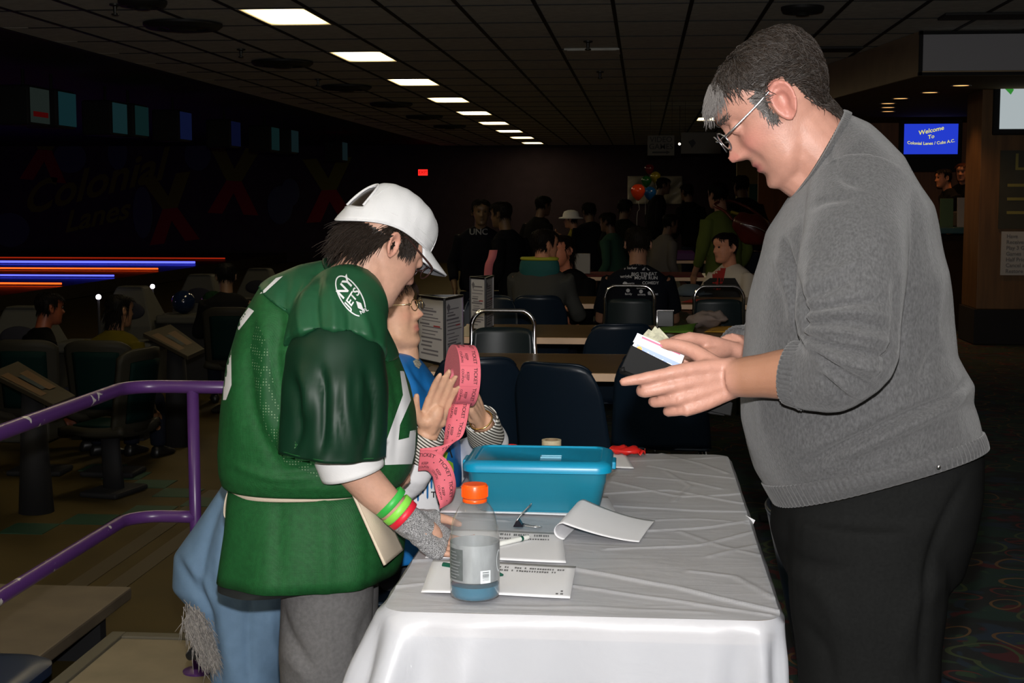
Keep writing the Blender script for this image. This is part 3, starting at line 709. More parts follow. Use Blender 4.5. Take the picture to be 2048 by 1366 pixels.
m_lab = mat('silver label', (.30, .32, .33), .3, .25, var=.25, vscale=35, stretch=(1, 1, .35)); m_labd = mat('dark silver label', (.11, .125, .125), .4, .2, var=.2, vscale=60); m_labw = mat('label white', (.62, .66, .68), .5)
bt = thing('drink_bottle', 'clear plastic drink bottle with orange cap, silver label and a little blue drink left', 'bottle', (bx, by, bz))
prof = [(.040, 0), (.0455, .004), (.0468, .012), (.0468, .030), (.0462, .034), (.0462, .108), (.0468, .112), (.0452, .117), (.0466, .121), (.0440, .127), (.0450, .132), (.0425, .140), (.0395, .152), (.0340, .166), (.0275, .176), (.0220, .182), (.0205, .186), (.0205, .196)]
g = MB()
def swirl(r, z, th):
    k = math.exp(-((z - .155) / .02) ** 2); return r + k * .0016 * math.sin(3 * th + z * 80)
rg = [[Vector((bx + swirl(r, z, 2 * math.pi * j / 48) * math.cos(2 * math.pi * j / 48), by + swirl(r, z, 2 * math.pi * j / 48) * math.sin(2 * math.pi * j / 48), bz + z)) for j in range(48)] for r, z in prof]
g.loft(rg, cap=False); g.build('shell', m_pet, bt, smooth=True)
MB().lathe([(.039, .001), (.0446, .005), (.0458, .012), (.0458, .026), (.001, .0262)], 48, (bx, by, bz)).build('blue_drink', m_liq, bt, auto=50)
g = MB(); g.lathe([(.0232, .190), (.0242, .192), (.0242, .2125), (.0222, .2155), (.001, .2158)], 48, (bx, by, bz)); cap_o = g.build('cap', m_oran, bt, auto=50)
g = MB()
for j in range(48):
    a = 2 * math.pi * j / 48; g.box((bx + .0245 * math.cos(a), by + .0245 * math.sin(a), bz + .2015), (.0012, .0014, .019), (0, 0, a))
tag(g.build('grip_ridges', m_oran, cap_o), None, kind='stuff')
MB().lathe([(.0212, .181), (.0232, .182), (.0232, .1875), (.0212, .1885)], 40, (bx, by, bz), cap=False).build('cap_ring', m_oran, bt, smooth=True)
aim = math.atan2(-by, -bx)     # towards the camera side
def arc_patch(a0, a1, z0, z1, r): return lambda u, v: Vector((bx + r * math.cos(aim + a0 + (a1 - a0) * u), by + r * math.sin(aim + a0 + (a1 - a0) * u), bz + z0 + (z1 - z0) * v))
lb = MB().grid(72, 4, arc_patch(-math.pi, math.pi, .036, .1065, .0468)).build('label', m_lab, bt, smooth=True)
MB().grid(14, 4, arc_patch(-1.30, -.50, .040, .099, .0472)).build('nutrition_panel', m_labd, lb, smooth=True)
MB().grid(8, 2, arc_patch(.22, .66, .036, .060, .0472)).build('barcode_panel', m_labw, lb, smooth=True)
g = MB()
for k in range(7): g.grid(5, 1, arc_patch(.30, .58, .0415 + k * .0024, .0415 + k * .0024 + random.choice([.0007, .0012, .0016]), .0474))
tag(g.build('barcode', m_labd, lb), None, kind='stuff')
g = MB()
for k in range(9): g.grid(6, 1, arc_patch(-1.24, -1.24 + random.uniform(.4, .66), .044 + k * .006, .0455 + k * .006, .0475))
tag(g.build('small_print', m_lab, lb), None, kind='stuff')
g = MB(); g.grid(14, 1, lambda u, v: arc_patch(0, 1, 0, 1, .0474)(1.22 + (.17 + .045 * v) * math.cos(.6 + 5.0 * u), .073 + (.018 + .0035 * v) * math.sin(.6 + 5.0 * u))); g.build('round_logo', m_labw, lb, smooth=True)
# ---------------------------------------------------------------- blue lidded box
def mix_mat(name, col, rough, transp, tcol):
    m = mat(name, col, rough); nt, b = nodes_of(m); t_ = nt.nodes.new('ShaderNodeBsdfTransparent'); t_.inputs[0].default_value = (*tcol, 1)
    s = nt.nodes.new('ShaderNodeMixShader'); s.inputs[0].default_value = transp
    nt.links.new(b.outputs[0], s.inputs[1]); nt.links.new(t_.outputs[0], s.inputs[2]); nt.links.new(s.outputs[0], nt.nodes['Material Output'].inputs[0]); return m
m_bx = mix_mat('translucent blue plastic', (.020, .26, .38), .3, .30, (.10, .50, .68))
m_lid = mat('blue lid plastic', (.004, .27, .46), .32)
q0 = atz(950, 1023, .7525); q1 = atz(1198, 1029, .7525); bxc = (q0.x + q1.x) / 2; byn = (q0.y + q1.y) / 2; W = q1.x - q0.x
box = thing('storage_box', 'blue translucent plastic box with a brighter blue lid', 'box', (bxc, byn + .11, .7525))
def rr_ring(w, d, r, z, cy): return [Vector((x, y, z)) for x, y in rrect(bxc - w / 2, bxc + w / 2, cy - d / 2, cy + d / 2, r, 8)]
zb0 = .7535; cyb = byn + .105; H = .112
g = MB(); g.loft([rr_ring(W - .02, .20, .02, zb0 + .002, cyb), rr_ring(W, .215, .025, zb0 + .008, cyb), rr_ring(W + .026, .236, .03, zb0 + H * .62, cyb), rr_ring(W + .030, .240, .03, zb0 + H * .66, cyb), rr_ring(W + .038, .247, .03, zb0 + H, cyb)], cap=False); g.prism(rrect(bxc - W / 2 + .01, bxc + W / 2 - .01, cyb - .10, cyb + .10, .02, 6), zb0, zb0 + .003)
g.build('tub', m_bx, box, auto=50)
zl = zb0 + H - .002
g = MB(); g.loft([rr_ring(W + .044, .252, .034, zl - .012, cyb), rr_ring(W + .058, .262, .036, zl - .010, cyb), rr_ring(W + .060, .264, .036, zl + .002, cyb), rr_ring(W + .050, .256, .034, zl + .010, cyb), rr_ring(W + .020, .226, .03, zl + .016, cyb), rr_ring(W + .008, .214, .028, zl + .016, cyb), rr_ring(W + .002, .208, .026, zl + .012, cyb)], cap=True)
lid = g.build('lid', m_lid, box, auto=50)
g = MB(); g.tube([(bxc + .005, cyb - .02, zl + .0135), (bxc + .005, cyb - .045, zl + .0135), (bxc + .055, cyb - .045, zl + .0135), (bxc + .055, cyb - .02, zl + .0135), (bxc + .005, cyb - .02, zl + .0135)], .0016, 6); g.build('embossed_mark', mat('pale blue emboss', (.25, .55, .68), .3), lid)
for sx in (-1, 1): MB().box((bxc + sx * (W / 2 + .032), cyb, zl - .006), (.012, .07, .018)).build('latch', m_lid, lid, bevel=.003)
MB().box((bxc - .02, cyb, zb0 + .032), (W - .06, .15, .05)).build('papers_inside', mat('papers in box', (.10, .16, .2), .8), box)
# ---------------------------------------------------------------- binder clip, markers, tape, scraps
m_chr = mat('bright chrome', (.80, .80, .82), .12, 1.0); m_clip = mat('black clip enamel', (.006, .006, .012), .25)
p = atz(1037, 1052, .753); t = thing('binder_clip', 'black binder clip with one chrome handle raised, in front of the blue box', 'binder clip', p)
g = MB(); g.prism([(0, 0), (.024, 0), (.012, .019), (.0105, .019), (.012, .016), (.0205, .0015), (.0035, .0015), (.012, .016), (.013, .0185)][:3], -.012, .012, lambda v: Vector((p.x - .012 + v.x, p.y + v.z, p.z + v.y))); g.build('body', m_clip, t, bevel=.001)
ph = at(1062, 1008, p.y + .02)
g = MB()
for s in (-1, 1): g.tube([(p.x - .008, p.y + s * .009, p.z + .004), Vector((p.x + .002, p.y + s * .006, p.z + .022)), ph + Vector((0, s * .004, 0))], .0014, 8, sub=3)
g.tube([ph + Vector((0, -.004, 0)), ph + Vector((.001, 0, .002)), ph + Vector((0, .004, 0))], .0014, 8); g.build('handle', m_chr, t, smooth=True)
pe = atz(1081, 1053, .755); g = MB()
for s in (-1, 1): g.tube([(p.x + .008, p.y + s * .009, p.z + .004), Vector((pe.x - .015, pe.y + s * .006, .7545)), Vector((pe.x, pe.y + s * .003, .7545))], .0014, 8, sub=3)
g.tube([Vector((pe.x, pe.y - .003, .7545)), Vector((pe.x + .002, pe.y, .7545)), Vector((pe.x, pe.y + .003, .7545))], .0014, 8); g.build('handle', m_chr, t, smooth=True)
m_wpl = mat('white pen barrel', (.75, .76, .72), .35); m_gpl = mat('dark green cap', (.004, .065, .04), .3)
a = atz(972, 1094, .758); b_ = atz(1057, 1074, .758); d = (b_ - a).normalized(); a = b_ - d * .135
t = thing('felt_marker', 'white felt marker with a green band, behind the drink bottle', 'marker', a)
MB().tube([a, a + d * .004, b_ - d * .004, b_], [.0045, .0055, .0055, .004], 14).build('barrel', m_wpl, t, auto=40)
MB().tube([b_ - d * .026, b_ - d * .020], .0062, 14).build('band', m_gpl, t, auto=40)
MB().tube([b_ - d * .001, b_ + d * .003], .0022, 8).build('tip', m_gpl, t)
a = atz(887, 1130, .757); b_ = atz(1006, 1150, .757); t = thing('felt_marker', 'green marker lying behind the bottle, mostly hidden', 'marker', a); d = (b_ - a).normalized()
MB().tube([a, a + d * .04], [.006, .006], 14).build('cap', m_gpl, t, auto=40); MB().tube([a + d * .04, b_ - d * .01, b_], [.005, .005, .002], 14).build('barrel', m_gpl, t, auto=40)
m_tape = mat('cream masking tape', (.62, .52, .34), .6)
p = atz(1103, 891, .7535); t = thing('tape_roll', 'small cream roll of masking tape at the far end of the table', 'tape', p)
g = MB(); g.lathe([(.0205, 0), (.030, 0), (.030, .018), (.0205, .018), (.0205, 0)], 32, p, cap=False); g.build('tape', m_tape, t, auto=50); g = MB(); g.lathe([(.019, .0005), (.0205, .0005), (.0205, .0175), (.019, .0175), (.019, .0005)], 32, p, cap=False); g.build('core', mat('cardboard', (.30, .2, .11), .8), t, auto=50)
sheet('white sheet behind the blue box at the far end of the table', [(1118, 893), (1244, 899), (1268, 937), (1150, 935)], .7515)
m_red = mat('red plastic', (.62, .015, .012), .25)
p = atz(1250, 908, .753); t = thing('candy_bag', 'shiny crumpled red wrapper on the white sheet', 'wrapper', p)
g = MB(); g.ball((p.x, p.y, .765), (.045, .03, .011), 22, 12); me = g.mesh('wrapper'); wobble(me, .006, 120, 3); obj('foil', me, m_red, t); g = MB(); g.grid(6, 3, lambda u, v: Vector((p.x + .03 + .03 * u, p.y - .02 + .04 * v, .760 + .008 * math.sin(u * 9 + v * 5)))); g.build('torn_end', m_red, t, smooth=True, thick=.001)
p = atz(1040, 896, .753); t = thing('scissors', 'red-handled scissors lying near the tape roll', 'scissors', p)
for s in (-1, 1):
    g = MB(); g.tube([(p.x - .03 + .018 * math.cos(k / 12 * 6.283), p.y + s * .014 + .012 * math.sin(k / 12 * 6.283), .7575) for k in range(12)], .0035, 8, closed=True); g.build('handle', m_red, t, smooth=True)
    MB().box((p.x + .045, p.y - s * .006, .7565), (.12, .009, .002), (0, 0, s * .10)).build('blade', m_chr, t)
# white tag sticking out right of the table
p = at(1508, 1024, 3.45); tag(MB().box((p.x - .012, p.y, TZ - .01), (.022, .012, .018), (0, .5, .3)).build('price_tag', m_paper), 'tiny white tag at the right edge of the tablecloth', 'tag')
# ---------------------------------------------------------------- purple railing
m_pur = mat('purple enamel', (.068, .022, .118), .32, spec=.5)
nt, b = nodes_of(m_pur)
tcn = nt.nodes.new('ShaderNodeTexCoord'); n = nt.nodes.new('ShaderNodeTexNoise'); n.inputs['Scale'].default_value = 26; n.inputs['Detail'].default_value = 5
n2 = nt.nodes.new('ShaderNodeTexNoise'); n2.inputs['Scale'].default_value = 5; nt.links.new(tcn.outputs['Object'], n.inputs['Vector']); nt.links.new(tcn.outputs['Object'], n2.inputs['Vector'])
mu = nt.nodes.new('ShaderNodeMath'); mu.operation = 'MULTIPLY'; nt.links.new(n.outputs[0], mu.inputs[0]); nt.links.new(n2.outputs[0], mu.inputs[1])
r = nt.nodes.new('ShaderNodeMapRange'); r.inputs[1].default_value = .375; r.inputs[2].default_value = .385; nt.links.new(mu.outputs[0], r.inputs[0])
mx = nt.nodes.new('ShaderNodeMix'); mx.data_type = 'RGBA'; mx.inputs[6].default_value = (.068, .022, .118, 1); mx.inputs[7].default_value = (.42, .40, .36, 1)
nt.links.new(r.outputs[0], mx.inputs[0]); nt.links.new(mx.outputs[2], b.inputs['Base Color'])
rl = thing('railing', 'chipped purple pipe railing turning a corner left of the green jersey', 'railing', (-1.4, 4.4, 0))
rz1, rz2 = .917, .503
def bend(z, xr): return [Vector((xr, 4.4, z)), Vector((-1.45, 4.4, z))] + [Vector((-1.505 + .105 * math.cos(a), 4.295 + .105 * math.sin(a), z)) for a in [math.radians(90 + 15 * k) for k in range(7)]] + [Vector((-1.61, 3.9, z)), Vector((-1.60, 2.0, z)), Vector((-1.60, .2, z))]
MB().tube(bend(rz1, -1.02), .0205, 20).build('top_rail', m_pur, rl, smooth=True)
MB().tube(bend(rz2, -1.40), .0195, 20).build('lower_rail', m_pur, rl, smooth=True)
for (x, y) in [(-1.402, 4.4), (-1.04, 4.4), (-1.60, .4)]:
    po = MB().tube([(x, y, 0), (x, y, rz1)], .0185, 18).build('post', m_pur, rl, smooth=True)
    MB().lathe([(.05, .0), (.05, .006), (.024, .014)], 20, (x, y, 0)).build('base_flange', m_pur, po, auto=40)
# bench / step at the lower left, navy seat corner
m_bench = mat('scuffed grey-brown bench', (.105, .082, .055), .6, var=.2, vscale=5)
bn = thing('low_bench', 'scuffed low grey-brown bench at the lower left corner', 'bench', (-2.6, 4.4, LOW))
MB().box((-2.6, 4.4, -.045), (1.2, 2.1, .05)).build('top', m_bench, bn, bevel=.008)
for y in (5.33, 3.5): MB().box((-2.6, y, (LOW - .07) / 2), (1.05, .06, -LOW - .07)).build('support', m_black, bn)
m_navy = mat('navy plastic', (.010, .022, .055), .35, spec=.5)
st = thing('plastic_seat', 'navy plastic seat corner at the bottom left of the picture', 'seat', (-2.05, 4.05, -.02))
g = MB(); g.loft([[Vector((x, y, z)) for x, y in rrect(-2.45 - i, -1.86 + i, 3.95 - i, 4.42 + i, .1, 6)] for z, i in ((-.018, -.03), (.0, 0), (.03, .0), (.042, -.02), (.044, -.06))]); g.build('seat', m_navy, st, auto=50)
# ================================================================ PEOPLE TOOLKIT
from mathutils.bvhtree import BVHTree
def lerp_tab(tab, x):
    if x <= tab[0][0]: return tab[0][1]
    for (a, va), (b, vb) in zip(tab[:-1], tab[1:]):
        if x <= b: 
            t = (x - a) / (b - a); t = t * t * (3 - 2 * t); return va + (vb - va) * t
    return tab[-1][1]
class Frame:
    """head / hand frame: origin o, forward f, up u, side s (towards local +c)"""
    def __init__(self, o, f, u, k=1.0):
        self.o = Vector(o); self.f = Vector(f).normalized(); u = Vector(u); self.u = (u - self.f * u.dot(self.f)).normalized(); self.s = self.f.cross(self.u) ; self.k = k
    def w(self, a, b, c): return self.o + (self.f * a + self.u * b + self.s * c) * self.k
    def loc(self, V):
        M = np.array([self.f[:], self.u[:], self.s[:]]); return ((V - np.array(self.o[:])) @ M.T) / self.k
HEAD = [(-.113, .072, .030, .018), (-.106, .090, .012, .034), (-.092, .0985, -.006, .046), (-.076, .0985, -.020, .054), (-.060, .099, -.034, .0605), (-.044, .1005, -.048, .065), (-.027, .1005, -.062, .0675),
        (-.010, .0985, -.076, .070), (.010, .0965, -.087, .072), (.030, .098, -.093, .0745), (.050, .1015, -.095, .077), (.068, .0975, -.093, .0765), (.083, .087, -.086, .0715), (.096, .068, -.071, .060), (.106, .043, -.048, .042), (.111, .012, -.018, .014)]
NOSE = [(-.036, 0), (-.031, .003), (-.027, .014), (-.019, .0285), (-.011, .030), (.0, .0225), (.013, .0135), (.026, .008), (.036, .003), (.045, 0)]
NOSEW = [(-.030, .012), (-.015, .0125), (0, .0085), (.03, .009)]
def head_mb(fr, chin=1.0, jowl=0.0, lips=1.0, nose=1.0, brow=1.0):
    B = [r[0] for r in HEAD]; rows = []
    nb = 74
    for i in range(nb + 1):
        t = i / nb; bb = B[0] + (B[-1] - B[0]) * (.5 - .5 * math.cos(math.pi * t)) * .5 + (B[-1] - B[0]) * t * .5
        for k in range(len(B) - 1):
            if B[k] <= bb <= B[k + 1] + 1e-9:
                tt = (bb - B[k]) / (B[k + 1] - B[k]); p0 = HEAD[max(k - 1, 0)]; p1 = HEAD[k]; p2 = HEAD[k + 1]; p3 = HEAD[min(k + 2, len(B) - 1)]
                cr = lambda j: .5 * (2 * p1[j] + (p2[j] - p0[j]) * tt + (2 * p0[j] - 5 * p1[j] + 4 * p2[j] - p3[j]) * tt * tt + (3 * p1[j] - p0[j] - 3 * p2[j] + p3[j]) * tt ** 3)
                rows.append((bb, cr(1), cr(2), max(.004, cr(3)))); break
    mb = MB(); rings = []; n = 84
    G = lambda d, s: math.exp(-(d / s) ** 2)
    for bb, af, ab, hw in rows:
        ring = []; e = 2.25; ac = af * .40 + ab * .60 if False else (af + ab) / 2
        for j in range(n):
            th = 2 * math.pi * j / n; ct, st = math.cos(th), math.sin(th)
            ce = math.copysign(abs(ct) ** (2 / e), ct); se = math.copysign(abs(st) ** (2 / e), st)
            a = ac + (af - ac) * ce if ct > 0 else ac + (ac - ab) * ce
            c = hw * se
            if ct > 0:
                wf = ct ** .7
                ns = lerp_tab(NOSE, bb) * nose; sw = lerp_tab(NOSEW, bb)
                a += ns * G(c, sw) * wf
                a += nose * .011 * (G(abs(c) - .0145, .0065)) * G(bb + .0205, .0075)          # nostril wings
                a -= .0105 * G(abs(c) - .031, .015) * G(bb - .022, .013)               # eye sockets
                a += brow * .0045 * G(abs(c) - .028, .022) * G(bb - .043, .009)
                a += .0055 * G(abs(c) - .040, .018) * G(bb + .012, .018)                # cheeks
                a -= .0045 * G(abs(c) - .030, .010) * G(bb + .040, .02)                 # beside the mouth
                a += lips * (.0075 * G(c, .020) * G(bb + .046, .0055) + .0085 * G(c, .018) * G(bb + .0585, .006))
                a -= .0055 * G(c, .024) * G(bb + .052, .0028)
                a -= .003 * G(c, .018) * G(bb + .070, .006)
                a += chin * .0075 * G(c, .020) * G(bb + .090, .014)
            c += math.copysign(.008 * jowl * G(bb + .075, .022) * max(0, 1 - abs(ct - .3)), st) if abs(st) > .2 else 0
            ring.append(fr.w(a, bb, c))
        rings.append(ring)
    mb.loft(rings)
    return mb
def ear_mb(mb, fr, side, size=.064, b0=-.004, a0=-.012):
    """ear: bowl with raised helix rim, standing off the head"""
    n = 30; R = [(0.0, -.011), (.25, -.010), (.40, -.004), (.55, .0050), (.68, .0), (.82, .0085), (.97, .0085), (1.04, .002), (.98, -.005), (.70, -.009), (.3, -.014)]
    H = size / 2; W_ = size * .285
    tilt = math.radians(17)
    rings = []
    for r, h in R:
        ring = []
        for j in range(n):
            t = 2 * math.pi * j / n; x = math.cos(t); y = math.sin(t)
            lob = 1.0 - .32 * max(0, -y) ** 2
            xx = W_ * r * x * lob * (1 + .18 * max(0, y)); yy = H * r * y
            xa = xx * math.cos(tilt) - yy * math.sin(tilt); ya = xx * math.sin(tilt) + yy * math.cos(tilt)
            stand = .011 + (-xx) * .42            # rear edge stands off
            hh = h * (1.0 if y > -.75 else .45)
            c = (.0705 + stand + hh) * side
            ring.append(fr.w(a0 + xa, b0 + ya, c))
        rings.append(ring)
    mb.loft(rings)
    mb.ball(fr.w(a0 + .006, b0 - .002, .066 * side), .012 * fr.k, 10, 8)
    mb.ball(fr.w(a0 - .002, b0 + .002, .062 * side), .016 * fr.k, 10, 8); mb.ball(fr.w(a0 + .015, b0 - .004, .074 * side), .0055 * fr.k, 8, 6)
def skin_attr(me, fr):
    L = fr.loc(co_of(me)); a, b_, c = L.T
    lip = np.exp(-((np.abs(b_ + .0525)) / .0115) ** 4) * np.exp(-(c / .022) ** 4) * (a > .09)
    pink = .55 * np.exp(-((b_ + .012) / .02) ** 2 - ((np.abs(c) - .04) / .022) ** 2) * (a > .03) + .5 * np.exp(-((b_ + .014) / .012) ** 2) * (a > .112) + .55 * ((np.abs(c) > .077) & (np.abs(b_) < .045) & (np.abs(a + .012) < .04))
    rr = (np.abs(b_) < .13) & (np.abs(a) < .15) & (np.abs(c) < .11)
    fattr(me, 'lip', np.clip(lip, 0, 1) * rr); fattr(me, 'pink', np.clip(pink, 0, .6) * rr)
def skin_mat(name, col, lip, pink):
    m = mat(name, col, .48, var=.07, vscale=60, bump=.12, bscale=420, spec=.35, sss=.08); attr_mix(m, 'pink', pink); attr_mix(m, 'lip', lip); return m
def hand_mb(mb, fr, curls, spread=.0, thumb=((.3, .5), (.2, .3)), k=1.0, lens=(.078, .087, .081, .063), thumb_side=1):
    """fr: o wrist, f towards the fingers, u index side (across), s=f x u : back of hand is -s when thumb_side=1.  curls: 4 x 3 joint angles bending towards +s"""
    P = lambda x, y, z: fr.w(x * k, y * k * thumb_side, z * k)
    ks = [(.092, .031), (.096, .0105), (.091, -.0105), (.083, -.0295)]
    for i, (kx, ky) in enumerate(ks):
        mb.tube([P(-.012, ky * .55, .002), P(.02, ky * .72, 0), P(kx * .6, ky * .92, -.002), P(kx, ky, -.001)], [.0145 * k, .0135 * k, .0120 * k, .0112 * k], 12, sub=3)
    mb.tube([P(.005, 0, .006), P(.05, .004, .010), P(.080, 0, .007)], [.020 * k, .023 * k, .014 * k], 14, sub=3, flat=(1.0, .55) if False else None)
    mb.ball(P(.035, -.022, .010), .015 * k, 12, 8); mb.ball(P(.032, .020, .012), .018 * k, 12, 8)
    for i, (kx, ky) in enumerate(ks):
        L = lens[i]; ph = (L * .47, L * .29, L * .24); ang = 0; x, z = kx, -.001; y = ky; pts = [P(x, y, z)]; sa = spread * (1.5 - i)
        for j in range(3):
            ang += curls[i][j]; x += ph[j] * math.cos(ang) * math.cos(sa); z += ph[j] * math.sin(ang); y += ph[j] * math.cos(ang) * math.sin(sa); pts.append(P(x, y, z))
        sc = k * (1.0, 1.04, .98, .86)[i]
        mb.tube(pts, [.0098 * sc, .0094 * sc, .0086 * sc, .0070 * sc], 12, sub=4); mb.ball(pts[-1], .0070 * sc, 10, 8); mb.ball(pts[1], .0099 * sc, 10, 8)
    # thumb
    (t1, z1), (t2, z2) = thumb
    p0 = Vector((.016, .020, .004)); d1 = Vector((math.cos(t1 + .35), math.sin(t1 + .35), z1)).normalized(); p1 = p0 + d1 * .046
    d2 = Vector((math.cos(t1), math.sin(t1), z2)).normalized(); p2 = p1 + d2 * .033; d3 = Vector((math.cos(t2), math.sin(t2), z2)).normalized(); p3 = p2 + d3 * .026
    mb.tube([P(*p0), P(*p1), P(*p2), P(*p3)], [.016 * k, .0125 * k, .0108 * k, .0080 * k], 12, sub=4); mb.ball(P(*p3), .0080 * k, 10, 8)
def bvh_of(me): return BVHTree.FromPolygons([v.co.copy() for v in me.vertices], [tuple(p.vertices) for p in me.polygons])
_hb = {}
def head_bvh(me, L):
    if me.name not in _hb:
        inb = (np.abs(L[:, 0]) < .22) & (np.abs(L[:, 1]) < .30) & (np.abs(L[:, 2]) < .20); V = co_of(me); fs = []
        n = len(me.polygons); tot = np.empty(n, np.int32); me.polygons.foreach_get('loop_total', tot); st = np.empty(n, np.int32); me.polygons.foreach_get('loop_start', st); lv = np.empty(len(me.loops), np.int32); me.loops.foreach_get('vertex_index', lv)
        keep = np.nonzero(inb[lv[st]])[0]; fs = [tuple(int(v) for v in lv[st[i]:st[i] + tot[i]]) for i in keep]
        used = np.unique(np.concatenate([np.array(f) for f in fs])) if fs else np.array([0]); mp_ = {int(o): i for i, o in enumerate(used)}
        _hb[me.name] = (BVHTree.FromPolygons([Vector(V[i]) for i in used], [tuple(mp_[v] for v in f) for f in fs]), fs)
    return _hb[me.name][0]
def tubelet(mb, pts, rad):
    n = 3; rings = []; ref = None
    for i in range(len(pts)):
        t = (pts[min(i + 1, len(pts) - 1)] - pts[max(i - 1, 0)]); t = t.normalized() if t.length > 1e-9 else Vector((0, 0, 1))
        if ref is None: ref = t.orthogonal()
        u = (ref - t * ref.dot(t)); u = u.normalized() if u.length > 1e-6 else t.orthogonal().normalized(); v = t.cross(u); ref = u
        rings.append([pts[i] + (u * math.cos(2.094 * j) + v * math.sin(2.094 * j)) * rad[i] for j in range(n)])
    mb.loft(rings, cap=False)
def hair(name, me, fr, mask, comb, length, n, mats, parent, lift=.006, width=.0016, grey=None, seed=1, shell=.004, steps=5, gravity=0.0, free=False, shellmask=None, messy=.5):
    """hair: a scalp shell plus combed strands, one mesh"""
    rs = random.Random(seed); V = co_of(me); N = no_of(me); L = fr.loc(V)
    ok = np.zeros(len(L), bool); cand = np.nonzero((np.abs(L[:, 0]) < .15) & (np.abs(L[:, 1]) < .14) & (np.abs(L[:, 2]) < .12))[0]
    for i in cand: ok[i] = mask(*L[i])
    idx = np.nonzero(ok)[0]; bv = head_bvh(me, L); mb = MB(); gv = []
    sm = ok
    if shell:
        remap = {}; vs = []; fs = []
        for pv in _hb[me.name][1]:
            if all(sm[i] for i in pv):
                f = []
                for i in pv:
                    if i not in remap:
                        remap[i] = len(vs); h = shell * (.75 + .5 * rs.random()); vs.append(tuple(V[i] + N[i] * h)); gv.append(grey(*L[i]) if grey else 0)
                    f.append(remap[i])
                fs.append(tuple(f))
        mb.add(vs, fs)
    if len(idx):
        for _ in range(n):
            i = rs.choice(idx); p = Vector(V[i]); nn = Vector(N[i]); l = L[i]; ln = length(*l) * rs.uniform(.65, 1.15); gg = grey(*l) if grey else 0
            gg = min(1, max(0, gg + rs.uniform(-.15, .30 * messy)))
            cd = comb(*l); d = (fr.f * cd[0] + fr.u * cd[1] + fr.s * cd[2]); d = (d + Vector((rs.gauss(0, .36 * messy), rs.gauss(0, .36 * messy), rs.gauss(0, .36 * messy)))).normalized()
            pts = [p + nn * .001]; cur = p.copy()
            for s in range(1, steps + 1):
                t = s / steps; cur = cur + d * (ln / steps)
                d = (d + Vector((0, 0, -gravity / steps))).normalized()
                if not free or t < .5:
                    q, qn, _, dist = bv.find_nearest(cur)
                    if q is not None:
                        side = (cur - q).dot(qn); want = lift * (.4 + .8 * math.sin(t * 2.2)) * rs.uniform(1 - .3 * messy, 1 + .5 * messy)
                        if side < want: cur = q + qn * want
                        elif not free: cur = cur + (q + qn * want - cur) * .6
                        d = (d - qn * d.dot(qn) * .9).normalized() if d.dot(qn) < 0 or not free else d
                pts.append(cur.copy())
            wd = width * rs.uniform(.7, 1.3); k0 = len(mb.v)
            tubelet(mb, pts, [wd * (1 - .75 * (j / steps) ** 1.5) for j in range(steps + 1)])
            gv += [gg] * (len(mb.v) - k0)
    m = bpy.data.meshes.new(name); m.from_pydata(mb.v, [], mb.f); m.update(); m.polygons.foreach_set('use_smooth', [True] * len(m.polygons))
    fattr(m, 'grey', gv)
    return obj(name, m, mats, parent)
def pxproj(V):
    V = V - np.array([0, 0, CZ]); c = V @ np.array(_FW[:]); return np.stack([CX + F * (V @ np.array(_R[:])) / c, CY - F * (V @ np.array(_U[:])) / c], 1)
def folds_px(me, lst, maxy=None):
    """sculpt folds on the side that faces the camera; lines traced from the photograph"""
    V = co_of(me); N = no_of(me); Q = pxproj(V); face = np.clip(-(N * (V - np.array([0, 0, CZ])) / np.linalg.norm(V - np.array([0, 0, CZ]), axis=1)[:, None]).sum(1) * 2.5, 0, 1)
    if maxy is not None: face *= (V[:, 1] < maxy)
    off = np.zeros(len(V))
    for pts, amp, wd in lst:
        P3 = [Vector((p[0], p[1], 0)) for p in pts]; P3 = catmull(P3, None, 5) if len(P3) > 2 else P3
        pp = [np.array(p[:2]) for p in P3]; d = np.full(len(V), 1e9); par = np.zeros(len(V)); m = len(pp) - 1
        for k, (a, b_) in enumerate(zip(pp[:-1], pp[1:])):
            ab = b_ - a; t = np.clip(((Q - a) @ ab) / (ab @ ab + 1e-9), 0, 1); dd = np.linalg.norm(Q - (a + t[:, None] * ab), axis=1)
            up = dd < d; par = np.where(up, (k + t) / m, par); d = np.minimum(d, dd)
        off += amp * np.exp(-(d / wd) ** 2) * np.sqrt(np.clip(np.sin(np.pi * np.clip(par * .92 + .04, 0, 1)), 0, 1))
    set_co(me, V + N * (off * face)[:, None])
def inside(poly, x, y):
    r = False; j = len(poly) - 1
    for i in range(len(poly)):
        xi, yi = poly[i]; xj, yj = poly[j]
        if (yi > y) != (yj > y) and x < (xj - xi) * (y - yi) / (yj - yi) + xi: r = not r
        j = i
    return r
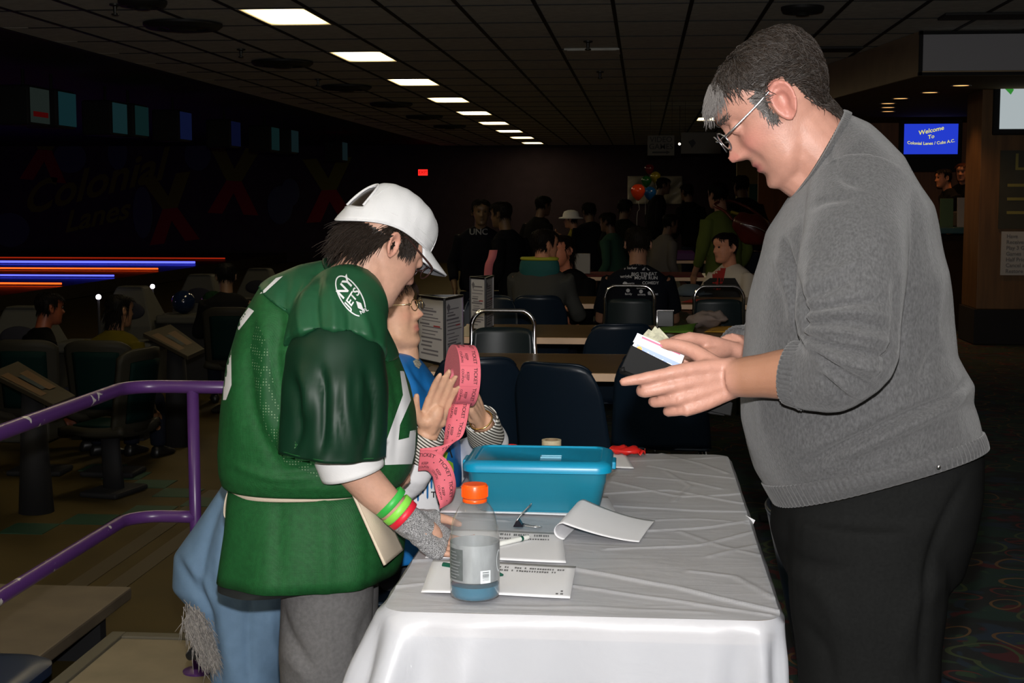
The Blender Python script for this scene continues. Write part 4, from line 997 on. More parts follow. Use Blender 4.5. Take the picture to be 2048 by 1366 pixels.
def patch_px(name, bv, poly, m, parent, step=3.0, lift=.0015, geo=None, thick=0.0012):
    """a sewn or printed patch lying on a surface: the outline traced from the photograph is laid onto the garment mesh itself"""
    cam0 = Vector((0, 0, CZ)); mb = MB()
    def hit(x, y):
        d = ray(x, y).normalized(); h = bv.ray_cast(cam0, d)
        return None if h[0] is None else h[0] - d * lift
    if geo is not None:
        vs, fs = geo; P = [hit(x, y) for x, y in vs]
        good = [f for f in fs if all(P[i] is not None for i in f)]
        P = [p if p is not None else Vector((0, 0, 0)) for p in P]; used = sorted({i for f in good for i in f}); mp_ = {o: i for i, o in enumerate(used)}
        mb.add([P[i] for i in used], [tuple(mp_[i] for i in f) for f in good])
    else:
        bm = bmesh.new(); vv = [bm.verts.new((x, y, 0)) for x, y in poly]; bm.faces.new(vv)
        xs = [p[0] for p in poly]; ys = [p[1] for p in poly]
        def cut(co, no): bmesh.ops.bisect_plane(bm, geom=bm.verts[:] + bm.edges[:] + bm.faces[:], plane_co=co, plane_no=no)
        x = min(xs) + step
        while x < max(xs): cut((x, 0, 0), (1, 0, 0)); x += step
        y = min(ys) + step
        while y < max(ys): cut((0, y, 0), (0, 1, 0)); y += step
        bm.verts.index_update(); P = [hit(v.co.x, v.co.y) for v in bm.verts]
        fs = [tuple(v.index for v in f.verts) for f in bm.faces if all(P[v.index] is not None for v in f.verts)]
        used = sorted({i for f in fs for i in f}); mp_ = {o: i for i, o in enumerate(used)}
        mb.add([P[i] for i in used], [tuple(mp_[i] for i in f) for f in fs]); bm.free()
    if not mb.f: return None
    return mb.build(name, m, parent, smooth=True)
def text_px(s, size, cx, cy, rot=0.0, **kw):
    v, f = text_geo(s, size, **kw); c, sn = math.cos(rot), math.sin(rot)
    return [(cx + x * c + y * sn, cy - (y * c - x * sn)) for x, y in v], f
def ring_px(cx, cy, rx, ry, rot, wd, a0=0, a1=2 * math.pi, n=36):
    vs = []; fs = []
    for i in range(n + 1):
        a = a0 + (a1 - a0) * i / n
        for k in (0, 1):
            x = (rx + k * wd) * math.cos(a); y = (ry + k * wd) * math.sin(a); vs.append((cx + x * math.cos(rot) - y * math.sin(rot), cy + x * math.sin(rot) + y * math.cos(rot)))
    for i in range(n): fs.append((2 * i, 2 * i + 1, 2 * i + 3, 2 * i + 2))
    return vs, fs
def shoe(parent, x, y, ang, m, L=.28):
    M = Matrix.Rotation(ang, 3, 'Z'); g = MB(); rings = []
    for t, w_, h in [(0, .028, .06), (.08, .036, .085), (.3, .040, .09), (.5, .044, .07), (.75, .048, .05), (.93, .038, .035), (1, .016, .022)]:
        rings.append([Vector((x, y, 0)) + M @ Vector(((t - .25) * L, w_ * math.cos(a), max(.002, h * .5 + h * .5 * math.sin(a)))) for a in [2 * math.pi * j / 16 for j in range(16)]])
    g.loft(rings); return g.build('shoe', m, parent, smooth=True)

class MultiBVH:
    def __init__(s, *b): s.b = b
    def ray_cast(s, o, d):
        best = (None,) * 4
        for k in s.b:
            h = k.ray_cast(o, d)
            if h[0] is not None and (best[0] is None or h[3] < best[3]): best = h
        return best
# ================================================================ THE MAN (right)
MY = 2.40
man = thing('person', 'grey-haired man in a grey sweater and glasses looking down into an open wallet', 'person', (.36, MY, 0))
m_skinM = skin_mat('ruddy skin', (.300, .152, .112), (.25, .075, .068), (.325, .112, .092))
fM = Frame(at(1566, 207, MY), (-.752, -.05, -.657), (-.657, .0, .752), .975)       # head pitched down, facing left
sM = lambda f_, b_, hw, **kw: sec(at(*f_, MY), at(*b_, MY), hw, **kw)
body = head_mb(fM, jowl=1.0, chin=1.15, lips=.8, nose=1.0)
ear_mb(body, fM, 1, .068, .004, .010); ear_mb(body, fM, -1, .068, .004, .010)
for s in (-1, 1): body.ball(fM.w(.0865, .020, .031 * s), .0125, 14, 10)
body.tube([at(1592, 250, MY), at(1618, 285, MY), at(1665, 335, MY), at(1690, 400, MY)], [.064, .064, .062, .055], 24, sub=4)
body.tube([at(1575, 318, MY), at(1596, 340, MY), at(1625, 365, MY)], [.034, .043, .040], 18, sub=4)      # under the chin
body.tube([at(1700, 470, MY), at(1700, 600, MY), at(1710, 850, MY), at(1740, 960, MY)], [.06, .07, .06, .05], 16, sub=3)
# near (left) arm and hand
wN = at(1462, 757, 2.215)
body.tube([at(1690, 440, 2.27), at(1693, 600, 2.16), at(1692, 715, 2.14), at(1640, 742, 2.15), at(1575, 748, 2.18), at(1510, 753, 2.20), wN], [.05, .045, .040, .041, .0385, .0325, .0285], 18, sub=4)
fH = Frame(wN, at(1366, 781, 2.195) - wN, Vector((-.25, -.05, 1)))       # s = f x u = towards +Y (palm side)
if fH.s.y < 0: pass
hand_mb(body, fH, [(.06, .14, .10), (.25, 1.35, .8), (.70, 1.25, .7), (.85, 1.15, .6)], spread=.02, thumb=((.55, .80), (.25, .60)), k=1.0, lens=(.072, .081, .076, .060))
# far (right) arm and hand
wF = at(1458, 700, 2.43)
body.tube([at(1690, 440, 2.55), at(1650, 640, 2.62), at(1600, 730, 2.60), at(1530, 718, 2.52), wF], [.05, .045, .042, .036, .029], 16, sub=4)
fHf = Frame(wF, at(1352, 680, 2.40) - wF, Vector((0, 1, -.30)))
hand_mb(body, fHf, [(.55, .9, .5), (.6, .9, .5), (.65, .9, .5), (.7, .9, .5)], spread=0, thumb=((.1, .45), (-.3, .4)), k=.95, thumb_side=-1)
me = remesh(body, .0034, 3, .45, 'body'); skin_attr(me, fM)
V_ = co_of(me); d_ = seg_dist(V_, [tuple(at(1600, 750, 2.165)), tuple(at(1530, 752, 2.195))]); fattr(me, 'tan', .85 * np.clip(1 - (d_ - .042) / .02, 0, 1)); attr_mix(m_skinM, 'tan', (.185, .088, .050))
mB = obj('body', me, m_skinM, man); me_man = me
# sweater
m_knit = mat('heather grey knit', (.051, .051, .052), .95, var=.26, vscale=300, bump=.35, bscale=520, spec=.1, sheen=.15, stretch=(1, 1, .5))
S = [((1590, 388), (1690, 224), .078), ((1568, 415), (1735, 248), .135), ((1535, 470), (1800, 312), .195), ((1510, 550), (1856, 410), .222), ((1494, 635), (1886, 535), .228), ((1486, 715), (1896, 640), .222), ((1481, 780), (1905, 705), .218), ((1483, 835), (1936, 765), .222), ((1494, 890), (1930, 800), .224), ((1512, 940), (1945, 842), .216), ((1535, 978), (1954, 868), .208)]
sw = MB(); sw.loft([sM(f_, b_, hw, e=2.35, side=(0, 1, -.02 * max(0, i - 4))) for i, (f_, b_, hw) in enumerate(S)])
arm = [at(1722, 395, 2.29), at(1708, 500, 2.19), at(1697, 610, 2.14), at(1697, 700, 2.12), at(1668, 742, 2.13), at(1625, 752, 2.15), at(1592, 748, 2.165)]
sw.tube(arm, [.082, .079, .077, .070, .060, .052, .046], 30, sub=4)
sw.tube([at(1690, 400, 2.55), at(1660, 600, 2.62), at(1610, 725, 2.60), at(1530, 712, 2.51), at(1478, 704, 2.455)], [.085, .077, .066, .05, .043], 22, sub=4)
me = remesh(sw, .0042, 6, .5, 'sweater')
FS = 1.5
fo = [([(1567, 484), (1590, 560), (1604, 616), (1602, 668)], -.012, 7), ([(1556, 520), (1578, 590), (1585, 650)], .006, 10), ([(1625, 520), (1622, 580), (1625, 612)], .006, 14),
      ([(1606, 622), (1690, 606), (1770, 600)], -.006, 6), ([(1610, 634), (1690, 624), (1768, 630)], .005, 7), ([(1604, 648), (1685, 645), (1776, 656)], -.006, 6), ([(1608, 660), (1690, 665), (1780, 685)], .006, 8),
      ([(1604, 672), (1668, 694), (1786, 716)], -.010, 6), ([(1620, 690), (1690, 725), (1770, 745)], .006, 9), ([(1622, 700), (1690, 752), (1748, 776)], -.008, 6), ([(1640, 735), (1690, 775), (1725, 795)], .005, 8), ([(1640, 750), (1680, 790), (1700, 802)], -.006, 5),
      ([(1700, 560), (1650, 580), (1612, 600)], -.005, 7), ([(1720, 520), (1660, 550), (1625, 575)], .004, 10), ([(1936, 762), (1895, 795), (1795, 838), (1690, 890), (1610, 930)], -.010, 9), ([(1925, 785), (1890, 815), (1800, 858), (1690, 910)], .007, 12),
      ([(1790, 560), (1800, 640), (1790, 700), (1760, 760)], -.008, 10), ([(1885, 690), (1860, 720), (1840, 760)], -.005, 8), ([(1660, 300), (1680, 350), (1720, 370)], -.004, 9), ([(1610, 420), (1650, 400), (1700, 395)], -.003, 8), ([(1880, 560), (1870, 640), (1880, 690)], .004, 14), ([(1500, 700), (1520, 780), (1530, 860)], .003, 20)]
folds_px(me, [(p, a * FS, w_) for p, a, w_ in fo], 2.45); wobble(me, .0022, 26, 5)
sweater = obj('sweater', me, m_knit, man)
m_rib = mat('grey rib knit', (.047, .047, .048), .95, var=.2, vscale=260, spec=.1, sheen=.15)
def ribbed(name, rings2, amp, ribs, parent=sweater):
    """rings with vertical ribs"""
    out = []
    for r in rings2:
        c = sum(r, Vector()) / len(r); n = len(r)
        out.append([c + (p - c) * (1 + amp * math.cos(2 * math.pi * ribs * j / n)) for j, p in enumerate(r)])
    return MB().loft(out, cap=False).build(name, m_rib, parent, smooth=True, thick=.004)
NR = 620
hm = [((1528, 968), (1953, 862), .211), ((1533, 978), (1956, 869), .214), ((1541, 992), (1960, 880), .213), ((1549, 1006), (1963, 890), .205), ((1552, 1009), (1962, 892), .198)]
ribbed('rib_hem', [sM(f_, b_, hw, e=2.35, n=NR, side=(0, 1, -.125)) for f_, b_, hw in hm], .006, 104)
def tube_rings(pts, rad, n):
    g = MB(); g.tube(pts, rad, n, cap=False, sub=3); return [[Vector(g.v[i * n + j]) for j in range(n)] for i in range(len(g.v) // n)]
ribbed('rib_cuff', tube_rings([at(1616, 752, 2.155), at(1600, 749, 2.162), at(1580, 746, 2.17)], [.050, .0475, .0455], 240), .022, 40)
ribbed('rib_cuff', tube_rings([at(1500, 707, 2.475), at(1486, 704, 2.462), at(1472, 702, 2.45)], [.045, .043, .041], 200), .022, 36)
ribbed('neckband', [sM(f_, b_, hw, n=400) for f_, b_, hw in [((1583, 396), (1700, 228), .092), ((1588, 390), (1693, 224), .084), ((1594, 382), (1686, 222), .076)]], .006, 90)
# trousers
m_trou = mat('charcoal trousers', (.0062, .0064, .0063), .95, var=.1, vscale=200, spec=.02)
tr = MB(); tr.loft([sM(f_, b_, hw, e=2.3) for f_, b_, hw in [((1555, 960), (1945, 850), .19), ((1546, 1010), (1960, 900), .195), ((1540, 1055), (1958, 985), .19), ((1556, 1110), (1945, 1060), .175), ((1585, 1170), (1920, 1150), .14)]])
for s, oy in ((-1, 0), (1, .0)):
    y_ = MY + s * .095
    tr.tube([at(1735, 1030, y_), at(1735, 1180, y_), at(1738, 1366, y_), Vector((.385, y_, .40)), Vector((.40, y_, .09))], [.125, .125, .112, .095, .085], 24, sub=4)
me = remesh(tr, .009, 4, .5, 'trousers')
folds_px(me, [([(1560, 1100), (1620, 1130), (1700, 1140)], -.006, 12), ([(1930, 960), (1880, 1060), (1850, 1180), (1840, 1360)], -.007, 9), ([(1570, 1140), (1640, 1180), (1680, 1260)], .006, 20), ([(1900, 1150), (1830, 1220), (1800, 1340)], .006, 22), ([(1600, 1240), (1650, 1300), (1660, 1366)], -.005, 14)])
trou = obj('trousers', me, m_trou, man)
MB().ball(at(1877, 934, 2.185), .0035, 8, 6).build('rivet', m_chr, trou, smooth=True)
m_shoe = mat('black shoe leather', (.01, .01, .01), .4)
for s in (-1, 1): shoe(man, .36, MY + s * .10, math.pi, m_shoe)
# hair: brown, greying at the front and temples
m_hairM = mat('brown hair', (.0145, .0098, .0070), .5, var=.35, vscale=160, spec=.22); attr_mix(m_hairM, 'grey', (.105, .097, .092))
def maskM(a, b_, c):
    ac = abs(c)
    if ac > .0785: return False
    if b_ > .088: return a < (.040 if c > .0 else .072)
    if b_ > .045: return a < ((.050 + (b_ - .045) * .1) if c > 0 else (.034 + (b_ - .045) * .7))
    if b_ > .012: return a < (.046 + (b_ - .012) * .18) and not (b_ < .034 and -.012 < a < .028 and ac > .066)
    if b_ > -.012: return (a < -.020) or (.030 < a < .047 and ac > .05)
    if b_ > -.078: return a < -.020 + (b_ + .012) * .40
    return False
greyM = lambda a, b_, c: max(0, min(1, (a - .046) / .030 - (.35 if b_ > .05 else 0) + (1.0 if (b_ < .042 and a > -.01) else 0) - (.25 if b_ > .095 and a < .05 else 0)))
def combM(a, b_, c):
    if b_ > .075: return (-.35, -.15, .85 * (1 if c > 0 else -1)) if (c > -.01 or a < .02) else (.5, -.2, -.8)
    if a > -.01 and b_ < .02: return (.15, -1, 0)
    if b_ > .012 and a > -.045: return (-.85, -.35, 0)
    return (-.62, -.75, 0)
hair('hair', me_man, fM, maskM, combM, lambda a, b_, c: .040 if b_ > .06 else (.012 if a > -.02 and b_ < .02 else (.022 if a > -.02 else .034)), 5600, m_hairM, man, lift=.0058, width=.0010, grey=greyM, seed=3, shell=.004, messy=.9)
# fringe hanging off the brow
hair('fringe', me_man, fM, lambda a, b_, c: .078 < b_ < .100 and .055 < a and -.055 < c < .012, lambda a, b_, c: (.55, -.80, -.2), lambda a, b_, c: .042, 420, m_hairM, man, lift=.007, width=.0010, grey=lambda *k: .95, seed=5, shell=0, gravity=.5, free=True, steps=6)
for sd in (-1, 1): hair('eyebrow', me_man, fM, lambda a, b_, c: .038 < b_ < .046 and a > .06 and .012 < c * sd < .046, lambda a, b_, c: (0, .25, 1 if c > 0 else -1), lambda *k: .010, 120, m_hairM, man, lift=.002, width=.0006, grey=lambda *k: .3, seed=6, shell=0)
# glasses
gl_ = bpy.data.objects.new('glasses', None); C.objects.link(gl_); gl_.parent = man; gl_.matrix_parent_inverse = Matrix.Translation(-man.location)
def glasses(fr, parent, m, m_l, temple_sides=(-1, 1), w=.0225, h=.0165, a0=.118, b0=.016, r=.0013):
    for s in (-1, 1):
        ctr = (a0, b0, .033 * s); pts = [fr.w(ctr[0] - .004 * abs(math.cos(t)) * (1 if math.cos(t) * s > 0 else -.3), ctr[1] + h * math.sin(t), ctr[2] + w * math.cos(t)) for t in [2 * math.pi * k / 28 for k in range(28)]]
        o = MB().tube(pts, r, 8, closed=True).build('rim', m, parent, smooth=True)
        g = MB(); c0 = sum(pts, Vector()) / len(pts); g.add([c0] + pts, [(0, 1 + k, 1 + (k + 1) % 28) for k in range(28)]); g.build('lens', m_l, parent, smooth=True)
    MB().tube([fr.w(a0, b0 + .004, -.0105), fr.w(a0 + .006, b0 + .008, 0), fr.w(a0, b0 + .004, .0105)], r, 8, sub=4).build('bridge', m, parent, smooth=True)
    for s in temple_sides:
        MB().tube([fr.w(a0 - .004, b0 + .005, .0565 * s), fr.w(a0 - .018, b0 + .006, .069 * s), fr.w(.05, b0 + .010, .0775 * s), fr.w(.005, b0 + .014, .081 * s), fr.w(-.012, b0 - .002, .082 * s)], [r * 1.3, r * 1.5, r * 1.4, r * 1.2, r], 8, sub=4).build('temple', m, parent, smooth=True)
    for s in (-1, 1): MB().ball(fr.w(a0 - .007, b0 - .003, .010 * s), .0028, 8, 6).build('nose_pad', m_l, parent, smooth=True)
m_lens = bpy.data.materials.new('clear lens'); m_lens.use_nodes = True; nt = m_lens.node_tree; nt.nodes.clear()
o_ = nt.nodes.new('ShaderNodeOutputMaterial'); tr_ = nt.nodes.new('ShaderNodeBsdfTransparent'); gg = nt.nodes.new('ShaderNodeBsdfGlossy'); gg.inputs['Roughness'].default_value = .02
ms = nt.nodes.new('ShaderNodeMixShader'); ms.inputs[0].default_value = .05; nt.links.new(tr_.outputs[0], ms.inputs[1]); nt.links.new(gg.outputs[0], ms.inputs[2]); nt.links.new(ms.outputs[0], o_.inputs[0])
m_gm = mat('silver spectacle frame', (.72, .72, .76), .22, 1.0)
glasses(fM, gl_, m_gm, m_lens)
# ---------------------------------------------------------------- wallet with cards and bills
WY = 2.235
m_leath = mat('black wallet leather', (.005, .005, .005), .5, spec=.06)
wal = thing('wallet', "open black leather wallet with cards and bills in the man's hands", 'wallet', at(1310, 770, WY))
wp = lambda x, y, dy=0: at(x, y, WY + dy)
def slab(name, pts, th, m, parent, bev=.0012, dy=0.0):
    P = [wp(x, y, dy) for x, y in pts]; nrm = (P[1] - P[0]).cross(P[2] - P[0]).normalized()
    if nrm.y > 0: nrm = -nrm
    n_ = len(P); g = MB(); g.add([p for p in P] + [p - nrm * th for p in P], [tuple(range(n_)), tuple(range(2 * n_ - 1, n_ - 1, -1))] + [(i, (i + 1) % n_, n_ + (i + 1) % n_, n_ + i) for i in range(n_)]); return g.build(name, m, parent, bevel=bev)
slab('front_cover', [(1240, 740), (1262, 690), (1366, 742), (1400, 790), (1330, 776)], .004, m_leath, wal)
slab('back_cover', [(1238, 742), (1268, 684), (1385, 738), (1440, 800), (1450, 832), (1420, 828), (1350, 790)], .005, m_leath, wal, dy=.020)
slab('flap', [(1416, 822), (1440, 790), (1466, 806), (1462, 832)], .003, m_leath, wal, dy=.012)
MB().tube([wp(1240, 742, .0), wp(1300, 766, .0), wp(1350, 786, .004)], .0035, 8).build('stitched_edge', m_leath, wal, smooth=True)
MB().tube([wp(1240, 741, -.002), wp(1250, 739, -.002)], [.004, .0045], 8).build('edge_tip', m_chr if False else m_leath, wal, smooth=True)  # short leather tip on the left end of the edge
m_cb = mat('blue bank card', (.16, .22, .42), .3); m_cw = mat('white plastic card', (.44, .44, .46), .3); m_pk = mat('pink card stripe', (.50, .03, .10), .3); m_og = mat('orange card emblem', (.62, .22, .01), .3); m_bill = mat('green-grey banknote', (.22, .215, .15), .7, var=.35, vscale=160)
c1 = slab('bank_card', [(1264, 693), (1270, 686), (1364, 729), (1357, 744)], .0008, m_cb, wal, .0, dy=.0045)
P0, P1 = wp(1264, 692, .0035), wp(1360, 738, .0035); ux = (P1 - P0).normalized(); uz = Vector((-.35, 0, .93)); uz = (uz - ux * ux.dot(uz)).normalized()
ctr = lambda x, y: P0 + ux * x + uz * y
MB().add([ctr(.012 + .0045 * math.cos(t), .0005 + .0045 * math.sin(t)) for t in [k / 20 * 6.283 for k in range(20)]], [tuple(range(20))]).build('round_emblem', m_og, c1)
MB().quad(ctr(.0, -.0015), ctr(.006, -.0015), ctr(.006, .006), ctr(.001, .006)).build('card_corner', m_cw, c1)
g = MB(); text_on(g, 'Bankcard', .0075, lambda x, y: ctr(.038 + x, -.0005 + y) + Vector((0, -.0003, 0)), shear=.2, bold=.015); g.build('lettering', m_cw, c1)
MB().quad(ctr(.058, -.004), ctr(.066, -.004), ctr(.068, .001), ctr(.060, .001)).build('hologram', m_cw, c1)
c2 = slab('membership_card', [(1266, 684), (1275, 666), (1370, 708), (1362, 730)], .0008, m_cw, wal, .0, dy=.008)
q0, q1 = wp(1283, 676, .0068), wp(1360, 710, .0068); ux2 = (q1 - q0).normalized(); L2 = (q1 - q0).length
g = MB(); g.quad(q0, q1, q1 + uz * .0028, q0 + uz * .0028); g.build('pink_stripe', m_pk, c2)
g = MB(); text_on(g, 'member card', .006, lambda x, y: q0 + ux2 * (.03 + x) - uz * (.0045 - y)); g.build('lettering', mat('pale grey print', (.35, .33, .36), .5), c2)
for k, (pts, dy) in enumerate([([(1284, 672), (1297, 658), (1350, 690), (1352, 712)], .011), ([(1296, 672), (1310, 652), (1356, 700), (1350, 716)], .014), ([(1300, 674), (1318, 655), (1362, 702), (1352, 718)], .018)]):
    slab('banknote', pts, .0004, m_bill, wal, 0, dy=dy)
# ================================================================ THE YOUTH (green jersey)
YY = 3.10
yo = thing('person', 'person in a green football jersey and white cap bending over the table', 'person', (-.70, YY, 0))
m_skinY = skin_mat('pale skin', (.455, .26, .185), (.42, .16, .14), (.54, .24, .18))
_ph, _th = math.radians(40), math.radians(38)
fwd = Vector((math.cos(_ph) * math.cos(_th), math.sin(_ph) * math.cos(_th), -math.sin(_th)))
upv = Vector((math.cos(_ph) * math.sin(_th), math.sin(_ph) * math.sin(_th), math.cos(_th)))
ear_w = at(792, 494, YY - .03)
fY = Frame(ear_w, fwd, upv, .98); fY.o = ear_w - fY.s * (.074 * .98 if fY.s.y < 0 else -.074 * .98)
near = 1 if fY.s.y < 0 else -1
sY = lambda f_, b_, hw, **kw: sec(at(*f_, YY), at(*b_, YY), hw, **kw)
body = head_mb(fY, jowl=.6, chin=.9, lips=.9, nose=.8, brow=.5)
ear_mb(body, fY, near, .060); ear_mb(body, fY, -near, .060)
for s in (-1, 1): body.ball(fY.w(.0875, .020, .031 * s), .0125, 14, 10)
body.tube([fY.w(-.01, -.03, 0), at(722, 560, YY), at(690, 590, YY), at(670, 650, YY)], [.058, .062, .066, .08], 22, sub=4)
body.tube([at(660, 680, YY), at(650, 800, YY), at(640, 900, YY)], [.06, .06, .05], 18, sub=3)
wY = at(822, 1046, 2.955)
body.tube([at(665, 650, 2.98), at(672, 800, 2.92), at(690, 905, 2.93), at(735, 968, 2.94), at(785, 1015, 2.95), wY], [.052, .050, .046, .0395, .033, .029], 18, sub=4)
body.tube([at(665, 650, 3.24), at(700, 860, 3.30), at(760, 960, 3.32), at(806, 945, 3.30)], [.052, .046, .036, .028], 16, sub=4)
kn = at(888, 1092, 2.985)
fHY = Frame(wY, kn - wY, Vector((.35, 1.0, .25)))
hand_y = MB(); hand_mb(body, fHY, [(.35, .5, .3), (.45, .6, .3), (.5, .6, .3), (.55, .6, .3)], spread=.05, thumb=((.25, .35), (.05, .3)), k=.90, thumb_side=1)
me = remesh(body, .0040, 3, .45, 'body'); skin_attr(me, fY); me_y = me
obj('body', me, m_skinY, yo)
# jersey
m_jer = mat('green jersey mesh', (.0075, .066, .0165), .62, var=.16, vscale=90, spec=.25)
nt, b = nodes_of(m_jer)      # pin-hole mesh weave
tcn = nt.nodes.new('ShaderNodeTexCoord'); vo = nt.nodes.new('ShaderNodeTexVoronoi'); vo.inputs['Scale'].default_value = 420; vo.inputs['Randomness'].default_value = .15; nt.links.new(tcn.outputs['Object'], vo.inputs['Vector'])
bp = nt.nodes.new('ShaderNodeBump'); bp.inputs['Strength'].default_value = .5; bp.inputs['Distance'].default_value = .0012; nt.links.new(vo.outputs['Distance'], bp.inputs['Height']); nt.links.new(bp.outputs[0], b.inputs['Normal'])
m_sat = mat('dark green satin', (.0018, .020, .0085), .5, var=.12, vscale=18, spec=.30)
m_let = mat('white twill numbers', (.60, .60, .61), .7); m_cot = mat('white cotton', (.66, .655, .65), .85, bump=.1, bscale=200)
up = MB(); up.loft([sY(f_, b_, hw, e=2.4) for f_, b_, hw in [((748, 632), (652, 522), .072), ((772, 672), (600, 532), .125), ((796, 728), (530, 566), .170), ((816, 778), (490, 632), .190), ((828, 830), (464, 720), .200), ((832, 880), (452, 810), .205), ((826, 925), (446, 895), .200), ((818, 948), (448, 935), .198), ((806, 966), (454, 960), .185), ((785, 972), (475, 970), .155)]])
# shoulder yoke over the near shoulder
up.tube([at(700, 590, 3.06), at(685, 640, 3.0), at(675, 720, 2.95)], [.06, .085, .085], 24, sub=4)
me = remesh(up, .0048, 6, .5, 'jersey')
folds_px(me, [([(540, 560), (560, 640), (550, 720), (575, 830), (640, 935)], -.010, 14), ([(520, 600), (535, 700), (530, 820), (580, 920)], .008, 16), ([(500, 650), (500, 760), (520, 860), (560, 930)], -.006, 12), ([(480, 700), (470, 800), (480, 900)], .005, 16), ([(640, 560), (640, 640), (635, 700)], -.008, 10), ([(700, 600), (690, 660), (700, 720)], .006, 12), ([(770, 700), (790, 760), (800, 840), (790, 920)], -.006, 10), ([(560, 945), (640, 938), (720, 950)], -.006, 9), ([(470, 930), (540, 955), (620, 955)], .006, 10)])
jer = obj('jersey', me, m_jer, yo); bv_j = bvh_of(me)
# lower skirt of the jersey, below the apron string
lo = MB(); hemr = []
def hem_ring(f_, b_, hw, ph, amp):
    r = sY(f_, b_, hw, e=2.4, n=120); c = sum(r, Vector()) / len(r)
    return [c + (p - c) * (1 + amp * math.sin(7 * 2 * math.pi * j / 120 + ph)) for j, p in enumerate(r)]
lo.loft([hem_ring((790, 950), (468, 950), .150, 0, 0), hem_ring((795, 985), (464, 985), .170, .3, .006), hem_ring((800, 1040), (460, 1050), .185, .6, .014), hem_ring((802, 1085), (456, 1090), .195, .9, .020), hem_ring((798, 1118), (453, 1122), .200, 1.1, .026), hem_ring((792, 1142), (451, 1142), .200, 1.2, .030)], cap=False)
me = lo.mesh('skirt'); folds_px(me, [([(560, 990), (555, 1080), (560, 1180)], -.008, 12), ([(640, 985), (655, 1080), (650, 1200)], .008, 14), ([(720, 990), (740, 1080), (735, 1190)], -.006, 12)])
skirt = obj('jersey_skirt', me, m_jer, jer, thick=.003)
g = MB(); rr = [hem_ring((760, 1140), (451, 1142), .190, 1.2, .028), hem_ring((690, 1150), (452, 1158), .185, 1.2, .02)]
g.loft(rr, cap=False); g.build('hem_shadow', mat('black hem shadow', (.004, .006, .006), .8), jer, smooth=True)  # black band added as the shade under the jersey hem
# dark satin sleeve with white under-sleeve
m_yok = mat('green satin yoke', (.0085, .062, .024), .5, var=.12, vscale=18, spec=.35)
yk = MB(); yk.tube([at(706, 582, 3.07), at(692, 612, 3.02), at(676, 655, 2.965), at(670, 702, 2.935)], [.070, .092, .104, .108], 40, sub=5)
yk.loft([sY(f_, b_, hw, e=2.4) for f_, b_, hw in [((751, 636), (650, 519), .076), ((772, 668), (600, 529), .130), ((788, 702), (545, 552), .166), ((796, 722), (525, 566), .176)]])
me = remesh(yk, .0048, 5, .5, 'yoke'); folds_px(me, [([(640, 540), (630, 610), (640, 690)], -.010, 9), ([(615, 560), (600, 630), (610, 690)], .008, 10), ([(690, 590), (700, 640), (695, 695)], -.008, 9), ([(720, 620), (735, 660), (740, 700)], .006, 10), ([(575, 560), (565, 620), (580, 690)], -.007, 9), ([(660, 570), (668, 630), (665, 690)], .006, 9)])
yok = obj('jersey_yoke', me, m_yok, jer); bv_yk = bvh_of(me)
sl = MB(); slp = [at(672, 680, 2.945), at(671, 720, 2.922), at(671, 780, 2.905), at(668, 850, 2.895), at(665, 905, 2.895)]; 
def ring_sleeve(n=96):
    g = MB(); g.tube(slp, [.086, .100, .106, .105, .104], n, cap=False, sub=6); m = len(g.v) // n
    out = []
    for i in range(m):
        r = [Vector(g.v[i * n + j]) for j in range(n)]; c = sum(r, Vector()) / n; t = i / (m - 1)
        out.append([c + (p - c) * (1 + .05 * t * math.sin(5 * 2 * math.pi * j / n + 1.0 + t) + .02 * t * math.sin(11 * 2 * math.pi * j / n)) for j, p in enumerate(r)])
    return out
rs_ = ring_sleeve(); sl.loft(rs_, cap=False); me = sl.mesh('sleeve')
folds_px(me, [([(600, 745), (615, 790), (600, 840)], .012, 14), ([(640, 740), (652, 810), (640, 905)], -.018, 11), ([(690, 745), (690, 815), (706, 905)], .014, 14), ([(735, 750), (752, 820), (735, 905)], -.014, 11), ([(590, 760), (600, 840), (585, 905)], -.014, 11), ([(665, 750), (660, 815), (675, 900)], .010, 9), ([(720, 755), (715, 810), (725, 880)], .008, 9)])
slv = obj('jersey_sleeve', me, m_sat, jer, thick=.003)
us = MB(); us.tube([at(672, 830, 2.905), at(690, 890, 2.918), at(706, 945, 2.925)], [.070, .071, .066], 48, cap=False, sub=5); us.build('white_under_sleeve', m_cot, yo, smooth=True, thick=.003)
# collar band and sleeve stripe seams
MB().tube(sY((750, 634), (652, 520), .076, n=60), .006, 8, closed=True).build('collar', m_sat, jer, smooth=True)
bv_s = bvh_of(slv.data); bv_all = MultiBVH(bv_j, bv_yk, bv_s)
g = MB(); q = rs_[int(len(rs_) * .93)]; g.tube([p for p in q], .0012, 6, closed=True); g.build('hem_stitch', m_jer, slv)
# numbers and shoulder emblem
def polypx(name, pts, bv=bv_all, m=m_let, lift=.002): return patch_px(name, bv, pts, m, jer, 4, lift)
polypx('front_number', [(800, 742), (808, 742), (822, 800), (800, 850), (797, 880), (818, 875), (820, 862), (832, 860), (830, 905), (824, 928), (770, 930), (768, 895), (792, 828), (806, 790)])
polypx('shoulder_number', [(497, 615), (508, 622), (478, 660), (468, 655)])
polypx('back_number', [(448, 760), (455, 700), (462, 690), (463, 770), (452, 800), (446, 800)])
polypx('shoulder_number', [(552, 556), (566, 552), (530, 585), (519, 588)])
m_dots = mat('perforated mesh panel', (.006, .052, .014), .6, spec=.2); nt, b = nodes_of(m_dots); tcn = nt.nodes.new('ShaderNodeTexCoord'); vo = nt.nodes.new('ShaderNodeTexVoronoi'); vo.inputs['Scale'].default_value = 165; vo.inputs['Randomness'].default_value = .0
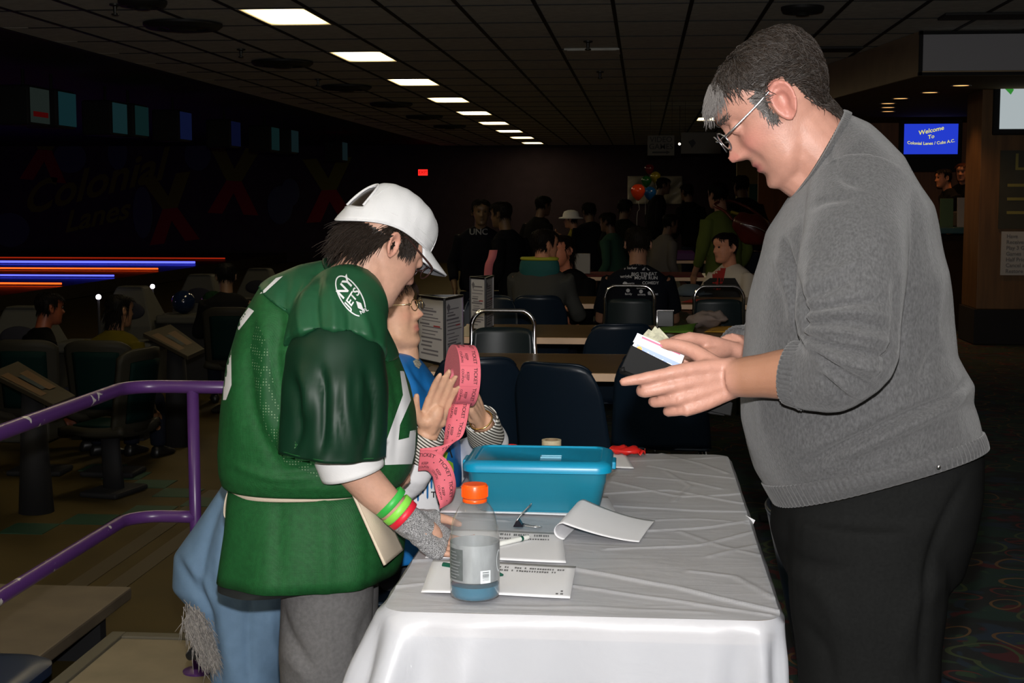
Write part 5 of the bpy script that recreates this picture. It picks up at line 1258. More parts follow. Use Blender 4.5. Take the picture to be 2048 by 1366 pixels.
r = nt.nodes.new('ShaderNodeMapRange'); r.inputs[1].default_value = .30; r.inputs[2].default_value = .22; nt.links.new(tcn.outputs['Object'], vo.inputs['Vector']); nt.links.new(vo.outputs['Distance'], r.inputs[0])
mx = nt.nodes.new('ShaderNodeMix'); mx.data_type = 'RGBA'; mx.inputs[6].default_value = (.006, .052, .014, 1); mx.inputs[7].default_value = (.10, .17, .09, 1); nt.links.new(r.outputs[0], mx.inputs[0]); nt.links.new(mx.outputs[2], b.inputs['Base Color'])
patch_px('mesh_side_panel', bv_all, [(512, 640), (535, 690), (548, 770), (566, 850), (610, 910), (668, 948), (640, 956), (570, 925), (530, 860), (512, 780), (500, 700)], m_dots, jer, 6, .0012)
eg = (701, 592); er = math.radians(58)
patch_px('emblem_ring', bv_all, None, m_let, jer, geo=ring_px(*eg, 44, 19, er, 2.6, .3, 5.6), lift=.002)
patch_px('emblem_letters', bv_all, None, m_let, jer, geo=text_px('NY', 30, 689, 577, -er, shear=.25, bold=.02), lift=.002)
patch_px('emblem_letters', bv_all, None, m_let, jer, geo=text_px('JETS', 22, 704, 598, -er, shear=.25, bold=.02), lift=.002)
patch_px('emblem_ball', bv_all, [(712, 602), (722, 606), (728, 622), (716, 616)], m_let, jer, 4, lift=.0022)
patch_px('size_mark', bv_all, None, m_let, jer, geo=text_px('NFL', 10, 728, 622, -.45, bold=.03), lift=.002)
# trousers
m_gj = mat('charcoal denim', (.085, .083, .084), .85, var=.16, vscale=120, bump=.15, bscale=300)
tr = MB()
for s in (-1, 1):
    y_ = YY + s * .078; dx = (0, 15)[s > 0]
    tr.tube([at(655 + dx, 1080, y_), at(655 + dx, 1180, y_), at(650 + dx, 1300, y_), at(650 + dx, 1366, y_), Vector((-.68, y_, .25)), Vector((-.68, y_, .06))], [.09, .10, .10, .097, .09, .085], 24, sub=4)
me = remesh(tr, .008, 4, .5, 'trousers'); folds_px(me, [([(655, 1210), (662, 1290), (668, 1366)], .004, 5), ([(560, 1215), (580, 1270), (620, 1330)], -.008, 10), ([(740, 1220), (720, 1290), (730, 1366)], -.006, 12), ([(560, 1300), (600, 1340), (615, 1366)], .006, 12)])
tj = obj('trousers', me, m_gj, yo)
m_snk = mat('grey trainer', (.12, .12, .12), .6)
for s in (-1, 1): shoe(yo, -.70, YY + s * .095, 0, m_snk, .26)
# beige apron pouch with string
m_can = mat('beige canvas', (.52, .44, .34), .85, bump=.15, bscale=300)
ap = bpy.data.objects.new('waist_apron', None); C.objects.link(ap); ap.parent = yo; ap.matrix_parent_inverse = Matrix.Translation(-yo.location)
pY = 2.885
def pouch(u, v):
    e0 = at(702, 978, pY + .05).lerp(at(770, 1130, pY + .015), v); e1 = at(742, 966, pY + .13).lerp(at(806, 1100, pY + .17), v)
    p = e0.lerp(e1, u); bulge = .020 * math.sin(math.pi * u) * math.sin(math.pi * min(1, v * .9 + .1)); return p + Vector((.35, -.9, 0)) * bulge
MB().grid(16, 22, pouch).build('pouch', m_can, ap, smooth=True, thick=.004)
MB().tube([pouch(0, k / 12) for k in range(13)], .0035, 8).build('pouch_seam', m_can, ap, smooth=True)
st = sY((790, 962), (466, 968), .168, n=72)
MB().tube(st, .007, 8, closed=True, flat=(1.4, .5), up=(0, 0, 1)).build('waist_string', m_can, ap, smooth=True)
for pts in ([(462, 968), (452, 1000), (450, 1030), (460, 1040)], [(462, 972), (466, 1000), (455, 1028)], [(455, 1130), (445, 1142), (455, 1148)]):
    MB().tube([at(x, y, YY - .02) for x, y in pts], .0045, 8, sub=4, flat=(1.6, .5)).build('string_end', m_can, ap, smooth=True)
# wrist bands and glitter glove
ax = (wY - at(735, 968, 2.94)).normalized()
def band(px, py, r, w_, m, label):
    p = at(px, py, 2.95); u = ax.orthogonal().normalized(); v = ax.cross(u)
    g = MB(); g.loft([[p + ax * dz + (u * math.cos(t) + v * math.sin(t)) * (r + rr) for t in [2 * math.pi * k / 36 for k in range(36)]] for dz, rr in ((-w_, 0), (-w_ * .85, .0016), (w_ * .85, .0016), (w_, 0))], cap=False); o = g.build('wristband', m, yo, smooth=True); o['label'] = label
band(781, 1005, .0372, .0078, mat('green silicone', (.03, .36, .05), .45), 'green silicone wristband')
band(795, 1020, .0358, .0078, mat('lime silicone', (.20, .58, .06), .45), 'lime wristband'); band(806, 1030, .0350, .0070, mat('red silicone', (.58, .012, .03), .45), 'red wristband')
m_glit = mat('silver glitter knit', (.38, .38, .39), .35, .45, var=.9, vscale=520, bump=1.0, bscale=620)
gb = MB(); gb.tube([at(800, 1028, 2.955), wY, wY.lerp(kn, .45)], [.034, .0335, .030], 24, sub=4)
fG = fHY
for ky in (.031, .0105, -.0105, -.0295):
    gb.tube([fG.w(-.01, ky * .5 * .9, .002), fG.w(.05, ky * .85 * .9, -.001), fG.w(.090, ky * .9, 0)], [.0215, .0215, .0195], 14, sub=3)
gb.tube([fG.w(.012, .018, .004), fG.w(.05, .044, .014)], [.022, .0190], 14, sub=2)
me = remesh(gb, .0035, 4, .5, 'glove'); wobble(me, .0012, 180, 8); obj('glitter_glove', me, m_glit, yo)
# hair under the cap
m_hairY = mat('dark brown hair', (.017, .0115, .0085), .42, var=.4, vscale=160, spec=.3)
hair('hair', me_y, fY, lambda a, b_, c: (b_ > -.045 and a < -.030 and b_ < .010) or (b_ > .0 and a < .03 and b_ < .045 and not (abs(c) > .078) and a > -.035), lambda a, b_, c: (-.5, -.8, 0) if a < .0 else (-.2, -1, 0), lambda a, b_, c: .055 if a < -.03 else .02, 2600, m_hairY, yo, lift=.006, width=.0010, seed=9, shell=.005, gravity=.7, free=True, steps=6)
hair('hair_wisps', me_y, fY, lambda a, b_, c: -.035 < b_ < .01 and a < -.035, lambda a, b_, c: (-.35, -.9, .1 * near), lambda a, b_, c: .085, 210, m_hairY, yo, lift=.008, width=.0013, seed=11, shell=0, gravity=.8, free=True, steps=7)
hair('sideburn', me_y, fY, lambda a, b_, c: .010 < b_ < .045 and .012 < a < .045 and c * near > .03, lambda a, b_, c: (.35, -.9, 0), lambda *k: .026, 160, m_hairY, yo, lift=.004, width=.0010, seed=12, shell=.003)
# white cap
m_cap = mat('white cap twill', (.56, .56, .565), .8, bump=.12, bscale=350)
cap = bpy.data.objects.new('baseball_cap', None); C.objects.link(cap); cap.parent = yo; cap.matrix_parent_inverse = Matrix.Translation(-yo.location)
def capf(th, v, off=0.0):
    ct, st = math.cos(th), math.sin(th)
    base = .036 + .012 * ct - .040 * max(0, -ct) ** 2
    ph = v * math.pi / 2
    rx = (.110 if ct > 0 else .112); hgt = .136 - base
    e = .85
    rr = max(0, math.cos(ph)) ** (e * .68)
    a = -.003 + rx * ct * rr; c = .0875 * st * rr; b_ = base + hgt * math.sin(ph) ** .92
    a += .006 * math.sin(ph) ** 2
    return fY.w(a * (1 + off), b_ * (1 + off * .3), c * (1 + off))
dm = MB(); NT, NVv = 96, 26; vs = [capf(2 * math.pi * i / NT, j / NVv) for i in range(NT) for j in range(NVv + 1)]; fs = []
for i in range(NT):
    th = 2 * math.pi * (i + .5) / NT - math.pi
    for j in range(NVv):
        v = (j + .5) / NVv
        if abs(th) < .44 and .17 < v < .17 + .40 * math.sqrt(max(0, 1 - (th / .44) ** 2)): continue      # opening over the strap
        k = (i + 1) % NT; fs.append((i * (NVv + 1) + j, k * (NVv + 1) + j, k * (NVv + 1) + j + 1, i * (NVv + 1) + j + 1))
dm.add(vs, fs); me = dm.mesh('crown'); wobble(me, .0016, 75, 12)
o = obj('crown', me, m_cap, cap, thick=.0025)
g = MB()
pts = [capf(math.pi + .44 * math.cos(t), .17 + .40 * math.sin(t), .012) for t in [math.pi * k / 20 for k in range(21)]]; g.tube(pts, .0028, 8); g.build('opening_binding', m_cap, cap, smooth=True)
for k in range(6):
    th = math.pi / 6 + k * math.pi / 3
    MB().tube([capf(th, v / 14, .008) for v in range(15)], .0011, 6).build('seam', m_cap, cap, smooth=True)
MB().tube([capf(2 * math.pi * k / 60, .0, .010) for k in range(60)], .0022, 8, closed=True).build('sweatband_edge', m_cap, cap, smooth=True)
MB().tube([capf(2 * math.pi * k / 60, .14, .008) for k in range(60)], .0010, 6, closed=True).build('stitch_line', m_cap, cap, smooth=True)
MB().lathe([(.006, 0), (.005, .003), (.001, .004)], 12, capf(0, 1.0), Matrix((fY.f, fY.s, fY.u)).transposed()).build('button', m_cap, cap, smooth=True)
hole = MB(); hole.grid(10, 8, lambda u, v: capf(math.pi + .46 * (2 * u - 1), .15 + .46 * v, -.05)); hole.build('hair_in_opening', m_hairY, cap, smooth=True)
def brim(u, v):
    th = (u - .5) * 2 * 1.05; ct, st = math.cos(th), math.sin(th)
    a0, c0 = .100 * ct, .083 * st; ln = .078 * (max(0, math.cos(th * 1.35)) ** .55)
    a = a0 + ln * v; c = c0 * (1 - .06 * v); b_ = .050 + .010 * ct - .012 * v - .034 * (st ** 2) * (.25 + .75 * v)
    return fY.w(a, b_, c)
MB().grid(36, 14, brim).build('brim', m_cap, cap, smooth=True, thick=.004)
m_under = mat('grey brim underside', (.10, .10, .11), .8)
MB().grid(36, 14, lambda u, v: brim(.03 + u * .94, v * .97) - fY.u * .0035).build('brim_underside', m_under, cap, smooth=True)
glY = bpy.data.objects.new('glasses', None); C.objects.link(glY); glY.parent = yo; glY.matrix_parent_inverse = Matrix.Translation(-yo.location)
glasses(fY, glY, mat('dark spectacle frame', (.03, .012, .01), .3), m_lens, r=.0016)
# ================================================================ THE SEATED WOMAN
WYY = 3.90
wo = thing('person', 'seated woman in a blue vest holding up a roll of pink tickets', 'person', (-.75, WYY, 0))
m_skinW = skin_mat('warm skin', (.60, .345, .225), (.50, .18, .14), (.60, .27, .19))
_ph, _th = math.radians(-8), math.radians(-8)
fwd = Vector((math.cos(_ph) * math.cos(_th), math.sin(_ph) * math.cos(_th), -math.sin(_th))); upv = Vector((-math.sin(-_th) * math.cos(_ph), 0, math.cos(_th)))
fW = Frame(at(764, 628, WYY), fwd, upv, .93)
nearW = 1 if fW.s.y < 0 else -1
sW = lambda f_, b_, hw, **kw: sec(at(*f_, WYY), at(*b_, WYY), hw, **kw)
body = head_mb(fW, jowl=1.0, chin=.8, lips=1.0, nose=.95)
ear_mb(body, fW, nearW, .060); ear_mb(body, fW, -nearW, .060)
for s in (-1, 1): body.ball(fW.w(.0855, .020, .031 * s), .0125, 14, 10)
body.tube([fW.w(-.01, -.05, 0), at(768, 712, WYY), at(760, 780, WYY)], [.058, .060, .08], 20, sub=4)
body.tube([fW.w(.045, -.088, 0), at(812, 712, WYY), at(790, 745, WYY)], [.030, .038, .03], 16, sub=3)
body.tube([at(770, 810, WYY), at(770, 900, WYY), at(775, 960, WYY)], [.06, .06, .05], 16, sub=3)
# near (right) hand: flat against the roll
w1 = at(857, 862, 3.50); k1 = at(882, 795, 3.485)
body.tube([at(770, 800, 3.72), at(775, 960, 3.62), at(815, 945, 3.55), w1], [.045, .042, .036, .028], 16, sub=4)
f1 = Frame(w1, k1 - w1, Vector((-.8, -.55, .2)))
hand_mb(body, f1, [(.10, .15, .10), (.08, .12, .10), (.08, .15, .1), (.10, .2, .1)], spread=.03, thumb=((.5, .1), (.3, .1)), k=.93, thumb_side=1)
# far (left) hand gripping the roll from the right
w2 = at(963, 842, 3.72); k2 = at(938, 790, 3.66)
body.tube([at(800, 800, 4.06), at(900, 940, 4.08), at(980, 900, 3.90), w2], [.045, .042, .036, .028], 16, sub=4)
f2 = Frame(w2, k2 - w2, Vector((.2, 1.0, .4)))
hand_mb(body, f2, [(.5, .7, .4), (.5, .7, .4), (.5, .7, .4), (.5, .7, .4)], spread=.03, thumb=((.6, .35), (.35, .5)), k=.93, thumb_side=1)
me = remesh(body, .0042, 3, .45, 'body'); skin_attr(me, fW); me_w = me; obj('body', me, m_skinW, wo)
m_hairW = mat('dark auburn hair', (.020, .010, .008), .45, var=.4, vscale=160, spec=.3)
hair('hair', me_w, fW, lambda a, b_, c: abs(c) < .0775 and ((b_ > .075 and a < .085) or (b_ > .02 and a < .045) or (b_ > -.06 and a < -.02)), lambda a, b_, c: (.6, -.2, .5 * (1 if c > 0 else -1)) if b_ > .07 else (-.3, -.9, 0), lambda a, b_, c: .05, 2600, m_hairW, wo, lift=.011, width=.0012, seed=21, shell=.007)
glW = bpy.data.objects.new('glasses', None); C.objects.link(glW); glW.parent = wo; glW.matrix_parent_inverse = Matrix.Translation(-wo.location)
glasses(fW, glW, mat('gold spectacle frame', (.75, .55, .30), .25, 1.0), m_lens, a0=.114)
for s in (-1, 1): MB().ball(fW.w(.0925, .0195, .031 * s), .0068 * .9, 10, 8).build('eye', mat('dark eye', (.02, .012, .008), .15), wo, smooth=True)
# vest, white shirt, sleeves
m_bvest = mat('blue satin vest', (.008, .135, .40), .42, var=.12, vscale=25); m_wsh = mat('white shirt cotton', (.80, .80, .82), .85, bump=.1, bscale=150)
ve = MB(); ve.loft([sW(f_, b_, hw, e=2.3) for f_, b_, hw in [((828, 708), (735, 690), .070), ((850, 735), (700, 715), .13), ((885, 785), (680, 770), .185), ((908, 840), (672, 850), .20), ((920, 900), (670, 930), .205), ((922, 960), (672, 1010), .205), ((915, 1040), (680, 1080), .20), ((905, 1090), (690, 1120), .19)]])
me = remesh(ve, .0062, 5, .5, 'vest'); folds_px(me, [([(800, 720), (830, 780), (835, 850)], .008, 10), ([(845, 740), (860, 800), (870, 860)], -.006, 8), ([(880, 800), (900, 860), (912, 920)], .006, 8), ([(820, 740), (850, 770), (890, 790)], -.005, 7)])
vest = obj('vest', me, m_bvest, wo); bv_v = bvh_of(me)
patch_px('white_shirt_front', bv_v, [(835, 890), (868, 872), (884, 880), (893, 920), (902, 955), (903, 1020), (895, 1040), (796, 1040), (796, 985), (815, 930)], m_wsh, vest, 5, .006)
m_drip = mat('blue paint print', (.01, .14, .38), .7); m_lime = mat('lime print', (.28, .52, .03), .7); m_bk = mat('black print', (.01, .01, .012), .7)
for k, (x, y0, y1) in enumerate([(826, 948, 985), (836, 942, 1000), (846, 945, 985), (855, 940, 995), (863, 942, 975), (872, 950, 985)]): patch_px('paint_drip', bv_v, [(x - 2.4, y0), (x + 2.4, y0), (x + 1.8, y1), (x, y1 + 4), (x - 1.8, y1)], m_drip, vest, 6, .008)
for poly in ([(877, 855), (884, 860), (893, 885), (889, 893), (880, 878)], [(896, 920), (906, 926), (908, 942), (900, 948), (893, 935)], [(884, 900), (896, 905), (893, 918), (884, 912)]): patch_px('lime_print', bv_v, poly, m_lime, vest, 6, .008)
for poly in ([(872, 880), (880, 884), (878, 892), (870, 888)], [(890, 940), (897, 948), (895, 956), (888, 949)], [(868, 895), (872, 893), (884, 925), (880, 928)], [(897, 896), (900, 896), (906, 915), (903, 916)]): patch_px('black_print', bv_v, poly, m_bk, vest, 6, .0085)
patch_px('shirt_lettering', bv_v, None, m_bk, vest, geo=text_px('TRA', 17, 878, 990, 0, bold=.02), lift=.009); patch_px('shirt_lettering', bv_v, None, m_bk, vest, geo=text_px('O', 17, 882, 1006, 0, bold=.02), lift=.009)
patch_px('patterned_collar', bv_v, [(826, 722), (836, 716), (843, 728), (838, 738), (830, 732)], mat('patterned collar', (.35, .34, .28), .7, var=.9, vscale=220), vest, 3, .005)
for nm, pts, rad in (('sleeve', [at(765, 790, 3.72), at(770, 950, 3.62), at(812, 955, 3.56), at(838, 905, 3.525)], [.075, .068, .056, .045]), ('sleeve', [at(800, 790, 4.06), at(890, 930, 4.06), at(955, 905, 3.95), at(980, 888, 3.86), at(968, 862, 3.77)], [.075, .066, .054, .050, .045])):
    g = MB(); g.tube(pts, rad, 24, sub=5); me = remesh(g, .005, 3, .5, 'sleeve'); wobble(me, .003, 45, 4); obj(nm, me, m_wsh, wo)
m_str = mat('striped cuff', (.66, .64, .58), .8); nt, b = nodes_of(m_str)
tcn = nt.nodes.new('ShaderNodeTexCoord'); mp = nt.nodes.new('ShaderNodeMapping'); mp.inputs['Rotation'].default_value = (0, math.radians(52), 0); wv = nt.nodes.new('ShaderNodeTexWave'); wv.inputs['Scale'].default_value = 42; wv.bands_direction = 'X'
nt.links.new(tcn.outputs['Object'], mp.inputs[0]); nt.links.new(mp.outputs[0], wv.inputs['Vector']); r = nt.nodes.new('ShaderNodeMapRange'); r.inputs[1].default_value = .52; r.inputs[2].default_value = .62; nt.links.new(wv.outputs['Fac'], r.inputs[0])
mx = nt.nodes.new('ShaderNodeMix'); mx.data_type = 'RGBA'; mx.inputs[6].default_value = (.66, .64, .58, 1); mx.inputs[7].default_value = (.05, .045, .035, 1); nt.links.new(r.outputs[0], mx.inputs[0]); nt.links.new(mx.outputs[2], b.inputs['Base Color'])
MB().tube([at(836, 908, 3.527), at(848, 882, 3.512), at(858, 860, 3.50)], [.047, .045, .042], 28, cap=False, sub=4).build('striped_cuff', m_str, wo, smooth=True, thick=.003)
MB().tube([at(972, 872, 3.80), at(967, 855, 3.75), at(962, 838, 3.715)], [.048, .045, .042], 28, cap=False, sub=4).build('striped_cuff', m_str, wo, smooth=True, thick=.003)
MB().tube([f2.w(.004 + .002 * math.cos(t), .031 * math.cos(t), .0305 * math.sin(t)) for t in [2 * math.pi * k / 30 for k in range(30)]], .0022, 6, closed=True).build('bracelet', mat('gold chain', (.8, .55, .2), .25, 1.0), wo, smooth=True)
MB().tube([f2.w(.118 + .001 * math.cos(t), -.0105 + .0105 * math.cos(t), .006 + .0105 * math.sin(t)) for t in [2 * math.pi * k / 20 for k in range(20)]], .0016, 6, closed=True).build('ring', MATS['gold chain'], wo, smooth=True)
m_wjean = mat('dark slacks', (.02, .022, .03), .85)
g = MB()
for s in (-1, 1): g.tube([(-.72 + s * .08, WYY - .05, .50), (-.70 + s * .08, WYY + .36, .52), (-.70 + s * .08, WYY + .41, .35), (-.70 + s * .08, WYY + .42, .09)], [.10, .085, .07, .065], 18, sub=4)
obj('trousers', remesh(g, .008, 4, .5, 'trousers'), m_wjean, wo)
for s in (-1, 1): shoe(wo, -.70 + s * .08, WYY + .40, math.pi / 2, m_shoe, .25)
# ---------------------------------------------------------------- pink ticket roll and its loose strip
m_tick = mat('pink ticket paper', (.74, .15, .19), .7); m_tickd = mat('pink ticket edges', (.66, .17, .21), .8, var=.12, vscale=400)
m_tink = mat('black ticket ink', (.035, .012, .014), .7)
RY = 3.56; rc = at(924, 751, RY)
axr = Vector((-.92, -.38, .06)).normalized(); zr = Vector((.02, 0, 1)); zr = (zr - axr * zr.dot(axr)).normalized(); xr = zr.cross(axr)      # xr towards image right / camera
Rr, Wr = .0765, .052
roll = thing('ticket_roll', "fat roll of pink raffle tickets held in the seated woman's hands", 'ticket roll', rc - Vector((0, 0, Rr)))
Mr = Matrix((xr, zr, axr)).transposed()
prof = []
for k in range(9): prof.append((.018 + (Rr - .018) * k / 8, Wr / 2 - .0006 * (k % 2)))
g = MB(); g.m = 1; g.lathe([(.018, -Wr / 2)] + [(.018, Wr / 2)] + prof[1:], 72, rc, Mr, cap=False); g.lathe([(.018, -Wr / 2), (Rr, -Wr / 2)], 72, rc, Mr, cap=False); g.m = 0; g.lathe([(Rr, Wr / 2), (Rr, -Wr / 2)], 72, rc, Mr, cap=False); g.build('roll', [m_tick, m_tickd], roll, auto=40)
ink = MB(); sep = MB()
def on_rim(ang, acr, lift=.0005): return rc + (xr * math.cos(ang) + zr * math.sin(ang)) * (Rr + lift) + axr * acr
NT_ = 6
for k in range(NT_):
    a0 = -1.9 + k * .667
    fn = lambda x, y, a0=a0, off=0.0: on_rim(a0 - x / Rr, y)
    text_on(ink, 'TICKET', .0125, lambda x, y, a0=a0: on_rim(a0 - x / Rr, -.013 - y), bold=.012)
    text_on(ink, 'KEEP', .0095, lambda x, y, a0=a0: on_rim(a0 - x / Rr, .0065 - y), bold=.015); text_on(ink, 'THIS', .0045, lambda x, y, a0=a0: on_rim(a0 - x / Rr, .0135 - y)); text_on(ink, 'COUPON', .0080, lambda x, y, a0=a0: on_rim(a0 - x / Rr, .0195 - y), bold=.015)
    sep.add([on_rim(a0 + .331, -.024), on_rim(a0 + .331, .024), on_rim(a0 + .337, .024), on_rim(a0 + .337, -.024)], [(0, 1, 2, 3)])
tag(ink.build('printed_lettering', m_tink, roll), None, kind='stuff'); tag(sep.build('perforations', mat('ticket perforation', (.45, .07, .10), .8), roll), None, kind='stuff')
def ribbon(pts, name):
    """pts: (px, py, Y, edge vector)"""
    P = catmull([at(x, y, Y) for x, y, Y, e in pts], None, 8); E = catmull([Vector(e) for *_, e in pts], None, 8); g = MB(); n_ = len(P)
    g.add([P[i] + E[i].normalized() * (s * Wr / 2) for i in range(n_) for s in (-1, -.33, .33, 1)], [(i * 4 + j, (i + 1) * 4 + j, (i + 1) * 4 + j + 1, i * 4 + j + 1) for i in range(n_ - 1) for j in range(3)])
    o = g.build(name, m_tick, roll, smooth=True, thick=.0008)
    L = [0]
    for i in range(1, n_): L.append(L[-1] + (P[i] - P[i - 1]).length)
    def fn(s, y):
        s = min(max(s, 0), L[-1] - 1e-6); i = max(j for j in range(n_ - 1) if L[j] <= s); t = (s - L[i]) / (L[i + 1] - L[i]); e = E[i].lerp(E[i + 1], t).normalized(); d = (P[i + 1] - P[i]).normalized(); nn = d.cross(e)
        if nn.y > 0: nn = -nn
        return P[i].lerp(P[i + 1], t) + e * y + nn * .0012
    ik = MB(); s0 = .020
    while s0 < L[-1] - .016:
        text_on(ik, 'TICKET', .0125, lambda x, y: fn(s0 + x, .013 + y), bold=.012); text_on(ik, 'KEEP', .0095, lambda x, y: fn(s0 + x, -.008 + y), bold=.015); text_on(ik, 'COUPON', .0080, lambda x, y: fn(s0 + x, -.017 + y), bold=.015)
        ik.add([fn(s0 + .0245 + .0015 * math.cos(t), .0015 * math.sin(t)) for t in [k / 8 * 6.283 for k in range(8)]], [tuple(range(8))]); s0 += .051
    tag(ik.build('printed_lettering', m_tink, o), None, kind='stuff')
ribbon([(920, 808, 3.50, (1, -.2, .05)), (912, 850, 3.47, (1, -.1, .1)), (903, 885, 3.46, (.7, -.3, .35)), (880, 910, 3.46, (.25, -.2, .95)), (838, 918, 3.45, (.1, 0, 1))], 'loose_strip')
ribbon([(838, 921, 3.445, (.1, 0, 1)), (862, 922, 3.43, (.35, 0, .9)), (882, 940, 3.42, (.8, 0, .5)), (890, 965, 3.42, (.95, .2, .2)), (893, 1000, 3.42, (.55, .8, .1)), (890, 1012, 3.43, (.4, .9, .1))], 'loose_strip')
# ---------------------------------------------------------------- her chair with a light blue coat thrown over it
m_coat = mat('light blue coat cloth', (.095, .165, .255), .8, var=.08, vscale=30, bump=.1, bscale=250)
coat = thing('coat', 'light blue coat with grey fur hanging behind the green jersey', 'coat', (-1.0, 3.75, 0))
CYY = 3.72
cs = lambda l, r_, hw, **k: sec(at(*r_, CYY), at(*l, CYY), hw, **k)
g = MB(); g.loft([cs((462, 945), (620, 960), .05), cs((432, 990), (640, 1000), .09), cs((395, 1045), (650, 1050), .12), cs((352, 1105), (650, 1100), .14), cs((350, 1170), (640, 1160), .15), cs((395, 1215), (625, 1210), .15), cs((412, 1262), (600, 1260), .15), cs((425, 1310), (588, 1300), .15), cs((432, 1366), (580, 1335), .15), cs((445, 1440), (578, 1420), .15)])
me = remesh(g, .0075, 4, .5, 'coat'); folds_px(me, [([(450, 980), (420, 1060), (400, 1160), (420, 1240), (440, 1366)], -.012, 10), ([(460, 1020), (440, 1120), (450, 1250), (470, 1366)], .012, 14), ([(352, 1110), (390, 1180), (420, 1230)], -.010, 9), ([(370, 1120), (410, 1170), (430, 1220)], .008, 10), ([(500, 1200), (495, 1280), (500, 1366)], -.010, 10), ([(540, 1200), (545, 1290), (575, 1330)], .008, 12)])
obj('cloth', me, m_coat, coat)
m_fur = mat('grey fur', (.20, .185, .17), .7, var=.5, vscale=120)
fg = MB(); rs2 = random.Random(4)
for k in range(1500):
    t = rs2.random(); base = at(388 + 35 * t, 1215 + 92 * t, CYY - .12) + Vector((rs2.gauss(0, .012), rs2.gauss(0, .02), rs2.gauss(0, .012)))
    d = Vector((rs2.gauss(.15 + .3 * t, .25), rs2.gauss(-.3, .25), rs2.gauss(-.8, .2))).normalized(); ln = rs2.uniform(.025, .06)
    tubelet(fg, [base, base + d * ln * .5, base + d * ln + Vector((rs2.gauss(0, .004), 0, -.006))], [.0013, .001, .0003])
fo_ = fg.build('fur_trim', m_fur, coat, smooth=True); fo_['label'] = 'shaggy grey fur trim'
g = MB(); g.tube([at(378, 1312, CYY - .11), at(395, 1304, CYY - .12), at(412, 1296, CYY - .12)], [.012, .02, .018], 14, sub=3); g.build('sleeve_lining', mat('black lining', (.006, .007, .008), .6), coat, smooth=True)
MB().box(at(553, 1356, CYY), (.03, .05, .03), (0, .4, 0)).build('orange_label', m_oran, coat, bevel=.003)
# ================================================================ CAFE TABLES AND CHAIRS BEHIND
m_twood = mat('brown laminate top', (.17, .105, .045), .28, var=.15, vscale=5, spec=.5); m_tedge = mat('blond wood table edge', (.74, .50, .32), .5, var=.08, vscale=10)
m_shell = mat('dark navy chair plastic', (.0055, .0125, .023), .34, spec=.35); m_chrome = mat('chair chrome', (.78, .78, .80), .1, 1.0); m_pad = mat('black green vinyl pad', (.008, .016, .018), .38, spec=.4)
def cafe_table(label, x0, x1, y0, depth, z=.74):
    t = thing('cafe_table', label, 'table', ((x0 + x1) / 2, y0 + depth / 2, 0), 'cafe tables in rows')
    MB().box(((x0 + x1) / 2, y0 + depth / 2, z - .018), (x1 - x0 - .02, depth - .03, .036)).build('top', m_twood, t, bevel=.003)
    MB().box(((x0 + x1) / 2, y0 + .006, z - .019), (x1 - x0, .012, .036)).build('front_edge', m_tedge, t, bevel=.003)
    MB().box(((x0 + x1) / 2, y0 + depth - .006, z - .019), (x1 - x0, .012, .036)).build('rear_edge', m_tedge, t, bevel=.003)
    for x in (x0 + .35, x1 - .35):
        p = MB().tube([(x, y0 + depth / 2, .03), (x, y0 + depth / 2, z - .036)], .035, 14).build('pedestal', m_black, t, smooth=True)
        MB().box((x, y0 + depth / 2, .02), (.5, .06, .035)).build('foot', m_black, p, bevel=.01)
    return t
cafe_table('nearest brown cafe table with a blond front edge, behind the pink ticket roll', -.98, 1.15, 6.35, .82)
cafe_table('second brown cafe table from the front, beyond the chrome-framed chair', -1.08, 1.4, 8.0, .85)
cafe_table('third cafe table, where the person in the black printed shirt sits', -1.25, 2.0, 10.65, .85)
cafe_table('far cafe table behind the seated people, red cloth on it', -1.2, 1.9, 14.4, .85)
cafe_table('farthest cafe table below the balloons', -.9, 1.9, 18.4, .9)
m_redc = mat('dark red cloth', (.11, .008, .010), .8)
MB().box((-.15, 14.8, .748), (1.5, .80, .012)).build('red_cloth', m_redc, None, bevel=.003); tag(bpy.data.objects['red_cloth'], 'dark red cloth spread on the far cafe table', 'cloth')
def shell_chair(label, loc, rot):
    t = thing('shell_chair', label, 'chair', (0, 0, 0), 'navy shell chairs')
    def bk(u, v):
        s = 2 * u - 1; w_ = .215 - .025 * v - .035 * max(0, v - .7) ** 2 / .09 * abs(s); return Vector((s * w_, -.19 - .09 * v + .05 * s * s, .44 + .42 * v - .035 * (abs(s) ** 6) * v))
    MB().grid(20, 14, bk).build('backrest', m_shell, t, smooth=True, thick=.008)
    MB().tube([bk(u / 20, 1) for u in range(21)], .006, 8).build('back_rim', m_shell, t, smooth=True)
    MB().grid(16, 14, lambda u, v: Vector(((2 * u - 1) * (.21 - .02 * v), -.19 + .40 * v, .44 - .018 * math.sin(math.pi * v) * (1 - abs(2 * u - 1) ** 2) - .03 * max(0, v - .8) / .2))).build('seat', m_shell, t, smooth=True, thick=.01)
    for sx in (-1, 1):
        for sy in (-1, 1): MB().tube([(sx * .17, sy * .14, .425), (sx * .20, sy * .20 - .01, .0)], .011, 10).build('leg', m_chrome, t, smooth=True)
        MB().tube([(sx * .17, -.15, .42), (sx * .17, .15, .42)], .010, 8).build('seat_rail', m_chrome, t, smooth=True)
    t.location = loc; t.rotation_euler = (0, 0, rot); return t
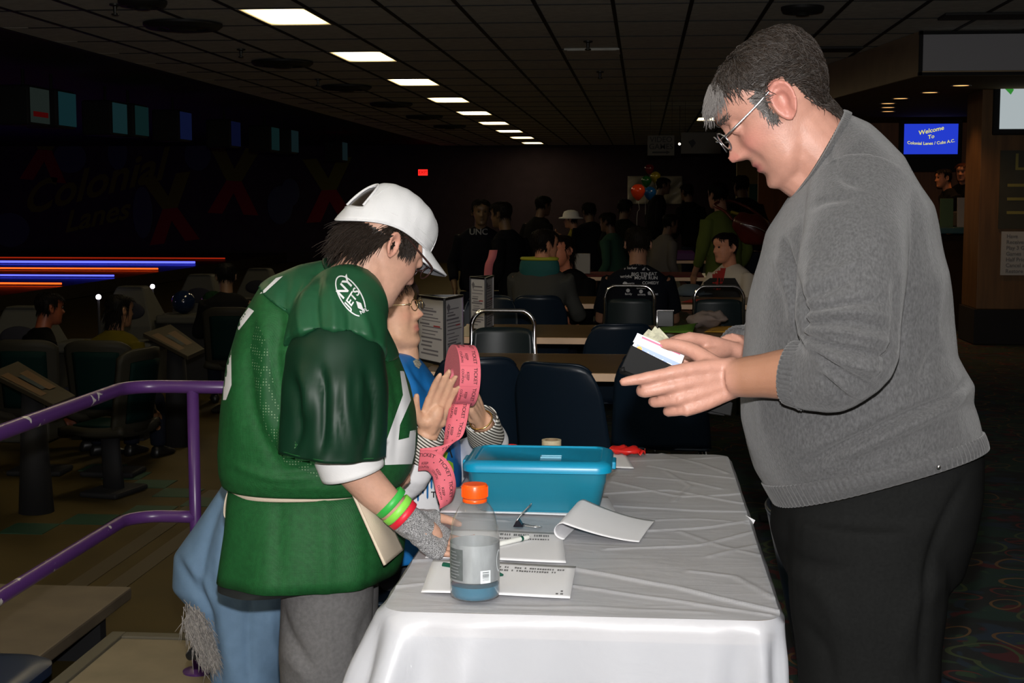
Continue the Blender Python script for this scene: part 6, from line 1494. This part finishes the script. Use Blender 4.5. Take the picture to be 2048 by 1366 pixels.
def loop_chair(label, loc, rot):
    t = thing('loop_chair', label, 'chair', (0, 0, 0), 'chrome loop-back chairs')
    top = .925; pts = [Vector((-.185, -.17, .40)), Vector((-.175, -.20, .62)), Vector((-.165, -.215, .76))] + [Vector((-.165 + .075 - .075 * math.cos(a), -.222, top - .085 + .085 * math.sin(a))) for a in [math.radians(k * 18) for k in range(6)]]
    pts += [Vector((-p.x, p.y, p.z)) for p in reversed(pts)]
    MB().tube(pts, .0115, 14, sub=2).build('back_loop', m_chrome, t, smooth=True)
    MB().grid(16, 10, lambda u, v: Vector(((2 * u - 1) * (.160 - .03 * max(0, v - .75)), -.205 + .03 * (2 * u - 1) ** 2 - .02 * v, .52 + .32 * v - .02 * abs(2 * u - 1) ** 6 * v))).build('back_pad', m_pad, t, smooth=True, thick=.022)
    MB().box((0, .02, .445), (.40, .40, .05)).build('seat', m_pad, t, bevel=.02, segs=3)
    for sx in (-1, 1):
        for sy in (-1, 1): MB().tube([(sx * .18, sy * .17, .43), (sx * .20, sy * .20, 0)], .011, 10).build('leg', m_chrome, t, smooth=True)
    t.location = loc; t.rotation_euler = (0, 0, rot); return t
def chair_copy(src, label, loc, rot): return dup(src, loc, rot, label)
lc = loop_chair('chrome loop-back chair facing the camera beside the pink ticket roll', (at(1006, 660, 7.5).x, 7.28, 0), math.pi)
chair_copy(lc, 'chrome loop-back chair beyond the second table, by the green paper', (at(1432, 640, 9.75).x, 9.98, 0), .08)
chair_copy(lc, 'loop-back chair behind the person in the black printed shirt', (at(1262, 640, 9.75).x, 9.98, 0), -.05)
chair_copy(lc, 'chrome loop-back chair at the far table, right side', (1.55, 13.3, 0), .2)
sc1 = shell_chair('navy shell chair turned sideways, centre, in front of the nearest cafe table', (at(1150, 830, 5.75).x + .02, 5.90, 0), -.42)
chair_copy(sc1, 'navy shell chair half hidden by the pink ticket roll', (at(944, 830, 5.9).x, 6.10, 0), .12)
chair_copy(sc1, "navy shell chair under the man's hands, back to the camera", (at(1330, 830, 6.1).x, 6.35, 0), -.1)
chair_copy(sc1, 'navy shell chair of the person in the grey hoodie', (at(1070, 640, 9.6).x, 9.95, 0), .05)
chair_copy(sc1, 'navy shell chair between the second table and the wallet', (at(1230, 690, 7.6).x, 7.75, 0), .15)
chair_copy(sc1, 'navy shell chair at the second table behind the menu stand', (at(960, 690, 9.3).x, 9.4, 0), 3.0)
chair_copy(sc1, 'navy shell chair under the light blue coat', (-.76, 3.88, 0), -math.pi / 2)
chair_copy(sc1, 'blue chair partly hidden between the table and the man in grey', (.545, 3.02, 0), -math.pi / 2)
# menu stands
m_mfr = mat('black menu frame', (.008, .008, .008), .3); m_menu = mat('menu paper', (.52, .51, .52), .55); m_mink = mat('menu print', (.16, .15, .17), .7); m_mred = mat('menu red print', (.4, .03, .03), .7)
def menu_stand(label, e, z0=.742, z1=1.055, title=True, seed=1):
    """e: three vertical edges (px, Y) left, front, right"""
    P = [at(px, 600, Y) for px, Y in e]; P = [Vector((p.x, p.y, 0)) for p in P]; c = sum(P, Vector()) / 3; rs = random.Random(seed)
    t = thing('menu_stand', label, 'menu', (c.x, c.y, z0))
    for i, j in ((0, 1), (1, 2), (2, 0)):
        a, b_ = P[i], P[j]; d = (b_ - a).normalized(); nrm = Vector((d.y, -d.x, 0)); nrm = nrm if nrm.dot(c - a) < 0 else -nrm
        L = (b_ - a).length
        g = MB(); q = lambda s, z, o=0: a + d * s + Vector((0, 0, z)) + nrm * o
        g.add([q(.006, z0 + .012), q(L - .006, z0 + .012), q(L - .006, z1 - .012), q(.006, z1 - .012)], [(0, 1, 2, 3)]); pg = g.build('menu_page', m_menu, t, thick=.001)
        g = MB(); z = z1 - .06
        while z > z0 + .03:
            w_ = rs.uniform(.35, .8) * L; s0 = rs.uniform(.08, .2) * L; h = rs.choice([.004, .005, .008])
            g.add([q(s0, z, .0015), q(min(s0 + w_, L * .93), z, .0015), q(min(s0 + w_, L * .93), z + h, .0015), q(s0, z + h, .0015)], [(0, 1, 2, 3)]); z -= rs.uniform(.011, .02)
        tag(g.build('menu_print', m_mink, pg), None, kind='stuff')
        g = MB(); g.add([q(.1 * L, z1 - .045, .0018), q(.2 * L, z1 - .028, .0018), q(.3 * L, z1 - .045, .0018), q(.2 * L, z1 - .075, .0018)], [(0, 1, 2, 3)]); g.build('menu_emblem', m_mink, pg)
        g = MB(); g.add([q(.6 * L, z1 - .14, .0018), q(.85 * L, z1 - .14, .0018), q(.85 * L, z1 - .134, .0018), q(.6 * L, z1 - .134, .0018)], [(0, 1, 2, 3)]); g.build('red_line', m_mred, pg)
        for z in (z0 + .006, z1 - .006): MB().box(q(L / 2, z), (L, .010, .012), (0, 0, math.atan2(d.y, d.x))).build('frame_rail', m_mfr, t)
    for k, p in enumerate(P): MB().box((p.x, p.y, (z0 + z1) / 2), (.012, .012, z1 - z0)).build('frame_post', m_mfr if k != 2 else m_chrome, t, bevel=.002)
menu_stand('black-framed table menu beside the seated woman', [(836, 6.78), (889, 6.55), (925, 6.80)])
menu_stand('black-framed table menu on the second table, above the chrome chair', [(941, 8.42), (971, 8.30), (986, 8.60)], seed=5)
# loose things on the cafe tables
m_gpap = mat('green paper', (.10, .24, .02), .7); m_ypap = mat('amber paper', (.55, .30, .03), .7); m_cloth2 = mat('mauve cloth', (.22, .17, .15), .85)
def tpaper(label, c4, m, z=.745, bendz=.02):
    P = [atz(*c, z) for c in c4]; g = MB(); g.grid(8, 6, lambda u, v: (P[0].lerp(P[1], u)).lerp(P[3].lerp(P[2], u), v) + Vector((0, 0, bendz * math.sin(math.pi * u) * v))); tag(g.build('coloured_paper', m, None, smooth=True, thick=.001), label, 'paper')
tpaper('bright green paper on the second cafe table', [(1290, 664), (1330, 652), (1400, 652), (1385, 666)], m_gpap, bendz=.035)
tpaper("amber paper on the second cafe table, beside the man's sweater", [(1408, 664), (1430, 652), (1500, 652), (1495, 666)], m_ypap)
p = atz(1365, 642, .76); g = MB(); g.ball(Vector((at(1372, 642, 8.68).x + .13, 8.70, .792)), (.11, .08, .035), 18, 10); me = g.mesh('scarf'); wobble(me, .02, 45, 2); tag(obj('folded_scarf', me, m_cloth2), 'crumpled mauve scarf behind the green paper', 'scarf')
p = atz(1352, 646, .742); tt = thing('napkin_holder', 'small chrome napkin holder on the second cafe table', 'napkin holder', Vector((p.x - .07, 8.72, .743)))
q = Vector((p.x - .07, 8.72, .743 + .05)); MB().box(q, (.10, .07, .10)).build('case', m_mfr, tt, bevel=.006)
for dx, dz, sx, sz in ((0, .05, .10, .008), (-.05, 0, .008, .10)): MB().box(q + Vector((dx, -.036, dz)), (sx, .006, sz)).build('chrome_edge', m_chrome, tt, bevel=.001)
p = atz(1382, 592, .742); g = MB(); g.lathe([(.11, 0), (.115, .02), (.10, .06), (.06, .085), (.001, .09)], 24, p + Vector((0, .12, 0))); g.ball(p + Vector((.09, .10, .012)), (.09, .06, .008), 14, 8); tag(g.build('knit_cap', mat('blue grey knit', (.075, .10, .12), .9), None, smooth=True), 'blue-grey knit cap on the third table', 'cap')
tpaper('red paper on the third cafe table beside the knit cap', [(1362, 604), (1385, 598), (1425, 600), (1415, 606)], mat('red paper', (.40, .03, .02), .7))
for (px, py, sz, m, lab) in [(1165, 500, (.16, .1, .2), mat('grey white carton', (.30, .29, .27), .7), 'pale carton on the far red-clothed table'), (1142, 508, (.07, .06, .24), MATS['grey white carton'], 'narrow pale box beside the carton on the far table')]:
    p = at(px, py, 14.7); tag(MB().box((p.x, p.y, .76 + sz[2] / 2), sz).build('carton', m, None, bevel=.004), lab, 'box')
for (px, Y, sz, m, lab) in [(1145, 18.7, (.32, .22, .05), MATS['grey white carton'], 'stack of white papers on the farthest table'), (1362, 18.6, (.34, .25, .12), mat('purple bag', (.07, .012, .09), .6), 'purple bag on the farthest table'), (1324, 18.7, (.18, .2, .1), mat('yellow bag', (.20, .15, .02), .5), 'yellow gift bag on the farthest table'), (1284, 18.8, (.18, .2, .14), mat('teal bag', (.02, .08, .09), .6), 'teal gift bag on the farthest table')]:
    p = at(px, 480, Y); g = MB(); x, y = p.x, Y; w_, d_, h = sz
    g.loft([[Vector((x + a * w_ / 2 * k, y + b_ * d_ / 2 * k, .742 + zz)) for a, b_ in ((-1, -1), (1, -1), (1, 1), (-1, 1))] for zz, k in ((0, 1), (h * .7, 1.03), (h, .9))]); tag(g.build('gift_bag', m, None, bevel=.01), lab, 'bag')
# ================================================================ BOWLING AREA (left)
m_seatg = mat('grey moulded seat', (.020, .0185, .0135), .55, spec=.12); m_teals = mat('teal seat pad', (.001, .0095, .0085), .7, spec=.08)
def bowler_seat(label, loc, rot):
    t = thing('moulded_seat', label, 'seat', (0, 0, 0), 'moulded bowlers seats')
    def bk(u, v): s = 2 * u - 1; return Vector((s * (.20 + .015 * v), -.19 - .07 * v + .07 * s * s, .40 + .50 * v - .05 * abs(s) ** 5 * v))
    MB().grid(18, 12, bk).build('back_shell', m_seatg, t, smooth=True, thick=.035)
    MB().grid(10, 8, lambda u, v: bk(.14 + .72 * u, .12 + .74 * v) + Vector((0, -.026, 0))).build('rear_panel', m_teals, t, smooth=True, thick=.012)
    MB().grid(10, 8, lambda u, v: bk(.14 + .72 * u, .12 + .74 * v) + Vector((0, .026, 0))).build('front_pad', m_teals, t, smooth=True, thick=.012)
    MB().grid(14, 12, lambda u, v: Vector(((2 * u - 1) * .21, -.20 + .44 * v, .40 - .02 * math.sin(math.pi * v) + .03 * abs(2 * u - 1) ** 4 - .03 * max(0, v - .85) / .15))).build('seat_pan', m_seatg, t, smooth=True, thick=.05)
    MB().box((0, .02, .43), (.30, .32, .02)).build('seat_pad', m_teals, t, bevel=.008)
    p = MB().tube([(0, 0, .03), (0, .02, .37)], [.07, .06], 14, flat=(1, .6)).build('pedestal', m_black, t, smooth=True)
    MB().box((0, 0, .02), (.36, .26, .035)).build('base', m_black, p, bevel=.015)
    t.location = loc; t.rotation_euler = (0, 0, rot); return t
def lowat(px, py, Y, z=LOW): p = at(px, py, Y); return Vector((p.x, Y, z))
bs = bowler_seat('leftmost grey moulded seat with a teal panel, behind the purple rail', lowat(72, 690, 9.05), .05)
dup(bs, lowat(220, 690, 9.05), -.02, 'grey moulded seat with a teal panel, in front of the person in yellow')
dup(bs, lowat(225, 860, 8.45), 1.35, 'grey moulded seat turned sideways with its seat pan showing')
dup(bs, lowat(466, 600, 11.9), .1, 'moulded seat farther back beside the green jersey')
# scoring desks
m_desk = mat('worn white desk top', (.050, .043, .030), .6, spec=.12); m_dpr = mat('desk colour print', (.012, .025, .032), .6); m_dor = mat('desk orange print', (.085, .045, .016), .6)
def desk(label, quad, foot):
    P = [at(x, y, Y) for x, y, Y in quad]; c = sum(P, Vector()) / 4; n_ = (P[1] - P[0]).cross(P[3] - P[0]).normalized(); n_ = n_ if n_.z > 0 else -n_
    t = thing('scoring_desk', label, 'desk', (c.x, c.y, LOW))
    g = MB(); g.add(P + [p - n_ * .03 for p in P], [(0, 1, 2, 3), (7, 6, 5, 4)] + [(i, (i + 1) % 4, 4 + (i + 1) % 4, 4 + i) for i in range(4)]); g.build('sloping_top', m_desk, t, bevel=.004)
    f = lambda u, v, h=.002: (P[0].lerp(P[1], u)).lerp(P[3].lerp(P[2], u), v) + n_ * h
    for (u0, u1, v0, v1, m) in [(.40, .56, .3, .7, m_dpr), (.56, .86, .25, .75, m_dor), (.08, .34, .15, .8, m_dor)]: MB().quad(f(u0, v0), f(u1, v0), f(u1, v1), f(u0, v1)).build('printed_panel', m, t)
    MB().tube([Vector((c.x, c.y, LOW)), Vector((c.x, c.y, c.z - .03))], [.10, .06], 14).build('pedestal', m_black, t, smooth=True)
desk('sloping scoring desk at the left edge above the purple rail', [(-20, 745, 8.2), (36, 722, 8.5), (150, 790, 7.6), (105, 808, 7.3)], None)
desk('sloping scoring desk right of the person in yellow', [(286, 666, 10.4), (341, 648, 10.8), (409, 697, 9.9), (375, 712, 9.6)], None)
# ball returns
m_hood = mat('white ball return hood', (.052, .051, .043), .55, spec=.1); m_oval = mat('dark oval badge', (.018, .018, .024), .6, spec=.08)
def ball_return(label, px, py, Y, k=1.0, bulb=None):
    p = at(px, py, Y); x, zt = p.x, p.z
    t = thing('ball_return', label, 'ball return', (x, Y, LOW), 'ball returns along the lanes')
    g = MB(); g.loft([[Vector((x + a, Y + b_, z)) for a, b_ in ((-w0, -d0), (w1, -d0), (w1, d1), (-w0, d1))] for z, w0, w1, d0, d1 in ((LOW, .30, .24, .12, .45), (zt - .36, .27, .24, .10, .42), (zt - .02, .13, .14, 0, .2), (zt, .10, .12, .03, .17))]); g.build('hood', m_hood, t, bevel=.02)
    MB().ball((x + .02, Y - .075, zt - .22), (.15, .02, .085), 22, 12).build('oval_badge', m_oval, t, smooth=True)
    MB().box((x + .62, Y + .15, zt - .30), (.75, .34, .08)).build('ball_rack', m_hood, t, bevel=.02)
    MB().box((x + .62, Y + .15, (zt - .34 + LOW) / 2), (.55, .2, zt - .34 - LOW)).build('rack_base', m_black, t)
    if bulb:
        q = at(bulb[0], bulb[1], bulb[2]); st_ = MB().tube([(q.x, q.y, LOW), q], .012, 8).build('signal_post', m_black, t, smooth=True); MB().ball(q, .024, 12, 8).build('signal_bulb', glow('white signal bulb', (.85, .75, 1.0), 9), st_, smooth=True)
    return t
ball_return('white ball return hood at the left edge', 40, 614, 10.3)
ball_return('white ball return hood behind the person in yellow', 258, 573, 12.9, bulb=(197, 594, 12.7)); ball_return('white ball return hood just left of the green jersey', 398, 549, 15.0, bulb=(305, 573, 14.4)); ball_return('farthest white ball return hood, half hidden by the green jersey', 515, 537, 17.0)
for k, (px, py, Y, c, lab) in enumerate([(362, 606, 13.05, (.004, .01, .03), 'dark blue bowling ball left of the green jersey'), (384, 604, 13.1, (.006, .02, .008), 'dark green bowling ball on the rack')]):
    pr = at(258, 573, 12.9); p = Vector((pr.x + (.46, .74)[k], 13.05, pr.z - .30 + .04 + .109)); tag(MB().ball(p, .108, 24, 16).build('bowling_ball', mat('ball' + str(k), c, .1, spec=.6), None, smooth=True), lab, 'bowling ball')
# ================================================================ PEOPLE IN THE BACKGROUND
def bg_person(label, head_px, Y, face, skin, top, hairc, pants=(.01, .012, .02), seated=True, k=1.0, arms='table', lean=.10, floor=0.0, long_hair=False, turn=0.0, sleeves=True, hood=None, voxel=.010):
    """face: world heading (radians, 0 = +X) of the body; head turned by turn"""
    ear = at(head_px[0], head_px[1], Y); rot = Matrix.Rotation(face, 3, 'Z')
    hz = .66 * k
    L = lambda x, y, z: Vector((ear.x, ear.y, ear.z)) + rot @ (Vector((x, y, z)) * k)
    lx = lean                                                        # hips sit behind the head by the lean
    t = thing('person', label, 'person', (ear.x, ear.y, floor), 'people in the hall')
    fr = Frame(ear, Matrix.Rotation(face + turn, 3, 'Z') @ Vector((1, 0, -.12)), (0, 0, 1), k * .97)
    bd = head_mb(fr); ear_mb(bd, fr, 1); ear_mb(bd, fr, -1)
    bd.tube([L(-.02, 0, -.03), L(-.045, 0, -.13), L(-.06 - lx * .1, 0, -.22)], [.054 * k, .056 * k, .07 * k], 14, sub=3)
    bd.tube([L(-.06 - lx * .2, 0, -.25), L(-.07 - lx * .6, 0, -.42), L(-.07 - lx, 0, -.64)], [.06 * k, .06 * k, .05 * k], 12, sub=2)
    hipz = -.68; tops = MB(); pn = MB()
    def ringz(z, fx, bx, hw): return [L(c0 + a, b_, z) for c0, a, b_ in [((fx + bx) / 2, (fx - bx) / 2 * math.cos(q), hw * math.sin(q)) for q in [2 * math.pi * j / 28 for j in range(28)]]]
    o = lambda z: -.06 - lx * min(1, max(0, (-z - .15) / .5))
    tops.loft([ringz(z, o(z) + f_, o(z) - b_, hw) for z, f_, b_, hw in [(-.125, .055, .06, .062), (-.16, .07, .08, .13), (-.20, .09, .10, .185), (-.27, .115, .11, .205), (-.38, .125, .115, .195), (-.52, .12, .11, .18), (-.66, .13, .12, .19), (-.72, .12, .11, .185)]])
    for s in (-1, 1):
        sh = L(-.065 - lx * .15, .17 * s, -.215)
        if arms == 'table': el = L(.06 - lx * .2, .24 * s, -.48); wr = L(.28, .13 * s, -.47); fg = L(.37, .08 * s, -.475)
        elif arms == 'down': el = L(-.08 - lx * .6, .25 * s, -.49); wr = L(.02, .24 * s, -.70); fg = L(.06, .22 * s, -.80)
        else: el = L(.05, .26 * s, -.44); wr = L(.20, .16 * s, -.26); fg = L(.26, .14 * s, -.20)
        bd.tube([sh, el, wr], [.04 * k, .036 * k, .026 * k], 12, sub=3)
        hf = Frame(wr, fg - wr, (rot @ Vector((0, -s, .0))) if arms != 'down' else (rot @ Vector((1, 0, 0))), k * .9)
        hand_mb(bd, hf, [(.2, .4, .3)] * 4, thumb=((.4, .2), (.2, .2)), thumb_side=1)
        tops.tube([sh, sh.lerp(el, .5), el, el.lerp(wr, .6)] if sleeves else [sh, sh.lerp(el, .45), sh.lerp(el, .8)], [.068 * k, .060 * k, .054 * k, .044 * k] if sleeves else [.07 * k, .064 * k, .060 * k], 14, sub=3)
        if seated:
            hp = L(-.07 - lx, .09 * s, hipz - .02); kn_ = L(.33 - lx, .11 * s, hipz); kn_.z = max(kn_.z, floor + .40); an = Vector((kn_.x, kn_.y, floor + .08)) + rot @ Vector((.02, 0, 0))
        else:
            hp = L(-.06 - lx, .09 * s, hipz - .05); an = L(-.05 - lx, .10 * s, 0); an.z = floor + .07; kn_ = hp.lerp(an, .5) + rot @ Vector((.02, 0, 0))
        pn.tube([hp, hp.lerp(kn_, .5), kn_, kn_.lerp(an, .55), an], [.10 * k, .088 * k, .070 * k, .062 * k, .058 * k], 14, sub=2)
        shoe(t, an.x, an.y, face, m_shoe, .26 * k) if floor is not None else None
        t.children[-1].matrix_parent_inverse = Matrix.Translation(-t.location); t.children[-1].location.z = floor
    me = remesh(bd, voxel * .85, 1, .4, 'body'); skin_attr(me, fr); sm = skin_mat('skin ' + label[:24], skin, tuple(c * .6 for c in skin), skin); obj('body', me, sm, t)
    tm = top if not isinstance(top, tuple) else mat('top ' + label[:24], top, .9, spec=.05)
    metop = remesh(tops, voxel * 1.15, 3, .5, 'top'); wobble(metop, .006, 22, 3); to = obj('top', metop, tm, t)
    obj('trousers', remesh(pn, voxel * 1.6, 3, .5, 'trousers'), mat('pants ' + label[:24], pants, .9, spec=.05), t)
    hm_ = mat('hair ' + label[:24], tuple(c * .6 for c in hairc), .6, var=.3, vscale=120, spec=.10)
    lim = -.09 if long_hair else -.035
    hair('hair', me, fr, lambda a, b_, c: abs(c) < .079 and ((b_ > .072 and a < .082) or (b_ > .015 and a < .03) or (b_ > lim and a < -.02)), lambda a, b_, c: (.3, -.4, .5 * (1 if c > 0 else -1)) if b_ > .07 else (-.25, -1, 0), lambda a, b_, c: .10 if (long_hair and b_ < .04) else .035, 700, hm_, t, lift=.010, width=.0026, seed=len(label), shell=.009, steps=4, gravity=.4, free=long_hair)
    if arms == 'table' or True:
        for s in (-1, 1): MB().ball(fr.w(.0885, .0195, .031 * s), .0085 * k, 8, 6).build('eye', mat('dark eye bg', (.015, .01, .008), .2), t, smooth=True)
    return t, fr, metop, to, L
SK = (.42, .22, .14); SK2 = (.30, .15, .09)
N90 = math.pi / 2
# person in the grey hoodie, seen from behind
t, fr, me, to, L = bg_person('person in a grey hoodie with a teal hood, seen from behind', (1088, 492), 10.15, N90 - .25, (.50, .22, .12), (.050, .050, .045), (.012, .008, .006), arms='table', turn=-.65, lean=.12)
hd = MB(); hd.loft([[L(-.10 + a * .55, a2, z) for a, a2 in [(.125 * s_ * math.cos(q), .135 * s_ * math.sin(q)) for q in [2 * math.pi * j / 28 for j in range(28)]]] for z, s_ in ((-.085, .92), (-.11, 1.05), (-.16, 1.10), (-.23, .95), (-.29, .5))]); me2 = remesh(hd, .008, 3, .5, 'hood'); obj('hood', me2, mat('teal hood lining', (.006, .075, .070), .8), to)
MB().tube([L(-.10 + .55 * .120 * math.cos(q), .128 * math.sin(q), -.085) for q in [2 * math.pi * j / 32 for j in range(32)]], .012, 8, closed=True).build('hood_rim', mat('lime hood rim', (.30, .30, .015), .7), to, smooth=True)
bg_person('person in black leaning towards the hoodie wearer', (1124, 502), 11.85, -N90 - .55, (.55, .20, .11), (.006, .006, .007), (.014, .008, .006), arms='table', turn=-.3, lean=.10, long_hair=True, k=1.12)
# black printed shirt
t, fr, me, to, L = bg_person('person in a black shirt printed with white logos, seen from behind', (1276, 490), 10.15, N90, SK2, (.007, .008, .012), (.014, .010, .006), arms='table', lean=.10, sleeves=False, k=1.08)
bvs = bvh_of(me); m_pw = mat('white shirt print', (.42, .42, .44), .7)
def sp(s, size, x, y, **kw): patch_px('shirt_print', bvs, None, m_pw, to, geo=text_px(s, size, x, y, 0, **kw), lift=.006)
sp('M', 21, 1292, 533, bold=.06); sp('presented by the friends of', 4.6, 1272, 522); sp('COMMUNITY GAMES', 5, 1268, 529)
for (s, z_, x, y) in [('harbor', 7, 1264, 536), ('wright', 9, 1252, 553), ('BIG TEN', 10, 1281, 549), ('MOVE', 9, 1281, 556), ('EAT', 9, 1306, 548), ('RUN', 9, 1306, 556), ('sports', 7, 1260, 567), ('COMEDY', 8, 1301, 566), ('sponsors', 5, 1282, 576), ('family', 6, 1257, 588), ('omega', 6, 1283, 589), ('market', 7, 1306, 588)]: sp(s, z_, x, y, bold=.02)
for (x, y, r_) in [(1247, 535, 5), (1250, 568, 5), (1256, 581, 4), (1282, 583, 4), (1299, 586, 4)]: patch_px('shirt_print', bvs, [(x + r_ * math.cos(q), y + r_ * math.sin(q)) for q in [k / 7 * 6.283 for k in range(7)]], m_pw, to, 6, .006)
# woman facing the camera, white vest over red
t, fr, me, to, L = bg_person('dark-haired woman in a cream vest and red top facing the camera', (1452, 496), 11.75, -N90 - .75, (.60, .26, .15), mat('cream fleece', (.50, .44, .36), .9, bump=.3, bscale=80), (.010, .007, .006), arms='table', lean=.08, turn=-.25, k=1.04)
bvs = bvh_of(me); patch_px('red_top', bvs, [(1424, 536), (1452, 536), (1447, 560), (1440, 580), (1426, 580)], mat('red knit top', (.30, .012, .012), .8), to, 6, .006)
patch_px('dark_sleeve_panel', bvs, [(1400, 570), (1420, 556), (1470, 556), (1490, 590), (1490, 612), (1395, 612)], mat('black jersey', (.006, .006, .007), .8), to, 6, .006)
# green top with maroon bag
t, fr, me, to, L = bg_person('person in an olive green top with a maroon shoulder bag, standing', (1436, 392), 13.85, N90 + .6, SK2, (.075, .095, .020), (.006, .005, .004), seated=False, arms='down', lean=.05, k=1.05)
MB().tube([at(1462, 424, 13.7), at(1480, 430, 13.68), at(1500, 440, 13.68)], .018, 8, sub=3).build('yellow_collar', mat('mustard collar', (.26, .20, .02), .8), to, smooth=True)
m_mar = mat('maroon leather', (.085, .010, .008), .3)
bagp = at(1505, 458, 13.5); tt = thing('shoulder_bag', 'maroon shoulder bag on the person in olive green', 'bag', bagp); g = MB(); g.ball(bagp, (.21, .10, .13), 22, 14, Matrix.Rotation(.45, 3, 'Y')); me = g.mesh('bag'); wobble(me, .015, 30, 6); obj('body', me, m_mar, tt)
MB().tube([bagp + Vector((-.18, -.02, .08)), bagp + Vector((-.25, .05, .16)), bagp + Vector((-.34, .2, .22)), bagp + Vector((-.2, .35, .26)), bagp + Vector((.0, .3, .18)), bagp + Vector((.15, .02, .05))], .014, 8, sub=4).build('strap', m_mar, tt, smooth=True)
MB().tube([bagp + Vector((-.12, -.105, .05)), bagp + Vector((.02, -.115, .02)), bagp + Vector((.12, -.10, -.03))], .005, 6, sub=3).build('zip', m_chrome, tt, smooth=True)
# white hat person
t, fr, me, to, L = bg_person('person in a white sun hat far behind the menu stands', (1142, 440), 18.0, math.pi - .3, SK2, (.16, .13, .02), (.01, .007, .005), seated=False, arms='raise', k=.86)
g = MB(); g.lathe([(.155, .018), (.15, .03), (.105, .04), (.10, .075), (.085, .105), (.04, .122), (.001, .125)], 24, fr.o + Vector((0, 0, .0))); g.build('sun_hat', mat('white hat cotton', (.55, .54, .52), .85), t, smooth=True)
# dark standing figures
t, fr, me, to, L = bg_person('person in a dark top lettered UNC, standing at the left of the group', (962, 425), 13.2, -N90 + .2, (.10, .06, .03), (.005, .005, .007), (.006, .005, .004), seated=False, arms='down', k=1.0)
bvs = bvh_of(me); patch_px('lettering', bvs, None, mat('grey lettering', (.10, .10, .11), .7), to, geo=text_px('UNC', 17, 957, 464, 0, bold=.02), lift=.01)
t, fr, me, to, L = bg_person('person in black standing right of the lettered top, pink tickets at the hip', (1003, 430), 12.6, math.pi - .5, (.10, .06, .03), (.005, .005, .006), (.008, .006, .004), seated=False, arms='down', k=.98)
g = MB(); pts = catmull([at(987, 500, 12.25), at(984, 515, 12.23), at(978, 530, 12.23), at(976, 552, 12.25)], None, 5)
g.add([p + Vector((s * .035, 0, 0)) for p in pts for s in (-1, 1)], [(2 * i, 2 * i + 1, 2 * i + 3, 2 * i + 2) for i in range(len(pts) - 1)]); tag(g.build('ticket_strip', mat('dull pink tickets', (.62, .17, .19), .7), t, smooth=True, thick=.002), None)
for px, py, Y, k, top, fc, lab in [(1326, 372, 20.5, 1.0, (.004, .004, .005), .3, 'dark figure standing in front of the banner, right of the balloons'), (1374, 385, 20.2, 1.0, (.004, .004, .004), 2.2, 'dark figure standing right of the banner'), (1250, 418, 17.0, .95, (.005, .006, .005), 1.2, 'dark figure below the orange-red balloon'), (1178, 424, 17.5, .95, (.006, .006, .008), 1.9, 'dark figure just right of the sun hat wearer'), (1086, 412, 17.0, 1.0, (.005, .005, .005), .8, 'dark figure left of the sun hat wearer'), (1482, 372, 16.5, 1.0, (.004, .004, .005), 2.0, "dark figure beneath the man's chin"), (1216, 445, 15.6, .9, (.02, .05, .035), 2.6, 'person in a dim green top behind the printed shirt'), (1340, 448, 15.9, .9, (.10, .09, .08), .6, 'person in a dim pale top right of the printed shirt')]:
    bg_person(lab, (px, py), Y, fc, (.09, .05, .03), top, (.005, .004, .003), seated=False, arms='down', k=k, voxel=.013)
# bowlers on the left
bg_person('dark-clothed bowler seated at far left with a lit orange face', (98, 618), 9.62, .7, (.16, .045, .02), (.002, .002, .002), (.006, .004, .003), seated=True, arms='down', floor=LOW, turn=.1, lean=.05, k=.96)
bg_person('bowler in a yellow shirt seated with the back turned', (238, 622), 9.45, N90 - .2, (.20, .10, .05), (.050, .039, .003), (.004, .003, .002), seated=True, arms='down', floor=LOW, long_hair=True, turn=-.4, lean=.05, k=.96)
bg_person('dark-clothed bowler beside the back of the green jersey', (452, 554), 12.15, N90 + .3, (.16, .09, .05), (.006, .006, .006), (.006, .005, .004), seated=True, arms='table', floor=LOW, lean=.05)
# staff behind the service counter
bg_person('dark-haired clerk behind the service counter looking left', (1888, 357), 18.7, math.pi + .2, (.50, .20, .10), (.008, .008, .009), (.008, .005, .004), seated=False, arms='down', k=1.0)
bg_person('clerk with curly red-brown hair behind the counter', (1926, 345), 18.9, math.pi + 1.0, (.32, .14, .08), (.006, .006, .006), (.05, .015, .008), seated=False, arms='down', k=1.02, long_hair=True)
# things on the counter
def cobj(name, label, px, py, w_, h, m, Y=17.15, cat='sign'):
    p = at(px, py, Y); z = 1.187; tag(MB().box((p.x, Y, z + h / 2), (w_, .02, h), (-.08, 0, 0)).build(name, m, None, bevel=.003), label, cat)
cobj('counter_sign', 'green framed notice on the service counter', 1893, 430, .15, .33, mat('dim green notice', (.03, .07, .03), .6)); cobj('counter_sign', 'tall white notice on the service counter', 1923, 430, .10, .34, mat('dim white notice', (.20, .20, .20), .6)); cobj('counter_sign', 'small white card on the service counter', 1952, 430, .09, .18, MATS['dim white notice'])
p = at(1940, 420, 17.3); tt = thing('cash_register', 'dark cash register with a pole display on the counter', 'cash register', (p.x, 17.4, 1.187)); MB().box((p.x, 17.42, 1.187 + .09), (.3, .25, .18)).build('case', m_black, tt, bevel=.02); MB().box((p.x, 17.36, 1.187 + .24), (.26, .06, .12), (-.3, 0, 0)).build('screen_housing', m_black, tt, bevel=.01); MB().tube([(p.x + .1, 17.45, 1.36), (p.x + .1, 17.45, 1.66)], .012, 8).build('pole', m_black, tt, smooth=True); MB().box((p.x + .1, 17.44, 1.72), (.09, .03, .14)).build('pole_display', MATS['dim white notice'], tt, bevel=.005)
